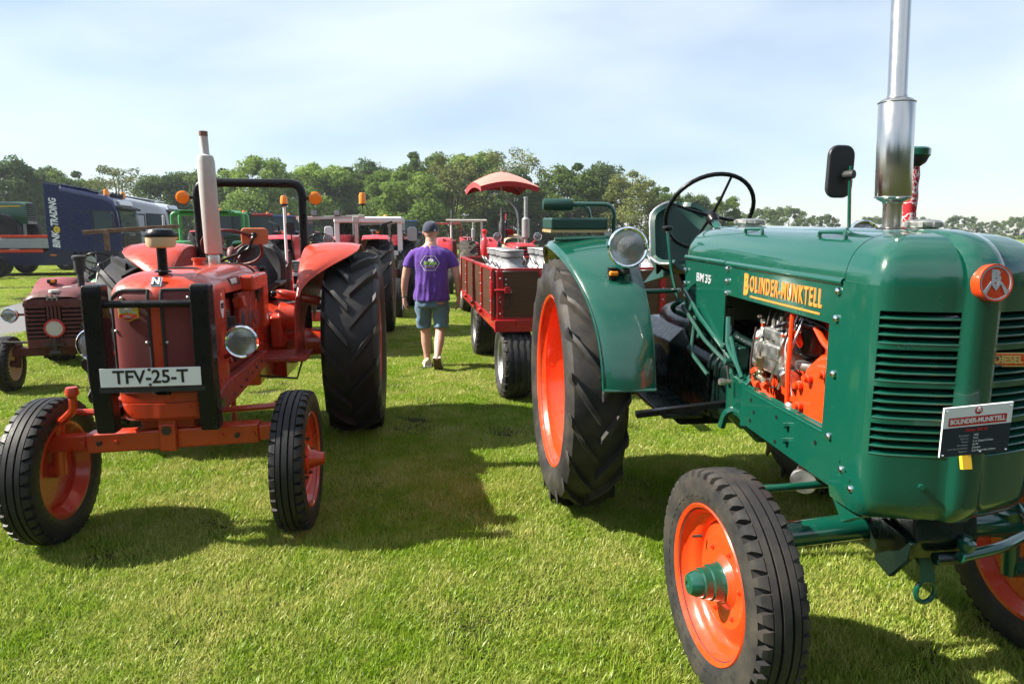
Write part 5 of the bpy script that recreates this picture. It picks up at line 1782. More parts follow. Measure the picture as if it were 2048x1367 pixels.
for s in (-1, 1):
    wheel(NT, (0, s * .80, .73), s, nt_t, nt_r, ring_nuts('nred', -.40 * .43 + .08, .11, 6, .015, .03))
nf_t = rib_tyre(.38, .172, .25, 40, 'rubber_dark')
nf_r = dish_rim(.25, .172, 'nred', .05, .07, .0)
hub_n = hub_mesh('nf', [(.08, -.01), (.08, .01), (.055, .02), (.045, .05), (.04, .055), (.036, .085), (.028, .095), (0, .095)], 'nred', 24)
for s in (-1, 1):
    wheel(NT, (1.95, s * (.63 if s > 0 else .615), .38), s, nf_t, nf_r, [('hub', hub_n, (0, -.045, 0))] + ring_nuts('greasy', -.045, .11, 5, .011, .02), steer=R(-1))
# ------------------------------------------------------------------ further tractors: one parametric builder
def tyres(Rr, w, rim, kind, mat='rubber_dark', n=16):
    if kind == 'lug':
        return cached(('lug', Rr, w, rim, mat), lambda: lug_tyre(Rr, w, rim, n, .04, mat, .055, .32))
    return cached(('rib', Rr, w, rim, mat), lambda: rib_tyre(Rr, w, rim, 30, mat))
def rims(rim, w, mat, depth=.1):
    return cached(('rim', rim, w, mat, depth), lambda: dish_rim(rim, w, mat, depth, .1))
def arch(x, hw, zb, zt, n=8, p=.42):
    out = []
    for k in range(-n, n + 1):
        v = (1 - abs(k) / n) * PI / 2
        c = math.cos(v)
        out.append((x, (1 if k > 0 else -1) * hw * (c ** p if c > 1e-6 else 0), zb + (zt - zb) * math.sin(v)))
    return out
def simple_tractor(name, label, loc, a, col, group='tractors parked nose forward', rw=(.72, .38, .42), fw=(.36, .17, .22), wb=1.95, track=.72, ftrack=.60,
                   hood=(.55, 2.05, .24, 1.05, 1.32), nose=.62, rimc='white_paint', frimc=None, fender='shell', fcol=None, grille='bars', seat=True, wheel_r=.2,
                   wheel_at=(.45, 0, 1.48), gearcol=None, tyre_mat='rubber_dark', lamps=True):
    T = thing(name, label, 'tractor', (*loc, 0), face_rz(a), group)
    fcol = fcol or col
    gearcol = gearcol or col
    x0, x1, hw, zs_, zt = hood
    body = MB().grid([arch(x0, hw * .9, zs_, zt - .02), arch(x0 + .05, hw, zs_, zt), arch(x1 - .10, hw, zs_, zt), arch(x1 - .03, hw * .97, zs_, zt - .015), arch(x1, hw * .90, zs_ + .01, zt - .05)]).build('bonnet', col, T, ang=55)
    MB().bx(x0 + .02, x1 - .05, -hw * .98, hw * .98, zs_ - .10, zs_ + .004).build('bonnet_side', col, body, bevel=.004)
    ns = MB().bx(x1 - .34, x1 - .004, -hw * .96, hw * .96, nose, zs_ + .06).build('nose', col, T, bevel=.02, seg=3)
    if grille == 'bars':
        MB().bx(x1 - .02, x1 + .002, -hw * .86, hw * .86, nose + .10, zt - .08).build('grille_opening', 'matt_black', ns)
        n = 9
        for k in range(n):
            z = nose + .13 + (zt - .12 - nose - .13) * k / (n - 1)
            MB().bx(x1 - .01, x1 + .012, -hw * .87, hw * .87, z - .012, z + .012).build('slat', col, ns, bevel=.003)
    elif grille == 'frames':
        z0 = nose + .02
        zz = zt - .04
        for k, (ha, mat) in enumerate(((.17, 'letter_grey'), (.14, 'black_dull'), (.20, 'black_dull'), (.12, 'black_dull'))):
            fr = MB().bx(x1 - .01, x1 + .006, -hw * .9, hw * .9, zz - ha, zz - .012).build('grille_panel', 'matt_black', ns, bevel=.004)
            for sg in (((-hw * .92, hw * .92), (zz - .016, zz)), ((-hw * .92, hw * .92), (zz - ha - .004, zz - ha + .014))):
                MB().bx(x1 - .004, x1 + .016, *sg[0], *sg[1]).build('trim', 'silver', fr, bevel=.003)
            if k == 0:
                for j in range(6):
                    z = zz - .035 - .02 * j
                    MB().bx(x1, x1 + .014, -hw * .86, hw * .86, z - .005, z + .005).build('slat', 'letter_grey', fr)
            if k == 2:
                for s in (-1, 1):
                    MB().lathe([(.0, .012), (.05, .006), (.055, 0)], (x1 + .01, s * hw * .55, zz - .10), (1, 0, 0), 18).build('lamp_glass', 'galv', fr)
            zz -= ha + .01
    # engine, gearbox and axles
    MB().bx(x0 + .05, x1 - .30, -.16, .16, .55, zs_ - .05).build('engine_block', 'greasy' if gearcol != col else col, T, bevel=.02)
    MB().bx(-.30, x0 + .1, -.22, .22, .48, .95).build('gearbox', gearcol, T, bevel=.03)
    MB().cyl((0, -track, rw[0]), (0, track, rw[0]), .10, n=16).build('rear_axle', gearcol, T)
    fa = MB().box((wb, 0, fw[0] + .12), (.09, ftrack * 1.8, .09)).build('front_axle', gearcol, T, bevel=.01)
    MB().bx(wb - .12, wb + .1, -.12, .12, fw[0] + .1, nose + .06).build('axle_carrier', gearcol, fa, bevel=.01)
    for s in (-1, 1):
        MB().cyl((wb, s * (ftrack - .10), fw[0] + .2), (wb, s * (ftrack - .08), fw[0] - .04), .03, n=10).cyl((wb, s * (ftrack - .1), fw[0]), (wb, s * ftrack, fw[0]), .035, n=10).build('kingpin', gearcol, fa)
    for s in (-1, 1):
        wheel(T, (0, s * track, rw[0]), s, tyres(*rw, 'lug', tyre_mat), rims(rw[2], rw[1], rimc), ring_nuts(rimc, -.40 * rw[1] + .065, .09, 6, .014, .025))
        wheel(T, (wb, s * ftrack, fw[0]), s, tyres(*fw, 'rib', tyre_mat), rims(fw[2], fw[1], frimc or rimc, .06), ring_nuts('greasy', -.40 * fw[1] + .03, .07, 5, .010, .02))
        if fender:
            G = []
            r0 = rw[0] + .06
            a0, a1 = (R(25), R(150)) if fender == 'shell' else (R(62), R(140))
            for k in range(15):
                th = a0 + (a1 - a0) * k / 14
                r = r0 if fender == 'shell' else min(r0 + .04, (r0) / max(.7, math.sin(th)))
                G.append([((r + dr) * math.cos(th), s * y, rw[0] + (r + dr) * math.sin(th)) for y, dr in ((track - .26, -.02), (track - .24, 0), (track - .05, .01), (track + .14, 0), (track + .17, -.05))])
            fd = MB().grid(G).build('fender', fcol, T, solid=.006, ang=50)
            W = [[(G[k][0][0], s * (track - .255), G[k][0][2]), (.3 * math.cos(a0 + (a1 - a0) * k / 14), s * (track - .25), rw[0] + .3 * math.sin(a0 + (a1 - a0) * k / 14))] for k in range(15)]
            MB().grid(W).build('inner_wall', fcol, fd, solid=.004)
            if lamps:
                q = Vector(G[4][2])
                il = MB().box(q + Vector((.0, 0, .035)), (.05, .10, .05)).build('indicator', 'black_dull', fd, bevel=.01)
                MB().box(q + Vector((.028, .02, .036)), (.012, .045, .036)).build('amber_lens', 'amber', il, bevel=.004)
    if seat:
        G = []
        for i in range(9):
            t = i / 8
            if t < .5: x, z = -.38 + .08 * t, 1.38 - .56 * t
            else: x, z = -.34 + .66 * (t - .5), 1.10 - .03 * math.sin((t - .5) * 2 * PI * .7)
            G.append([(x + .07 * abs(k / 4) ** 2 * (t < .5), k / 4 * .21, z + (.06 * abs(k / 4) ** 2 if t >= .5 else 0)) for k in range(-4, 5)])
        MB().grid(G).build('driver_seat', 'vinyl_black', T, solid=.03, ang=60)
    steering_wheel(T, wheel_at, (-.7, 0, .7), wheel_r, 'black_paint', 3, .4, (x0 + .06, wheel_at[1], zt - .06), 'black_paint', .011, .02)
    return T
def beacon(par, c, r=.05, h=.12, stick=.12, name='beacon'):
    c = Vector(c)
    b = MB().cyl(c, c + Vector((0, 0, stick)), .009, n=8).lathe([(r * .9, stick), (r, stick + .01), (r, stick + .03)], c, (0, 0, 1), 18).build(name, 'black_dull', par)
    MB().lathe([(r * .98, stick + .028), (r * .95, stick + h * .8), (r * .7, stick + h), (0, stick + h + .006)], c, (0, 0, 1), 20).build('amber_dome', 'amber', b)
    return b

# --- small weathered dark red tractor behind the left front wheel of the orange one
IH = simple_tractor('farm_tractor', 'small weathered dark red tractor with round emblem and barred grille at the left', (-5.16, 8.76), 16, 'maroon',
                    rw=(.50, .28, .30), fw=(.285, .14, .17), wb=1.80, track=.60, ftrack=.52, hood=(.50, 2.02, .275, .90, 1.03), nose=.46, rimc='cream', frimc='cream', fender='shell', fcol='oldred', grille=None,
                    wheel_r=.19, wheel_at=(.30, 0, 1.24), gearcol='maroon')
def ih_front(T):
    x1, hw = 2.02, .275
    op = MB().bx(x1 - .01, x1 + .0, -hw * .88, hw * .88, .56, .90).build('grille_opening', 'matt_black', T)
    for s in (-1, 1):
        for k in range(8):
            z = .575 + .042 * k
            ys_ = sorted((s * .075, s * hw * .9))
            MB().bx(x1 - .006, x1 + .012, *ys_, z, z + .021).build('slat', 'maroon', op, bevel=.003)
    for y in (-.05, -.017, .017, .05):
        MB().bx(x1 - .006, x1 + .014, y - .009, y + .009, .56, .90).build('grille_bar', 'maroon', op, bevel=.003)
    MB().bx(x1 - .02, x1 + .004, -hw * .96, hw * .96, .885, .925).build('grille_header', 'maroon', op, bevel=.004)
    em = MB().lathe([(0, .018), (.075, .016), (.082, .0)], (x1 + .012, 0, .665), (1, 0, 0), 28).build('round_emblem', 'grey_white', T)
    MB().lathe([(.074, .012), (.078, .026), (.092, .024), (.094, 0)], (x1 + .010, 0, .665), (1, 0, 0), 30).build('emblem_ring', 'ihred', em)
    bs = MB()
    for y in (-.022, .022):
        bs.bx(x1 - .004, x1 + .012, y - .028, y - .016, .945, 1.0).bx(x1 - .004, x1 + .012, y + .016, y + .028, .945, 1.0).bx(x1 - .004, x1 + .012, y - .028, y + .028, .965, .978)
    bs.build('maker_badge', 'galv', T)
    MB().cyl((1.95, 0, 1.02), (1.95, 0, 1.045), .05, .045, 18).build('radiator_cap', 'grey_white', T)
    MB().cyl((1.35, -.06, 1.01), (1.35, -.06, 1.035), .05, .045, 18).build('tank_cap', 'grey_white', T)
    st = MB().cyl((1.30, .06, 1.0), (1.30, .06, 1.20), .034, n=16).cyl((1.30, .06, 1.19), (1.30, .06, 1.33), .054, .058, 18).build('air_intake', 'black_dull', T)
    MB().lathe([(.058, 1.325), (.070, 1.335), (.070, 1.36), (.05, 1.372), (0, 1.374)], (1.30, .06, 0), (0, 0, 1), 20).build('intake_cap', 'black_dull', st)
    for s in (-1, 1):
        headlamp(T, (1.98, s * .40, .80), .072, (1, s * .1, 0), .10, 'black_dull')
        MB().cyl((1.93, s * .36, .80), (1.90, s * .26, .80), .012, n=8).build('lamp_bracket', 'maroon', T)
    # drawbar hook and springs under the nose
    MB().box((2.05, 0, .50), (.05, .16, .025)).cyl((2.06, 0, .44), (2.06, 0, .56), .022, n=10).cyl((2.06, -.05, .42), (2.06, .05, .42), .025, n=10).build('tow_hook', 'greasy', T, bevel=.004)
    MB().tube([(1.95, -.50, .53), (1.97, -.2, .52), (1.98, .0, .53)], .012, 8).build('tie_rod', 'greasy', T)
    MB().bx(.4, 1.7, -.14, .14, .36, .52).build('sump', 'greasy', T, bevel=.04)
ih_front(IH)

# --- light green tractor with a rusty T post, behind the dark red one
TP = simple_tractor('farm_tractor', 'low light green tractor with a rusty T shaped post, behind the dark red tractor', (-6.28, 11.4), 16, 'lime_green', fender=None,
                    rw=(.55, .30, .34), fw=(.27, .14, .16), wb=1.6, track=.58, ftrack=.48, hood=(.45, 1.8, .20, .85, .98), nose=.45, rimc='yellow', grille='bars', wheel_r=.18, wheel_at=(.35, 0, 1.16))
tp = MB().box((.15, -.33, 1.18), (.10, .075, .98), (0, 0, .1)).build('post', 'rust', TP, bevel=.006)
MB().box((.15, .05, 1.675), (.07, 1.42, .065), (.075, 0, 0)).build('cross_bar', 'rust', tp, bevel=.006)

# --- red tractor with the light bar behind the orange one
R2 = simple_tractor('farm_tractor', 'red tractor with grey light bar and silver framed grille behind the orange one', (-2.93, 11.15), 8, 'ihred',
                    rw=(.76, .44, .44), fw=(.38, .19, .24), wb=2.15, track=.78, ftrack=.66, hood=(.60, 2.25, .25, 1.06, 1.30), nose=.58, rimc='white_paint', fender='flat', grille='frames',
                    wheel_r=.21, wheel_at=(.32, -.10, 1.46))
def r2_bar(T):
    b = ob('light_bar', None, T)
    for y in (-.42, .42):
        MB().box((.10, y, 1.42), (.055, .055, .86)).build('bar_post', 'grey_white', b, bevel=.006)
        MB().box((.10, y, 1.83), (.075, .10, .10)).build('bar_clamp', 'grey_white', b, bevel=.008)
    MB().box((.10, .03, 1.86), (.05, 1.06, .05), (.035, 0, 0)).build('cross_bar', 'grey_white', b, bevel=.006)
    for y in (-.22, .13):
        w_ = MB().box((.12, y, 1.93), (.05, .10, .09)).build('work_lamp', 'black_dull', b, bevel=.01)
        MB().box((.148, y, 1.93), (.006, .08, .07)).build('lamp_glass', 'galv', w_, bevel=.002)
    beacon(b, (.10, .53, 1.89), .055, .20, .16)
    p = MB().cyl((.55, -.60, 1.0), (.55, -.60, 2.02), .022, n=12).build('white_pole', 'white_paint', T)
    beacon(p, (.55, -.60, 2.0), .055, .15, .02)
    for s in (-1, 1):
        MB().tube(bend([(-.05, s * .80, 1.56), (.0, s * .80, 1.74), (-.15, s * .98, 1.80)], .05), .016, 8).build('grab_rail', 'black_paint', T)
    m = MB().tube([(.55, -.5, 1.30), (.55, -.52, 1.62)], .010, 8).build('mirror_arm', 'black_dull', T)
    MB().prism(rrect(.12, .17, .03), (.55, -.52, 1.69), (0, 1, 0), (0, 0, 1), (.02, 0, 0)).build('mirror', 'black_dull', m, bevel=.005)
    headlamp(T, (.45, .02, 1.52), .075, (1, .1, 0), .08, 'grey_white')
    MB().prism(rrect(.13, .20, .04), (.2, .0, 1.62), (0, 1, 0), (0, 0, 1), (.03, 0, 0)).build('white_mirror', 'white_paint', T, bevel=.008)
r2_bar(R2)

# --- white cab tractor behind it
def cab(T, x0, x1, hw, z0, z1, mat, roof=None, glass='window_glass', post=.05):
    c = ob('cab', None, T)
    for x in (x0, x1):
        for y in (-hw, hw):
            MB().box((x, y, (z0 + z1) / 2), (post, post * 1.2, z1 - z0)).build('cab_post', mat, c, bevel=.01)
    MB().box(((x0 + x1) / 2, 0, z1 + .04), (x1 - x0 + .16, hw * 2 + .12, .13)).build('cab_roof', roof or mat, c, bevel=.035, seg=3)
    for x in (x0, x1):
        MB().bx(x - .004, x + .004, -hw + post * .6, hw - post * .6, z0, z1 - .02).build('pane', glass, c)
    for y in (-hw, hw):
        MB().bx(x0 + post * .5, x1 - post * .5, y - .004, y + .004, z0, z1 - .02).build('pane', glass, c)
    MB().bx(x0 - .02, x1 + .02, -hw - .02, hw + .02, z0 - .10, z0).build('cab_sill', mat, c, bevel=.01)
    return c
W3 = simple_tractor('cab_tractor', 'red tractor with square white cab behind the light bar', (-3.12, 15.3), 6, 'ihred',
                    rw=(.74, .42, .42), fw=(.38, .19, .24), wb=2.1, track=.80, ftrack=.68, hood=(.60, 2.15, .26, 1.05, 1.28), nose=.60, fender='flat', grille='frames', wheel_at=(.2, 0, 1.42))
c_ = cab(W3, -.55, .50, .66, 1.25, 1.86, 'white_paint', post=.085)
beacon(c_, (-.3, .3, 1.90), .05, .10, .02)
m_ = MB().tube([(.5, .66, 1.66), (.52, .84, 1.66)], .012, 8).build('mirror_arm', 'black_dull', W3)
MB().prism(rrect(.20, .30, .06), (.54, .92, 1.60), (0, 1, 0), (0, 0, 1), (.03, 0, 0)).build('mirror', 'galv', m_, bevel=.01)

# --- light green tractor with open roll frame
L4 = simple_tractor('farm_tractor', 'light green tractor with a light green safety frame left of the pale exhaust', (-6.35, 14.6), 12, 'lime_green',
                    rw=(.70, .38, .40), fw=(.34, .17, .21), wb=1.95, track=.72, ftrack=.60, hood=(.55, 2.0, .23, 1.0, 1.22), nose=.58, rimc='yellow', fender='flat', grille='bars', wheel_at=(.4, 0, 1.42))
fr_ = ob('safety_frame', None, L4)
for x in (-.25, .35):
    MB().tube(bend([(x, -.66, 1.05), (x, -.66, 2.02), (x, .70, 2.02), (x, .70, 1.05)], .08), .038, 10).build('frame_hoop', 'lime_green', fr_)
for y in (-.5, .5):
    MB().cyl((-.55, y, 2.06), (.60, y, 2.05), .036, n=10).build('frame_rail', 'lime_green', fr_)
MB().bx(-.5, .55, -.50, .50, 2.06, 2.075).build('frame_roof', 'lime_green', fr_, bevel=.004)

# --- red tractor with the umbrella behind the trailer
F5 = simple_tractor('vintage_tractor', 'bright red vintage tractor with silver muffler under the red umbrella', (-.07, 14.5), 8, 'farmred',
                    rw=(.74, .34, .48), fw=(.36, .16, .24), wb=2.25, track=.86, ftrack=.50, hood=(.70, 2.35, .24, 1.16, 1.44), nose=.70, rimc='grey_white', frimc='farmred', fender=None, grille='bars',
                    wheel_r=.215, wheel_at=(.62, -.14, 1.86), tyre_mat='rubber_dusty', lamps=False)
def f5_bits(T):
    s = MB().lathe([(.035, 0), (.035, .10), (.075, .12), (.075, .46), (.035, .50), (.035, .84), (.042, .845), (.042, .875), (.03, .88)], (1.25, .16, 1.42), (0, 0, 1), 22).build('exhaust_stack', 'can_metal', T)
    s2 = MB().lathe([(.04, 0), (.04, .1), (.065, .12), (.065, .42), (.035, .46), (.030, .70)], (.95, -.26, 1.40), (0, 0, 1), 20).build('air_intake', 'black_dull', T)
    MB().loft([arch(.45, .20, 1.36, 1.58), arch(.62, .22, 1.34, 1.60), arch(.80, .20, 1.34, 1.52)], closed=False, cap=False).build('fuel_tank', 'cream', T, ang=60)
    MB().lathe([(0, .04), (.10, .03), (.14, 0)], (.70, -.12, 1.62), (-.5, 0, .8), 20).build('steering_cover', 'farmred', T)
    MB().tube([(.62, -.14, 1.86), (.60, -.14, 2.04)], .012, 8).build('throttle_lever', 'farmred', T)
    for y in (-.42, .34):
        headlamp(T, (1.55, y, 1.55), .075, (1, 0, 0), .09, 'farmred')
        MB().cyl((1.5, y, 1.5), (1.45, y * .5, 1.38), .012, n=8).build('lamp_bracket', 'farmred', T)
    ce = MB().lathe([(.06, 0), (.07, .05), (.07, .28), (.05, .31), (.035, .33), (.035, .42), (.055, .44), (.055, .47), (0, .5)], (1.10, -.62, 1.20), (0, 0, 1), 18).build('carburettor_bowl', 'farmred', T)
    MB().sphere((1.15, -.62, 1.12), .06, 12, 8).build('glass_bowl', 'chrome', ce)
f5_bits(F5)
def umbrella():
    U = thing('sun_umbrella', 'faded red square umbrella raised over the bright red tractor', 'umbrella', (-.22, 14.35, 0), R(18))
    n, m = 4, 6
    hs = .60
    top, drop = 2.86, .30
    def P(u, v):
        r = math.sqrt(u * u + v * v) / math.sqrt(2)
        rr = max(abs(u), abs(v))
        z = top - drop * (r ** 1.3) * 1.0 - .04 * rr ** 2
        return (u * hs * (1.12 - .1 * rr), v * hs * (1.12 - .1 * rr), z)
    N = 12
    G = [[P(-1 + 2 * i / N, -1 + 2 * j / N) for j in range(N + 1)] for i in range(N + 1)]
    cn_ = MB().grid(G).build('canopy', 'umbrella_red', U, ang=70)
    G2 = [[(x * .995, y * .995, z - .006) for x, y, z in row] for row in G]
    MB().grid(G2).build('canopy_lining', 'umbrella_red_in_shade', cn_, ang=70)
    k = 0
    for (u0, v0), (u1, v1) in (((-1, -1), (1, -1)), ((1, -1), (1, 1)), ((1, 1), (-1, 1)), ((-1, 1), (-1, -1))):
        E = [Vector(P(u0 + (u1 - u0) * t / N, v0 + (v1 - v0) * t / N)) for t in range(N + 1)]
        MB().grid([E, [p + Vector((0, 0, -.10)) - Vector((p.x, p.y, 0)) * .03 for p in E]]).build('valance', 'umbrella_red_in_shade', cn_)  # shaded look of the valance comes from the darker red
    MB().cyl((0, 0, top - .005), (0, 0, top + .06), .012, .008, 8).build('finial', 'wood_pale', cn_)
    for sx, sy in ((-1, -1), (1, -1), (1, 1), (-1, 1)):
        MB().tube([(0, 0, top - .03)] + [Vector(P(sx * t, sy * t)) + Vector((0, 0, -.015)) for t in (.3, .6, 1.0)], .006, 6).build('rib', 'galv', cn_)
    MB().tube(bend([(0, 0, top), (0, 0, 2.40), (.30, -.12, 2.10), (.34, -.14, 1.2), (.34, -.14, .7)], .15, 6), .018, 10).build('pole', 'galv', U)
    return U
umbrella()

# --- tractors further back in both rows
R6 = simple_tractor('farm_tractor', 'red tractor with cream roll frame just right of the man in purple', (-1.35, 20.5), 8, 'farmred',
                    rw=(.72, .38, .42), hood=(.55, 2.05, .25, 1.05, 1.40), rimc='grey_white', fender='shell', tyre_mat='rubber_dusty', wheel_at=(.4, 0, 1.6))
f_ = ob('roll_frame', None, R6)
MB().tube(bend([(0, -.45, 1.1), (0, -.45, 1.98), (0, .45, 1.98), (0, .45, 1.1)], .05), .03, 8).build('frame_hoop', 'grey_white', f_)
MB().cyl((0, -.6, 2.0), (0, .6, 2.0), .03, n=8).build('frame_bar', 'grey_white', f_)
MB().lathe([(.03, 0), (.03, .1), (.055, .12), (.055, .35), (.025, .38), (.025, .55)], (1.2, .1, 1.38), (0, 0, 1), 16).build('exhaust_stack', 'can_metal', R6)
R7 = simple_tractor('farm_tractor', 'furthest red tractor of the right row, with dark exhaust', (-2.55, 27.5), 8, 'case_red', rw=(.72, .38, .42), hood=(.55, 2.05, .25, 1.05, 1.40), wheel_at=(.4, 0, 1.6))
MB().lathe([(.04, 0), (.04, 1.1), (.03, 1.12)], (1.2, .1, 1.38), (0, 0, 1), 14).build('exhaust_stack', 'black_dull', R7)
rb = MB().tube(bend([(0, -.5, 1.1), (0, -.5, 2.0), (0, .5, 2.0), (0, .5, 1.1)], .05), .035, 8).build('roll_bar', 'case_red', R7)
for (px, Y, col, lab, rc) in ((478, 33, 'jd_green', 'far green cab tractor seen through the light green frame', 'yellow'), (522, 35, 'case_red', 'far red cab tractor left of the orange backed mirror', 'grey_white'),
                              (566, 38, 'ford_blue', 'far blue cab tractor right of the red cab tractor', 'grey_white'), (606, 40, 'case_red', 'far red cab tractor behind the black roll bar leg', 'grey_white'),
                              (818, 52, 'ford_blue', 'far dark blue cab tractor at the end of the left row', 'grey_white'), (440, 31, 'case_red', 'far red cab tractor left of the green one', 'grey_white')):
    X = (px - 1024) / 1365 * Y
    T_ = simple_tractor('cab_tractor', lab, (X, Y), 20 if px < 700 else 6, col, group='cab tractors far back on the field', rw=(.85, .50, .5), fw=(.6, .36, .34), wb=2.5, track=.9, ftrack=.85,
                        hood=(.55, 2.7, .35, 1.25, 1.60), nose=.8, rimc=rc, fender='flat', wheel_at=(.1, 0, 1.6))
    cc = cab(T_, -.75, .55, .72, 1.45, 2.50, 'black_dull', roof=col, glass='cab_glass')
    beacon(cc, (.3, -.6, 2.56), .07, .18, .03)
# ------------------------------------------------------------------ red trailer with milk cans
TR = thing('farm_trailer', 'red steel farm trailer with dark wooden side boards, loaded with milk cans', 'trailer', (.87, 6.62, 0), face_rz(9))
def trailer(T):
    x0, x1, hw, zb, zt = -3.55, .06, 1.06, .79, 1.27
    bed = MB().bx(x0, x1, -hw, hw, .70, .79).build('bed_frame', 'trailer_red', T, bevel=.012)
    for k in range(9):
        y = -hw + .03 + k * (2 * hw - .06) / 9
        MB().bx(x0 + .03, x1 - .03, y + .004, y + (2 * hw - .06) / 9 - .004, .786, .815).build('floor_plank', 'wood_pale', bed)
    def side(p0, p1, nm, posts):
        e = ob(nm, None, T)
        p0, p1 = Vector(p0), Vector(p1)
        for k in range(3):
            z = zb + .028 + k * .146
            MB().bar(p0 + Vector((0, 0, z + .072)), p1 + Vector((0, 0, z + .072)), .028, .1445).build('plank', 'wood_dark', e, bevel=.003)
        MB().bar(p0 + Vector((0, 0, zt)), p1 + Vector((0, 0, zt)), .05, .025).build('top_rail', 'trailer_red', e, bevel=.003)
        MB().bar(p0 + Vector((0, 0, zb + .014)), p1 + Vector((0, 0, zb + .014)), .05, .03).build('bottom_rail', 'trailer_red', e, bevel=.003)
        out = Vector(((p1 - p0).y, -(p1 - p0).x, 0)).normalized()
        c = (p0 + p1) / 2
        if out.dot(c - Vector(((x0 + x1) / 2, 0, 0))) < 0:
            out = -out
        d = (p1 - p0).normalized()
        for t in posts:
            q = p0.lerp(p1, t) + out * .022
            MB().bar(q + Vector((0, 0, zb)), q + Vector((0, 0, zt - .013)), .06, .022, tuple(out)).build('post', 'trailer_red', e, bevel=.003)
            if .02 < t < .98:
                MB().cyl(q + out * .02 - d * .05 + Vector((0, 0, zb + .0)), q + out * .02 + d * .05 + Vector((0, 0, zb + .0)), .022, n=8).build('hinge', 'trailer_red', e)
            for j in range(4):
                b = q + Vector((0, 0, zb + .07 + .11 * j))
                MB().sphere(b + out * .012, .010, 8, 4).build('bolt', 'galv', e)
        return e
    near = side((x1 - .02, -hw + .03, 0), (x1 - .02, hw - .03, 0), 'end_board', (.012, .21, .50, .79, .988))
    side((x0 + .02, -hw + .03, 0), (x0 + .02, hw - .03, 0), 'end_board', (.012, .5, .988))
    for s in (-1, 1):
        sd = side((x0 + .05, s * (hw - .01), 0), (x1 - .05, s * (hw - .01), 0), 'side_board', (.01, .25, .5, .75, .99))
        l = MB().cyl((x1 + .02, s * hw, 1.08), (x1 + .02, s * (hw - .16), 1.08), .012, n=8).box((x1 + .03, s * (hw - .12), 1.08), (.02, .05, .06)).cyl((x1 - .03, s * (hw + .02), 1.02), (x1 - .03, s * (hw + .02), 1.16), .018, n=8).build('latch', 'trailer_red', near, bevel=.003)
        MB().tube([(x1 + .02, s * (hw - .10) + .055 * math.cos(t), .98 + .07 * math.sin(t)) for t in [2 * PI * k / 18 for k in range(18)]], .004, 6, closed=True).build('chain_loop', 'greasy', l)
        for b in ((.05, 1.18), (.05, 1.13), (.10, 1.06)):
            MB().sphere((x1 + .004, s * (hw - .06 - b[0]), b[1]), .011, 8, 4).build('bolt', 'galv', near)
    MB().bx(x1 - .0, x1 + .035, -hw, hw, .685, .80).build('end_beam', 'trailer_red', bed, bevel=.006)
    for x in (-.16, -2.66):
        MB().box((x, 0, .37), (.10, 1.5, .10)).box((x, .45, .55), (.12, .12, .32)).box((x, -.45, .55), (.12, .12, .32)).build('axle', 'trailer_red', T, bevel=.01)
    MB().tube(bend([(0, 0, .6), (.6, 0, .52), (1.3, 0, .48)], .1), .04, 10).build('drawbar', 'trailer_red', T)
    t = lug = cached(('imp',), lambda: implement_tyre(.365, .30, .22))
    for x in (-.16, -2.66):
        for s in (-1, 1):
            wheel(T, (x, s * .84, .365), s, t, rims(.22, .30, 'galv', .08), ring_nuts('greasy', -.40 * .30 + .05, .08, 5, .012, .02))
def implement_tyre(Rr, w, rim):
    mb = MB()
    h = Rr - rim
    half = [(rim - .01, .36 * w), (rim + .012, .41 * w), (rim + .35 * h, .495 * w), (rim + .65 * h, .50 * w), (Rr - .03, .46 * w), (Rr - .016, .42 * w)]
    prof = half + [(Rr - .012, 0)] + [(r, -y) for r, y in reversed(half)]
    mb.lathe(prof, (0, 0, 0), (0, 1, 0), 64)
    # four wavy ribs and scalloped shoulder blocks
    for yc, wd in ((-.30, .09), (-.10, .11), (.10, .11), (.30, .09)):
        rings = []
        for k in range(96):
            t = 2 * PI * k / 96
            o = .018 * math.sin(24 * t)
            rings.append([(r * math.sin(t), (yc + o / w * .3) * w + dy, r * math.cos(t)) for r, dy in ((Rr - .02, -wd * w / 2 * 1.1), (Rr, -wd * w / 2), (Rr, wd * w / 2), (Rr - .02, wd * w / 2 * 1.1))])
        rings.append(rings[0])
        mb.loft(rings, cap=False)
    for s in (-1, 1):
        for k in range(24):
            t0 = 2 * PI * k / 24
            rings = []
            for yy, r0, r1, f in ((.37, Rr - .03, Rr - .002, .07), (.45, Rr - .04, Rr - .010, .065), (.492, Rr - .08, Rr - .05, .055)):
                rings.append([(r * math.sin(t0 + a), s * yy * w, r * math.cos(t0 + a)) for r, a in ((r0, -f), (r1, -f * .85), (r1, f * .85), (r0, f))])
            mb.loft(rings)
    return mb.mesh('tyre', 'rubber', ang=30)
trailer(TR)
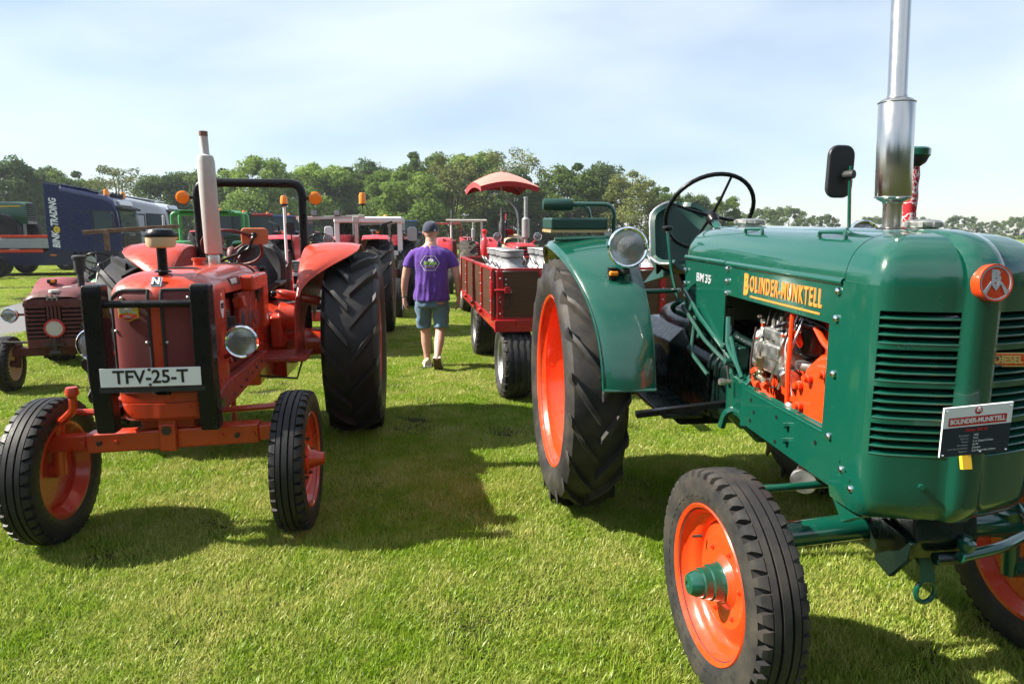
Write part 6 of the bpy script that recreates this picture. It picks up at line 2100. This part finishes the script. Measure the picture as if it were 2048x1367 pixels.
def milk_can():
    c = thing('milk_can', 'x', 'milk can')
    MB().lathe([(0, 0), (.165, 0), (.17, .01), (.17, .03), (.165, .035), (.165, .20), (.169, .205), (.169, .215), (.165, .22), (.165, .36), (.163, .385), (.157, .41), (.147, .432), (.134, .452), (.121, .468), (.110, .480), (.103, .490), (.100, .505), (.098, .56), (.104, .562), (.106, .57), (.10, .575)], (0, 0, 0), (0, 0, 1), 72).build('body', 'can_metal', c, ang=50)
    MB().lathe([(.112, .555), (.118, .56), (.120, .575), (.119, .61), (.126, .612), (.128, .62), (.122, .628), (.09, .622), (.05, .618), (0, .618)], (0, 0, 0), (0, 0, 1), 72).build('lid', 'can_metal', c, ang=40)
    for s in (-1, 1):
        MB().tube([(.0 + .055 * math.cos(t), s * (.145 + .035 * math.sin(t) * .9), .475 + .055 * math.sin(t)) for t in [2 * PI * k / 20 for k in range(20)]], .0075, 8, closed=True).build('handle', 'can_metal', c)
    for o_ in c.children:
        o_.cycles.shadow_terminator_geometry_offset = 0.25
        o_.cycles.shadow_terminator_offset = 0.1
    return c
can0 = milk_can()
rows_w = ('front', 'second', 'third', 'last')
cols_w = ('leftmost', 'second', 'third', 'rightmost')
M_tr = Matrix.Translation((.87, 6.62, 0)) @ Matrix.Rotation(face_rz(9), 4, 'Z')
random.seed(31)
first = True
for i, x in enumerate((-.42, -.83, -1.24, -1.65)):
    for j, y in enumerate((-.80, -.32, .16, .64)):
        c = can0 if first else copy_tree(can0)
        first = False
        p = M_tr @ Vector((x + random.uniform(-.02, .02), y + random.uniform(-.02, .02), .8155))
        c.location = p
        c.rotation_euler = (0, 0, face_rz(9) + random.uniform(-.2, .2))
        tag(c, 'aluminium milk can on the trailer, %s can of the %s row' % (cols_w[j], rows_w[i]), 'milk can', 'milk cans on the red trailer')

# ------------------------------------------------------------------ trucks and low loader in the left background
def truck(name, label, loc, rz, col, blue):
    T = thing(name, label, 'truck', (*loc, 0), rz, 'lorries parked at the left')
    dark = 'truck_blue_dark' if blue else 'black_dull'
    top = 3.55 if blue else 3.40
    # cab shell by cross sections along x
    def sec(x, zb, zt, hw, r):
        pts = [(x, -hw, zb), (x, -hw, zt - r * 1.2), (x, -hw + r * .35, zt - r * .35), (x, -hw + r, zt), (x, hw - r, zt), (x, hw - r * .35, zt - r * .35), (x, hw, zt - r * 1.2), (x, hw, zb)]
        return pts
    cabm = MB().loft([sec(-.95, .95, top - .03, 1.24, .2), sec(-.90, .95, top, 1.245, .2), sec(.2, .95, top - .20, 1.25, .2), sec(.85, .95, top - .34, 1.25, .2), sec(1.15, .95, top - .50, 1.24, .2), sec(1.30, .95, 2.72, 1.22, .15), sec(1.42, .95, 1.75, 1.20, .1), sec(1.44, .95, 1.70, 1.18, .05)]).build('cab', col, T, bevel=.03, ang=35)
    # front: windscreen, visor, grille, bumper, lamps
    MB().prism([(-1.10, 0), (1.10, 0), (1.06, .95), (-1.06, .95)], (1.445, 0, 1.74), (0, 1, 0), (-.12, 0, .993), (.012, 0, .003)).build('windscreen', 'cab_glass', cabm)
    MB().box((1.38, 0, 2.70), (.30, 2.30, .10), (0, .25, 0)).build('sun_visor', 'black_dull', cabm, bevel=.03)
    MB().box((1.26, 0, 2.90), (.10, 1.5, .22), (0, -.35, 0)).build('roof_sign', 'white_paint' if blue else col, cabm, bevel=.03)
    MB().bx(1.38, 1.47, -1.14, 1.14, .62, 1.71).build('grille', 'black_paint', T, bevel=.03)
    for k in range(7):
        MB().bx(1.46, 1.49, -.80, .80, .80 + .12 * k, .86 + .12 * k).build('grille_slat', 'black_dull', cabm, bevel=.01)
    MB().bx(.92, 1.47, -1.22, 1.22, .30, .64).build('bumper', dark if blue else col, T, bevel=.06, seg=3)
    for s in (-1, 1):
        hl = MB().box((1.42, s * .98, .82), (.12, .30, .20)).build('headlight', 'galv', T, bevel=.04)
        MB().box((1.36, s * 1.13, .80), (.1, .08, .14)).build('indicator_lens', 'amber', hl, bevel=.02)
        MB().box((1.18, s * 1.36, 2.2), (.12, .14, .62)).build('mirror', dark if blue else 'silver', T, bevel=.04, seg=3)
        MB().bar((1.15, s * 1.24, 2.5), (1.18, s * 1.36, 2.46), .05, .05).build('mirror_arm', 'black_dull', T)
        # side windows, door lines, wheel arch, steps
        yy = s * 1.252
        def plate(poly, mat, nm, par, t=.012):
            MB().pxz(poly, yy - s * .002, yy + s * t).build(nm, mat, par, bevel=.004)
        plate([(.32, 1.70), (1.34, 1.70), (1.22, 2.56), (.32, 2.60)], 'black_dull', 'window_frame', cabm, .010)
        plate([(.38, 1.76), (1.27, 1.76), (1.16, 2.50), (.38, 2.54)], 'cab_glass', 'side_window', cabm, .018)
        plate([(.42, 1.36), (.62, 1.36), (.62, 1.42), (.42, 1.42)], 'black_dull', 'door_handle', cabm, .03)
        plate([(-.68, 2.0), (.27, 1.74), (.27, 2.56), (-.48, 2.60)], dark, 'side_recess', cabm, .008)
        plate([(-.61, 2.04), (.22, 1.82), (.22, 2.50), (-.44, 2.54)], col, 'side_recess', cabm, .016)
        plate([(.31, .98), (.335, .98), (.335, 2.6), (.31, 2.6)], dark, 'door_gap', cabm, .004)
        plate([(-.60, 1.60), (1.2, 1.50), (1.2, 1.53), (-.60, 1.63)], dark, 'belt_line', cabm, .006)
        G = [[(.0 + rr * math.cos(t), yq, .52 + rr * math.sin(t)) for yq in (s * .92, s * 1.26)] for rr in (.60,) for t in [PI * k / 14 for k in range(15)]]
        MB().grid(G).build('wheel_arch', col, T, solid=.07, ang=50)
        MB().bx(.62, 1.30, min(s * .9, s * 1.24), max(s * .9, s * 1.24), .42, .96).build('step_box', col, T, bevel=.04)
        # air deflector behind the cab
        MB().pxz([(-1.60, .98), (-.93, .98), (-.93, top), (-1.55, top + .06)], s * 1.20, s * 1.255).build('side_deflector', col, T, bevel=.01)
        # chassis skirt
        MB().pxz([(-4.3, .42), (-.62, .42), (-.62, .98), (-1.6, .98), (-1.75, .95), (-4.3, .95)], s * 1.16, s * 1.22).build('side_skirt', dark if blue else col, T, bevel=.01)
        MB().bx(-1.55, -1.30, min(s * 1.22, s * 1.235), max(s * 1.22, s * 1.235), .80, .85).build('side_marker', 'amber', T)
    MB().prism([(-1.12, 0), (1.12, 0), (1.12, .05), (-1.12, .05)], (.55, 0, top - .22), (0, 1, 0), (0, 0, 1), (-2.15, 0, .32)).build('roof_spoiler', col, T, bevel=.015)
    MB().bx(-5.6, 1.2, -.45, .45, .72, 1.0).build('chassis', 'black_dull', T, bevel=.02)
    MB().cyl((0, -1.0, .52), (0, 1.0, .52), .08, n=10).build('front_axle', 'black_dull', T)
    tt = cached(('trucktyre',), lambda: rib_tyre(.52, .32, .30, 36, 'rubber_dark'))
    for s in (-1, 1):
        for x in (0, -3.7):
            wheel(T, (x, s * 1.05, .52), s, tt, rims(.30, .32, 'galv', .10), ring_nuts('cast_grey', -.128 + .07, .17, 10, .016, .03))
    if blue:
        for y in (-.95, .95):
            beacon(T, (.85, y, top - .46), .11, .32, .02)
        for k in range(4):
            MB().lathe([(0, .05), (.09, .04), (.10, 0), (.06, -.1)], (.95, -.55 + .36 * k, top - .30), (1, 0, 0), 16).build('spot_lamp', 'black_dull', T)
        lt = text('BINK', .40, 'letter_white', T, (-1.23, -1.257, 1.10), (0, 0, 1), (-1, 0, 0), off=.015, sx=.72, align='LEFT', shear=.2)
        text('TRADING', .40, 'letter_white', T, (-1.23, -1.257, 1.95), (0, 0, 1), (-1, 0, 0), off=.015, sx=.62, align='LEFT', shear=.2)
        MB().lathe([(.045, 0), (.13, 0), (.13, .01), (.045, .01)], (-1.17, -1.257, 1.83), (0, -1, 0), 20).pxz([(-1.06, 1.72), (-1.06, 1.94), (-1.20, 1.83)], -1.27, -1.257).build('company_mark', 'badge_yellow', T)
        text('SCANIA', .20, 'galv', T, (1.475, 0, 1.62), (0, 1, 0), (0, 0, 1), off=.006)
    T.scale = (.86, 1, .97)
    return T
BT = truck('lorry', 'dark blue lorry cab with BINK TRADING lettering and orange roof beacons', (-16.75, 28.0), math.atan2(.208, .978), 'truck_blue', True)
WT = truck('lorry', 'pale silver lorry parked behind the dark blue one', (-16.95, 32.3), math.atan2(.208, .978), 'silver', False)

# low loader with boards and the large green tractor standing on it
LL = thing('low_loader', 'low loader trailer with grey ramps and orange boards behind the blue lorry', 'trailer', (-20.9, 27.1, 0), math.atan2(.208, .978))
MB().bx(-9, 1.2, -1.25, 1.25, .80, .98).build('bed', 'alu', LL, bevel=.02)
MB().bx(1.2, 3.0, -1.2, 1.2, 1.25, 1.50).build('gooseneck', 'alu', LL, bevel=.02)
for s in (-1, 1):
    MB().bx(-.6, 2.9, min(s * 1.22, s * 1.27), max(s * 1.22, s * 1.27), 1.06, 1.42).build('side_box', 'alu', LL, bevel=.02)
    MB().bx(1.3, 2.9, min(s * 1.22, s * 1.27), max(s * 1.22, s * 1.27), 1.46, 1.56).build('orange_board', 'orange', LL, bevel=.01)
    MB().bx(.6, 2.7, min(s * 1.22, s * 1.27), max(s * 1.22, s * 1.27), .90, 1.02).build('orange_board', 'orange', LL, bevel=.01)
    for x in (-7.5, -6.4, -5.3):
        wheel(LL, (x, s * 1.0, .42), s, cached(('lltyre',), lambda: rib_tyre(.42, .26, .24, 30, 'rubber_dark')), rims(.24, .26, 'galv', .08))
wheel(LL, (.9, -.75, 1.72), -1, cached(('lltyre',), None), rims(.24, .26, 'galv', .08), name='spare_wheel').rotation_euler = (PI / 2, 0, 0)
JD = simple_tractor('farm_tractor', 'large dark green tractor with yellow stripe loaded on the low loader', (-22.5, 26.7), 102, 'jd_green', group='tractors on the low loader',
                    rw=(.92, .55, .5), fw=(.70, .42, .36), wb=2.8, track=.85, ftrack=.85, hood=(.5, 3.6, .42, 1.25, 1.86), nose=1.0, rimc='black_dull', fender='flat', wheel_at=(.2, 0, 1.9))
JD.location.z = .985
cab(JD, -.9, .45, .75, 1.7, 2.75, 'black_dull', roof='jd_green', glass='cab_glass')
for s in (-1, 1):
    MB().pxz([(.6, 1.60), (3.4, 1.66), (3.4, 1.71), (.6, 1.65)], s * .425, s * .43).build('yellow_stripe', 'yellow', JD)
    MB().pxz([(1.2, 1.15), (2.6, 1.15), (2.6, 1.55), (1.2, 1.52)], s * .415, s * .425).build('side_screen', 'matt_black', JD)
MB().cyl((1.9, -.2, 1.8), (1.9, -.2, 2.75), .07, n=14).build('exhaust_stack', 'black_dull', JD)
MB().cyl((2.4, -.2, 1.8), (2.4, -.2, 2.7), .055, n=14).build('air_intake', 'grey_white', JD)
# big loose-standing lugged wheel at the left edge belongs to a dark tractor half out of view
DK = simple_tractor('farm_tractor', 'dark tractor at the left edge showing one huge black lugged tyre', (-19.25, 24.3), 100, 'black_dull', group='tractors parked at the left edge',
                    rw=(.68, .55, .36), fw=(.4, .22, .24), wb=2.0, track=.8, ftrack=.7, hood=(.5, 2.0, .25, .85, 1.05), nose=.55, rimc='greasy', fender=None, seat=False, wheel_at=(.3, 0, 1.15))
DK.location.x -= 1.6
# ------------------------------------------------------------------ people
from mathutils.bvhtree import BVHTree
def ell(c, rx, ry, n=20, tilt=None, p=2.0):
    out = []
    for k in range(n):
        t = 2 * PI * k / n
        cx, sy = math.cos(t), math.sin(t)
        q = Vector((rx * math.copysign(abs(cx) ** (2 / p), cx), ry * math.copysign(abs(sy) ** (2 / p), sy), 0))
        if tilt is not None:
            q = tilt @ q
        out.append(Vector(c) + q)
    return out
def limb(mb, pts, radii, n=14):
    """tapered limb with a round or oval section along a bent path"""
    P = [Vector(p) for p in pts]
    rings = []
    for i, p in enumerate(P):
        d = (P[min(i + 1, len(P) - 1)] - P[max(i - 1, 0)]).normalized()
        u = Vector((1, 0, 0))
        u = (u - d * u.dot(d)).normalized()
        w = d.cross(u)
        r = radii[i]
        rx, ry = (r, r) if isinstance(r, (int, float)) else r
        rings.append([p + u * (rx * math.cos(2 * PI * k / n)) + w * (ry * math.sin(2 * PI * k / n)) for k in range(n)])
    mb.loft(rings)
def fuse(mb, name, mat, parent, voxel, smooth=4, xf=None):
    """join overlapping volumes into one continuous skin"""
    if xf: mb.v = [tuple(xf(Vector(p))) for p in mb.v]
    o = mb.build(name, mat, parent)
    o.parent = None
    md = o.modifiers.new('r', 'REMESH'); md.mode = 'VOXEL'; md.voxel_size = voxel; md.use_smooth_shade = True
    ms = o.modifiers.new('s', 'SMOOTH'); ms.iterations = smooth; ms.factor = .5
    dg = bpy.context.evaluated_depsgraph_get()
    me = bpy.data.meshes.new_from_object(o.evaluated_get(dg))
    o.modifiers.clear()
    old = o.data
    o.data = me
    bpy.data.meshes.remove(old)
    o.parent = parent
    me.polygons.foreach_set('use_smooth', [True] * len(me.polygons))
    return o
def hand(mb, wrist, s, lean=0):
    """relaxed hand hanging from the wrist; s = -1 left, +1 right. palm faces the thigh"""
    w = Vector(wrist)
    limb(mb, [w + Vector((0, 0, .02)), w + Vector((s * .002, .0, -.03)), w + Vector((0, .004, -.07)), w + Vector((-s * .004, .008, -.098))], [(.024, .030), (.021, .038), (.020, .043), (.017, .040)], 12)
    for k, (dy, ln) in enumerate(((-.032, .062), (-.011, .078), (.011, .084), (.031, .074))):
        b = w + Vector((-s * .003, dy + .006, -.092))
        limb(mb, [b, b + Vector((-s * .006, .002, -ln * .42)), b + Vector((-s * .020, .004, -ln * .75)), b + Vector((-s * .036, .004, -ln * .95))], [.0100, .0095, .0088, .0072], 8)
    b = w + Vector((-s * .004, .036, -.035))
    limb(mb, [b, b + Vector((-s * .010, .026, -.030)), b + Vector((-s * .018, .030, -.062)), b + Vector((-s * .024, .026, -.080))], [.013, .0115, .0105, .008], 8)
def walking_man(loc, rz):
    P = thing('person', 'man in a purple T-shirt, denim shorts and navy cap walking away', 'person', loc, rz)
    # facing +y; x right
    mb = MB()
    # legs: left planted slightly ahead, right trailing with lifted heel
    limb(mb, [(-.095, .02, .93), (-.098, .08, .72), (-.092, .14, .50), (-.086, .145, .42), (-.080, .14, .30), (-.072, .135, .16), (-.070, .13, .075), (-.070, .135, .04)],
         [(.088, .10), (.078, .085), (.060, .064), (.055, .060), (.056, .060), (.040, .044), (.034, .040), (.036, .05)])
    limb(mb, [(.095, .0, .93), (.100, .02, .72), (.092, .03, .52), (.088, .005, .44), (.078, -.09, .34), (.066, -.19, .235), (.060, -.235, .175), (.060, -.24, .15)],
         [(.088, .10), (.078, .085), (.060, .064), (.055, .060), (.057, .062), (.041, .045), (.034, .040), (.036, .045)])
    # trunk
    rings = [ell((0, 0, z), rx, ry, 22) for z, rx, ry in ((.86, .155, .115), (.95, .168, .125), (1.05, .168, .125), (1.18, .165, .122), (1.30, .180, .120), (1.40, .185, .112), (1.455, .150, .090), (1.49, .085, .070), (1.52, .062, .062))]
    mb.loft(rings)
    # neck and head
    limb(mb, [(0, .0, 1.46), (0, .008, 1.52), (0, .018, 1.57)], [(.064, .066), (.060, .062), (.058, .062)])
    mb.sphere((0, .035, 1.655), (.076, .094, .112), 20, 14)
    mb.sphere((0, .055, 1.605), (.058, .066, .060), 16, 10)
    mb.sphere((0, .128, 1.635), (.014, .022, .022), 10, 6)      # nose
    mb.sphere((0, .112, 1.602), (.026, .016, .012), 10, 6)      # mouth
    for s in (-1, 1):
        mb.sphere((s * .030, .118, 1.665), (.013, .012, .010), 8, 5)
        mb.sphere((s * .080, .025, 1.645), (.013, .024, .034), 10, 8)
    # arms
    AR = {-1: [(-.185, .0, 1.425), (-.235, .005, 1.33), (-.272, .0, 1.20), (-.290, .0, 1.11), (-.305, .03, 1.0), (-.312, .08, .865)],
          1: [(.185, .0, 1.425), (.235, .0, 1.33), (.270, -.015, 1.20), (.288, -.02, 1.12), (.300, .01, 1.01), (.300, .055, .88)]}
    for s in (-1, 1):
        limb(mb, AR[s], [(.036, .048), (.046, .052), (.047, .050), (.043, .046), (.040, .042), (.027, .030)])
        hand(mb, AR[s][-1], s)
    body = fuse(mb, 'body', 'skin', P, .0078, 3)
    # T-shirt
    mb = MB()
    rings = []
    for z, rx, ry, oy in ((.835, .200, .155, -.005), (.86, .199, .154, -.005), (.95, .196, .150, -.004), (1.05, .190, .146, -.002), (1.18, .187, .142, 0), (1.30, .198, .140, 0), (1.38, .203, .130, 0), (1.425, .192, .112, .002), (1.458, .150, .094, .004), (1.482, .098, .080, .006), (1.496, .074, .073, .008)):
        rings.append(ell((0, oy, z), rx, ry, 26, None, 2.3))
    mb.loft(rings)
    for s in (-1, 1):
        limb(mb, [(s * .130, .0, 1.425), (s * .192, .0, 1.385), (s * .236, .0, 1.31), (s * .256, .0, 1.235)], [(.050, .070), (.058, .074), (.064, .072), (.068, .074)], 18)
    random.seed(17)
    shirt = fuse(mb, 'shirt', 'shirt_purple', P, .010, 4)
    me = shirt.data
    for v in me.vertices:                 # hanging folds
        x, y, z = v.co
        k = max(0, min(1, (1.28 - z) / .40))
        a = math.atan2(y, x)
        f = (math.sin(a * 9 + z * 5) * .006 + math.sin(a * 17 - z * 9 + 1.3) * .004 + math.sin(z * 34 + x * 22) * .0035 + math.sin(z * 21 - x * 31 + 2) * .003) * (.35 + .65 * k)
        if abs(x) < .215:
            v.co.x += math.cos(a) * f
            v.co.y += math.sin(a) * f
    # print on the back: hexagon, emblem and words, laid onto the cloth
    bvh = BVHTree.FromPolygons([v.co[:] for v in me.vertices], [p.vertices[:] for p in me.polygons])
    def onto(o, lift=.0025):
        for v in o.data.vertices:
            h = bvh.ray_cast(Vector((v.co.x, -1, v.co.z)), Vector((0, 1, 0)))
            if h[0] is not None:
                v.co.y = h[0].y - lift
    def strip(pts, w, closed, nm, mat):
        Q = [Vector((a, 0, b)) for a, b in pts]
        out = []
        m = len(Q)
        for i in range(m if closed else m - 1):
            a, b = Q[i], Q[(i + 1) % m]
            for k in range(6):
                out.append(a.lerp(b, k / 6))
        if not closed: out.append(Q[-1])
        c = sum(out, Vector()) / len(out)
        L = [[c + (p - c) * (1 - w), c + (p - c) * (1 + w)] for p in out]
        if closed: L.append(L[0])
        o = MB().grid(L).build(nm, mat, shirt)
        onto(o)
    zc = 1.285
    strip([(-.112, zc), (-.066, zc + .082), (.050, zc + .082), (.098, zc), (.050, zc - .082), (-.066, zc - .082)], .022, True, 'hexagon_print', 'letter_white')
    def blob(pts, nm, mat):
        mb = MB()
        c = (sum(a for a, b in pts) / len(pts), sum(b for a, b in pts) / len(pts))
        vs = [(c[0], 0, c[1])] + [(a, 0, b) for a, b in pts]
        mb.add(vs, [(0, i + 1, (i + 1) % len(pts) + 1) for i in range(len(pts))])
        onto(mb.build(nm, mat, shirt))
    blob([(-.030, zc + .030), (-.018, zc + .052), (-.004, zc + .046), (.004, zc + .062), (.012, zc + .048), (.026, zc + .056), (.030, zc + .040), (.040, zc + .030), (.030, zc + .022), (.032, zc + .010), (.016, zc + .016), (.008, zc + .006), (-.004, zc + .018), (-.018, zc + .014)], 'emblem_print', 'letter_white')
    def words(s, size, x, z, mat, sx=1, off=0):
        t = text(s, size, mat, shirt, (x, 0, z), (1, 0, 0), (0, 0, 1), sx=sx, off=off, ext=0)
        onto(t, .003)
    words('20', .052, -.052, zc + .002, 'logo_green', .9, .002)
    words('JAAR', .046, .025, zc - .002, 'logo_green', .9, .002)
    words('TREKKER SHOW', .016, -.008, zc - .030, 'letter_white', .9)
    words('BAARSCHOT', .019, -.008, zc - .050, 'badge_yellow', 1.0)
    # shorts
    mb = MB()
    mb.loft([ell((0, 0, z), rx, ry, 24, None, 2.3) for z, rx, ry in ((.76, .168, .135), (.80, .180, .145), (.88, .182, .142), (.96, .178, .138), (1.0, .172, .134))])
    limb(mb, [(-.090, .01, .86), (-.101, .075, .72), (-.101, .125, .56), (-.100, .138, .495)], [(.098, .125), (.098, .108), (.088, .092), (.088, .094)], 20)
    limb(mb, [(.090, -.005, .86), (.104, .018, .72), (.101, .028, .56), (.098, .018, .495)], [(.098, .125), (.098, .108), (.088, .092), (.088, .094)], 20)
    sh = fuse(mb, 'shorts', 'denim', P, .0095, 3)
    for v in sh.data.vertices:
        x, y, z = v.co
        f = math.sin(z * 48 + x * 25) * .0035 + math.sin(z * 29 - x * 40 + y * 12) * .003
        v.co.y += f
        v.co.x += f * .6
    bv2 = BVHTree.FromPolygons([v.co[:] for v in sh.data.vertices], [p.vertices[:] for p in sh.data.polygons])
    h = bv2.ray_cast(Vector((.10, -1, .815)), Vector((0, 1, 0)))
    if h[0] is not None:
        MB().box((.10, h[0].y - .002, .812), (.055, .006, .022)).build('label_patch', 'foam_orange', sh)
    # cap worn forwards, strap arch at the back
    mb = MB()
    G = []
    for i in range(9):
        ph = PI / 2 * i / 8
        G.append([(.088 * math.cos(ph) * math.cos(t), .030 + .108 * math.cos(ph) * math.sin(t), 1.682 + .098 * math.sin(ph) ** .9) for t in [2 * PI * k / 28 for k in range(28)]])
    cp = mb.loft(G, cap=False).build('cap', 'cap_navy', P, ang=60)
    MB().loft([ell((0, .030, z), rx, ry, 28) for z, rx, ry in ((1.655, .087, .106), (1.668, .0885, .108), (1.690, .089, .1085))], cap=False).build('cap_band', 'cap_navy', cp)
    MB().grid([[(math.sin(a) * (.086 + .012 * j * .2), .030 + math.cos(a) * .105 + .028 * j * math.cos(a) ** .5, 1.668 - .008 * j + .012 * (1 - abs(math.sin(a)))) for a in [(-1.1 + 2.2 * k / 12) for k in range(13)]] for j in range(4)]).build('cap_brim', 'cap_navy', cp, solid=.004)
    MB().box((.052, -.066, 1.668), (.02, .006, .012), (0, 0, .5)).build('cap_clip', 'letter_white', cp)
    MB().sphere((0, .030, 1.781), .008, 8, 5).build('cap_button', 'cap_navy', cp)
    MB().tube([Vector((-.311 + .030 * math.cos(t), .077 + .033 * math.sin(t), .872)) for t in [2 * PI * k / 18 for k in range(18)]], .0055, 6, closed=True).build('wrist_watch', 'black_dull', P)
    # shoes: left flat, right up on the toe with the sole showing
    def shoe(o, pitch, rz_):
        Q = Matrix.Translation(o) @ Matrix.Rotation(rz_, 4, 'Z') @ Matrix.Rotation(pitch, 4, 'X')
        S = [(-.095, .036, .0), (-.07, .043, .0), (0, .042, .0), (.07, .050, .0), (.13, .049, .0), (.175, .032, .008)]
        up = [.075, .095, .090, .066, .050, .028]
        rings = [[Q @ Vector((hw * math.cos(t), y, (.022 + h * max(0, math.sin(t)) if math.sin(t) > 0 else .020))) for t in [2 * PI * k / 16 for k in range(16)]] for (y, hw, z), h in zip(S, up)]
        sh_ = MB().loft(rings).build('shoe', 'shoe', P, ang=60)
        rings = [[Q @ Vector((a * (hw + .004), y, b)) for a, b in ((-1, .004), (-1, .024), (1, .024), (1, .004))] for (y, hw, z), h in zip(S, up)]
        MB().loft(rings).build('sole_edge', 'letter_white', sh_)
        rings = [[Q @ Vector((a * hw, y, b)) for a, b in ((-1, -.001), (-1, .005), (1, .005), (1, -.001))] for (y, hw, z), h in zip(S, up)]
        MB().loft(rings).build('sole', 'sole', sh_)
    shoe((-.070, .15, .001), 0, .10)
    shoe((.062, -.215, .105), -.86, -.12)
    return P
MAN = walking_man((-.955, 8.10, 0), R(4))
MAN.scale = (1.05, 1.05, .985)
# second man far down the row
def far_man(loc, rz):
    P = thing('person', 'man in a light blue shirt and pale hat far down the left row', 'person', loc, rz)
    mb = MB()
    for s in (-1, 1):
        limb(mb, [(s * .09, 0, .93), (s * .10, .02, .5), (s * .10, 0, .1), (s * .10, .04, .02)], [(.088, .1), (.058, .06), (.038, .042), (.04, .08)])
        limb(mb, [(s * .19, 0, 1.42), (s * .25, 0, 1.25), (s * .27, -.02, 1.10), (s * .24, .12, .98)], [.055, .048, .042, .03])
        hand(mb, (s * .24, .12, .98), s)
    mb.loft([ell((0, 0, z), rx, ry, 20) for z, rx, ry in ((.86, .16, .12), (1.1, .17, .125), (1.35, .185, .118), (1.45, .15, .09), (1.52, .06, .06))])
    limb(mb, [(0, 0, 1.46), (0, .01, 1.57)], [.06, .056])
    mb.sphere((0, .03, 1.65), (.076, .094, .112), 18, 12)
    mb.sphere((0, .125, 1.635), (.014, .02, .022), 8, 5)
    for s in (-1, 1): mb.sphere((s * .08, .025, 1.645), (.013, .024, .032), 8, 6)
    fuse(mb, 'body', 'skin', P, .012, 3)
    mb = MB()
    mb.loft([ell((0, 0, z), rx, ry, 20, None, 2.3) for z, rx, ry in ((.90, .19, .15), (1.1, .185, .142), (1.32, .2, .135), (1.42, .19, .11), (1.49, .08, .075))])
    for s in (-1, 1):
        limb(mb, [(s * .16, 0, 1.43), (s * .235, 0, 1.32), (s * .258, -.005, 1.20)], [.074, .070, .066], 14)
    fuse(mb, 'shirt', 'shirt_blue', P, .014, 3)
    mb = MB()
    mb.loft([ell((0, 0, z), rx, ry, 20) for z, rx, ry in ((.78, .17, .14), (.95, .178, .138))])
    for s in (-1, 1):
        limb(mb, [(s * .09, 0, .85), (s * .10, .02, .5), (s * .10, 0, .06)], [(.098, .12), (.08, .085), (.07, .075)], 14)
    fuse(mb, 'trousers', 'trousers_dark', P, .014, 3)
    hp = MB().sphere((0, .03, 1.70), (.09, .108, .075), 18, 8, 0, 1).build('hat', 'cream', P)
    MB().lathe([(.085, 1.70), (.15, 1.692), (.15, 1.698), (.085, 1.71)], (0, .03, 0), (0, 0, 1), 20).build('hat_brim', 'cream', hp)
    return P
far_man((-3.75, 22.6, 0), R(-30))

# ------------------------------------------------------------------ thin summer haze over the field
def haze():
    m = bpy.data.materials.new('haze')
    m.use_nodes = True
    nt = m.node_tree
    nt.nodes.remove(nt.nodes['Principled BSDF'])
    v = nt.nodes.new('ShaderNodeVolumePrincipled')
    v.inputs['Color'].default_value = (0.86, 0.92, 1.0, 1)
    v.inputs['Density'].default_value = 0.0004
    v.inputs['Anisotropy'].default_value = 0.2
    nt.links.new(v.outputs[0], nt.nodes['Material Output'].inputs['Volume'])
    M['haze'] = m
    o = MB().bx(-320, 320, -90, 330, -1.0, 24).build('haze', 'haze')
    tag(o, 'thin pale haze over the whole field', 'haze', None, 'stuff')
haze()
SC.cycles.volume_bounces = 0
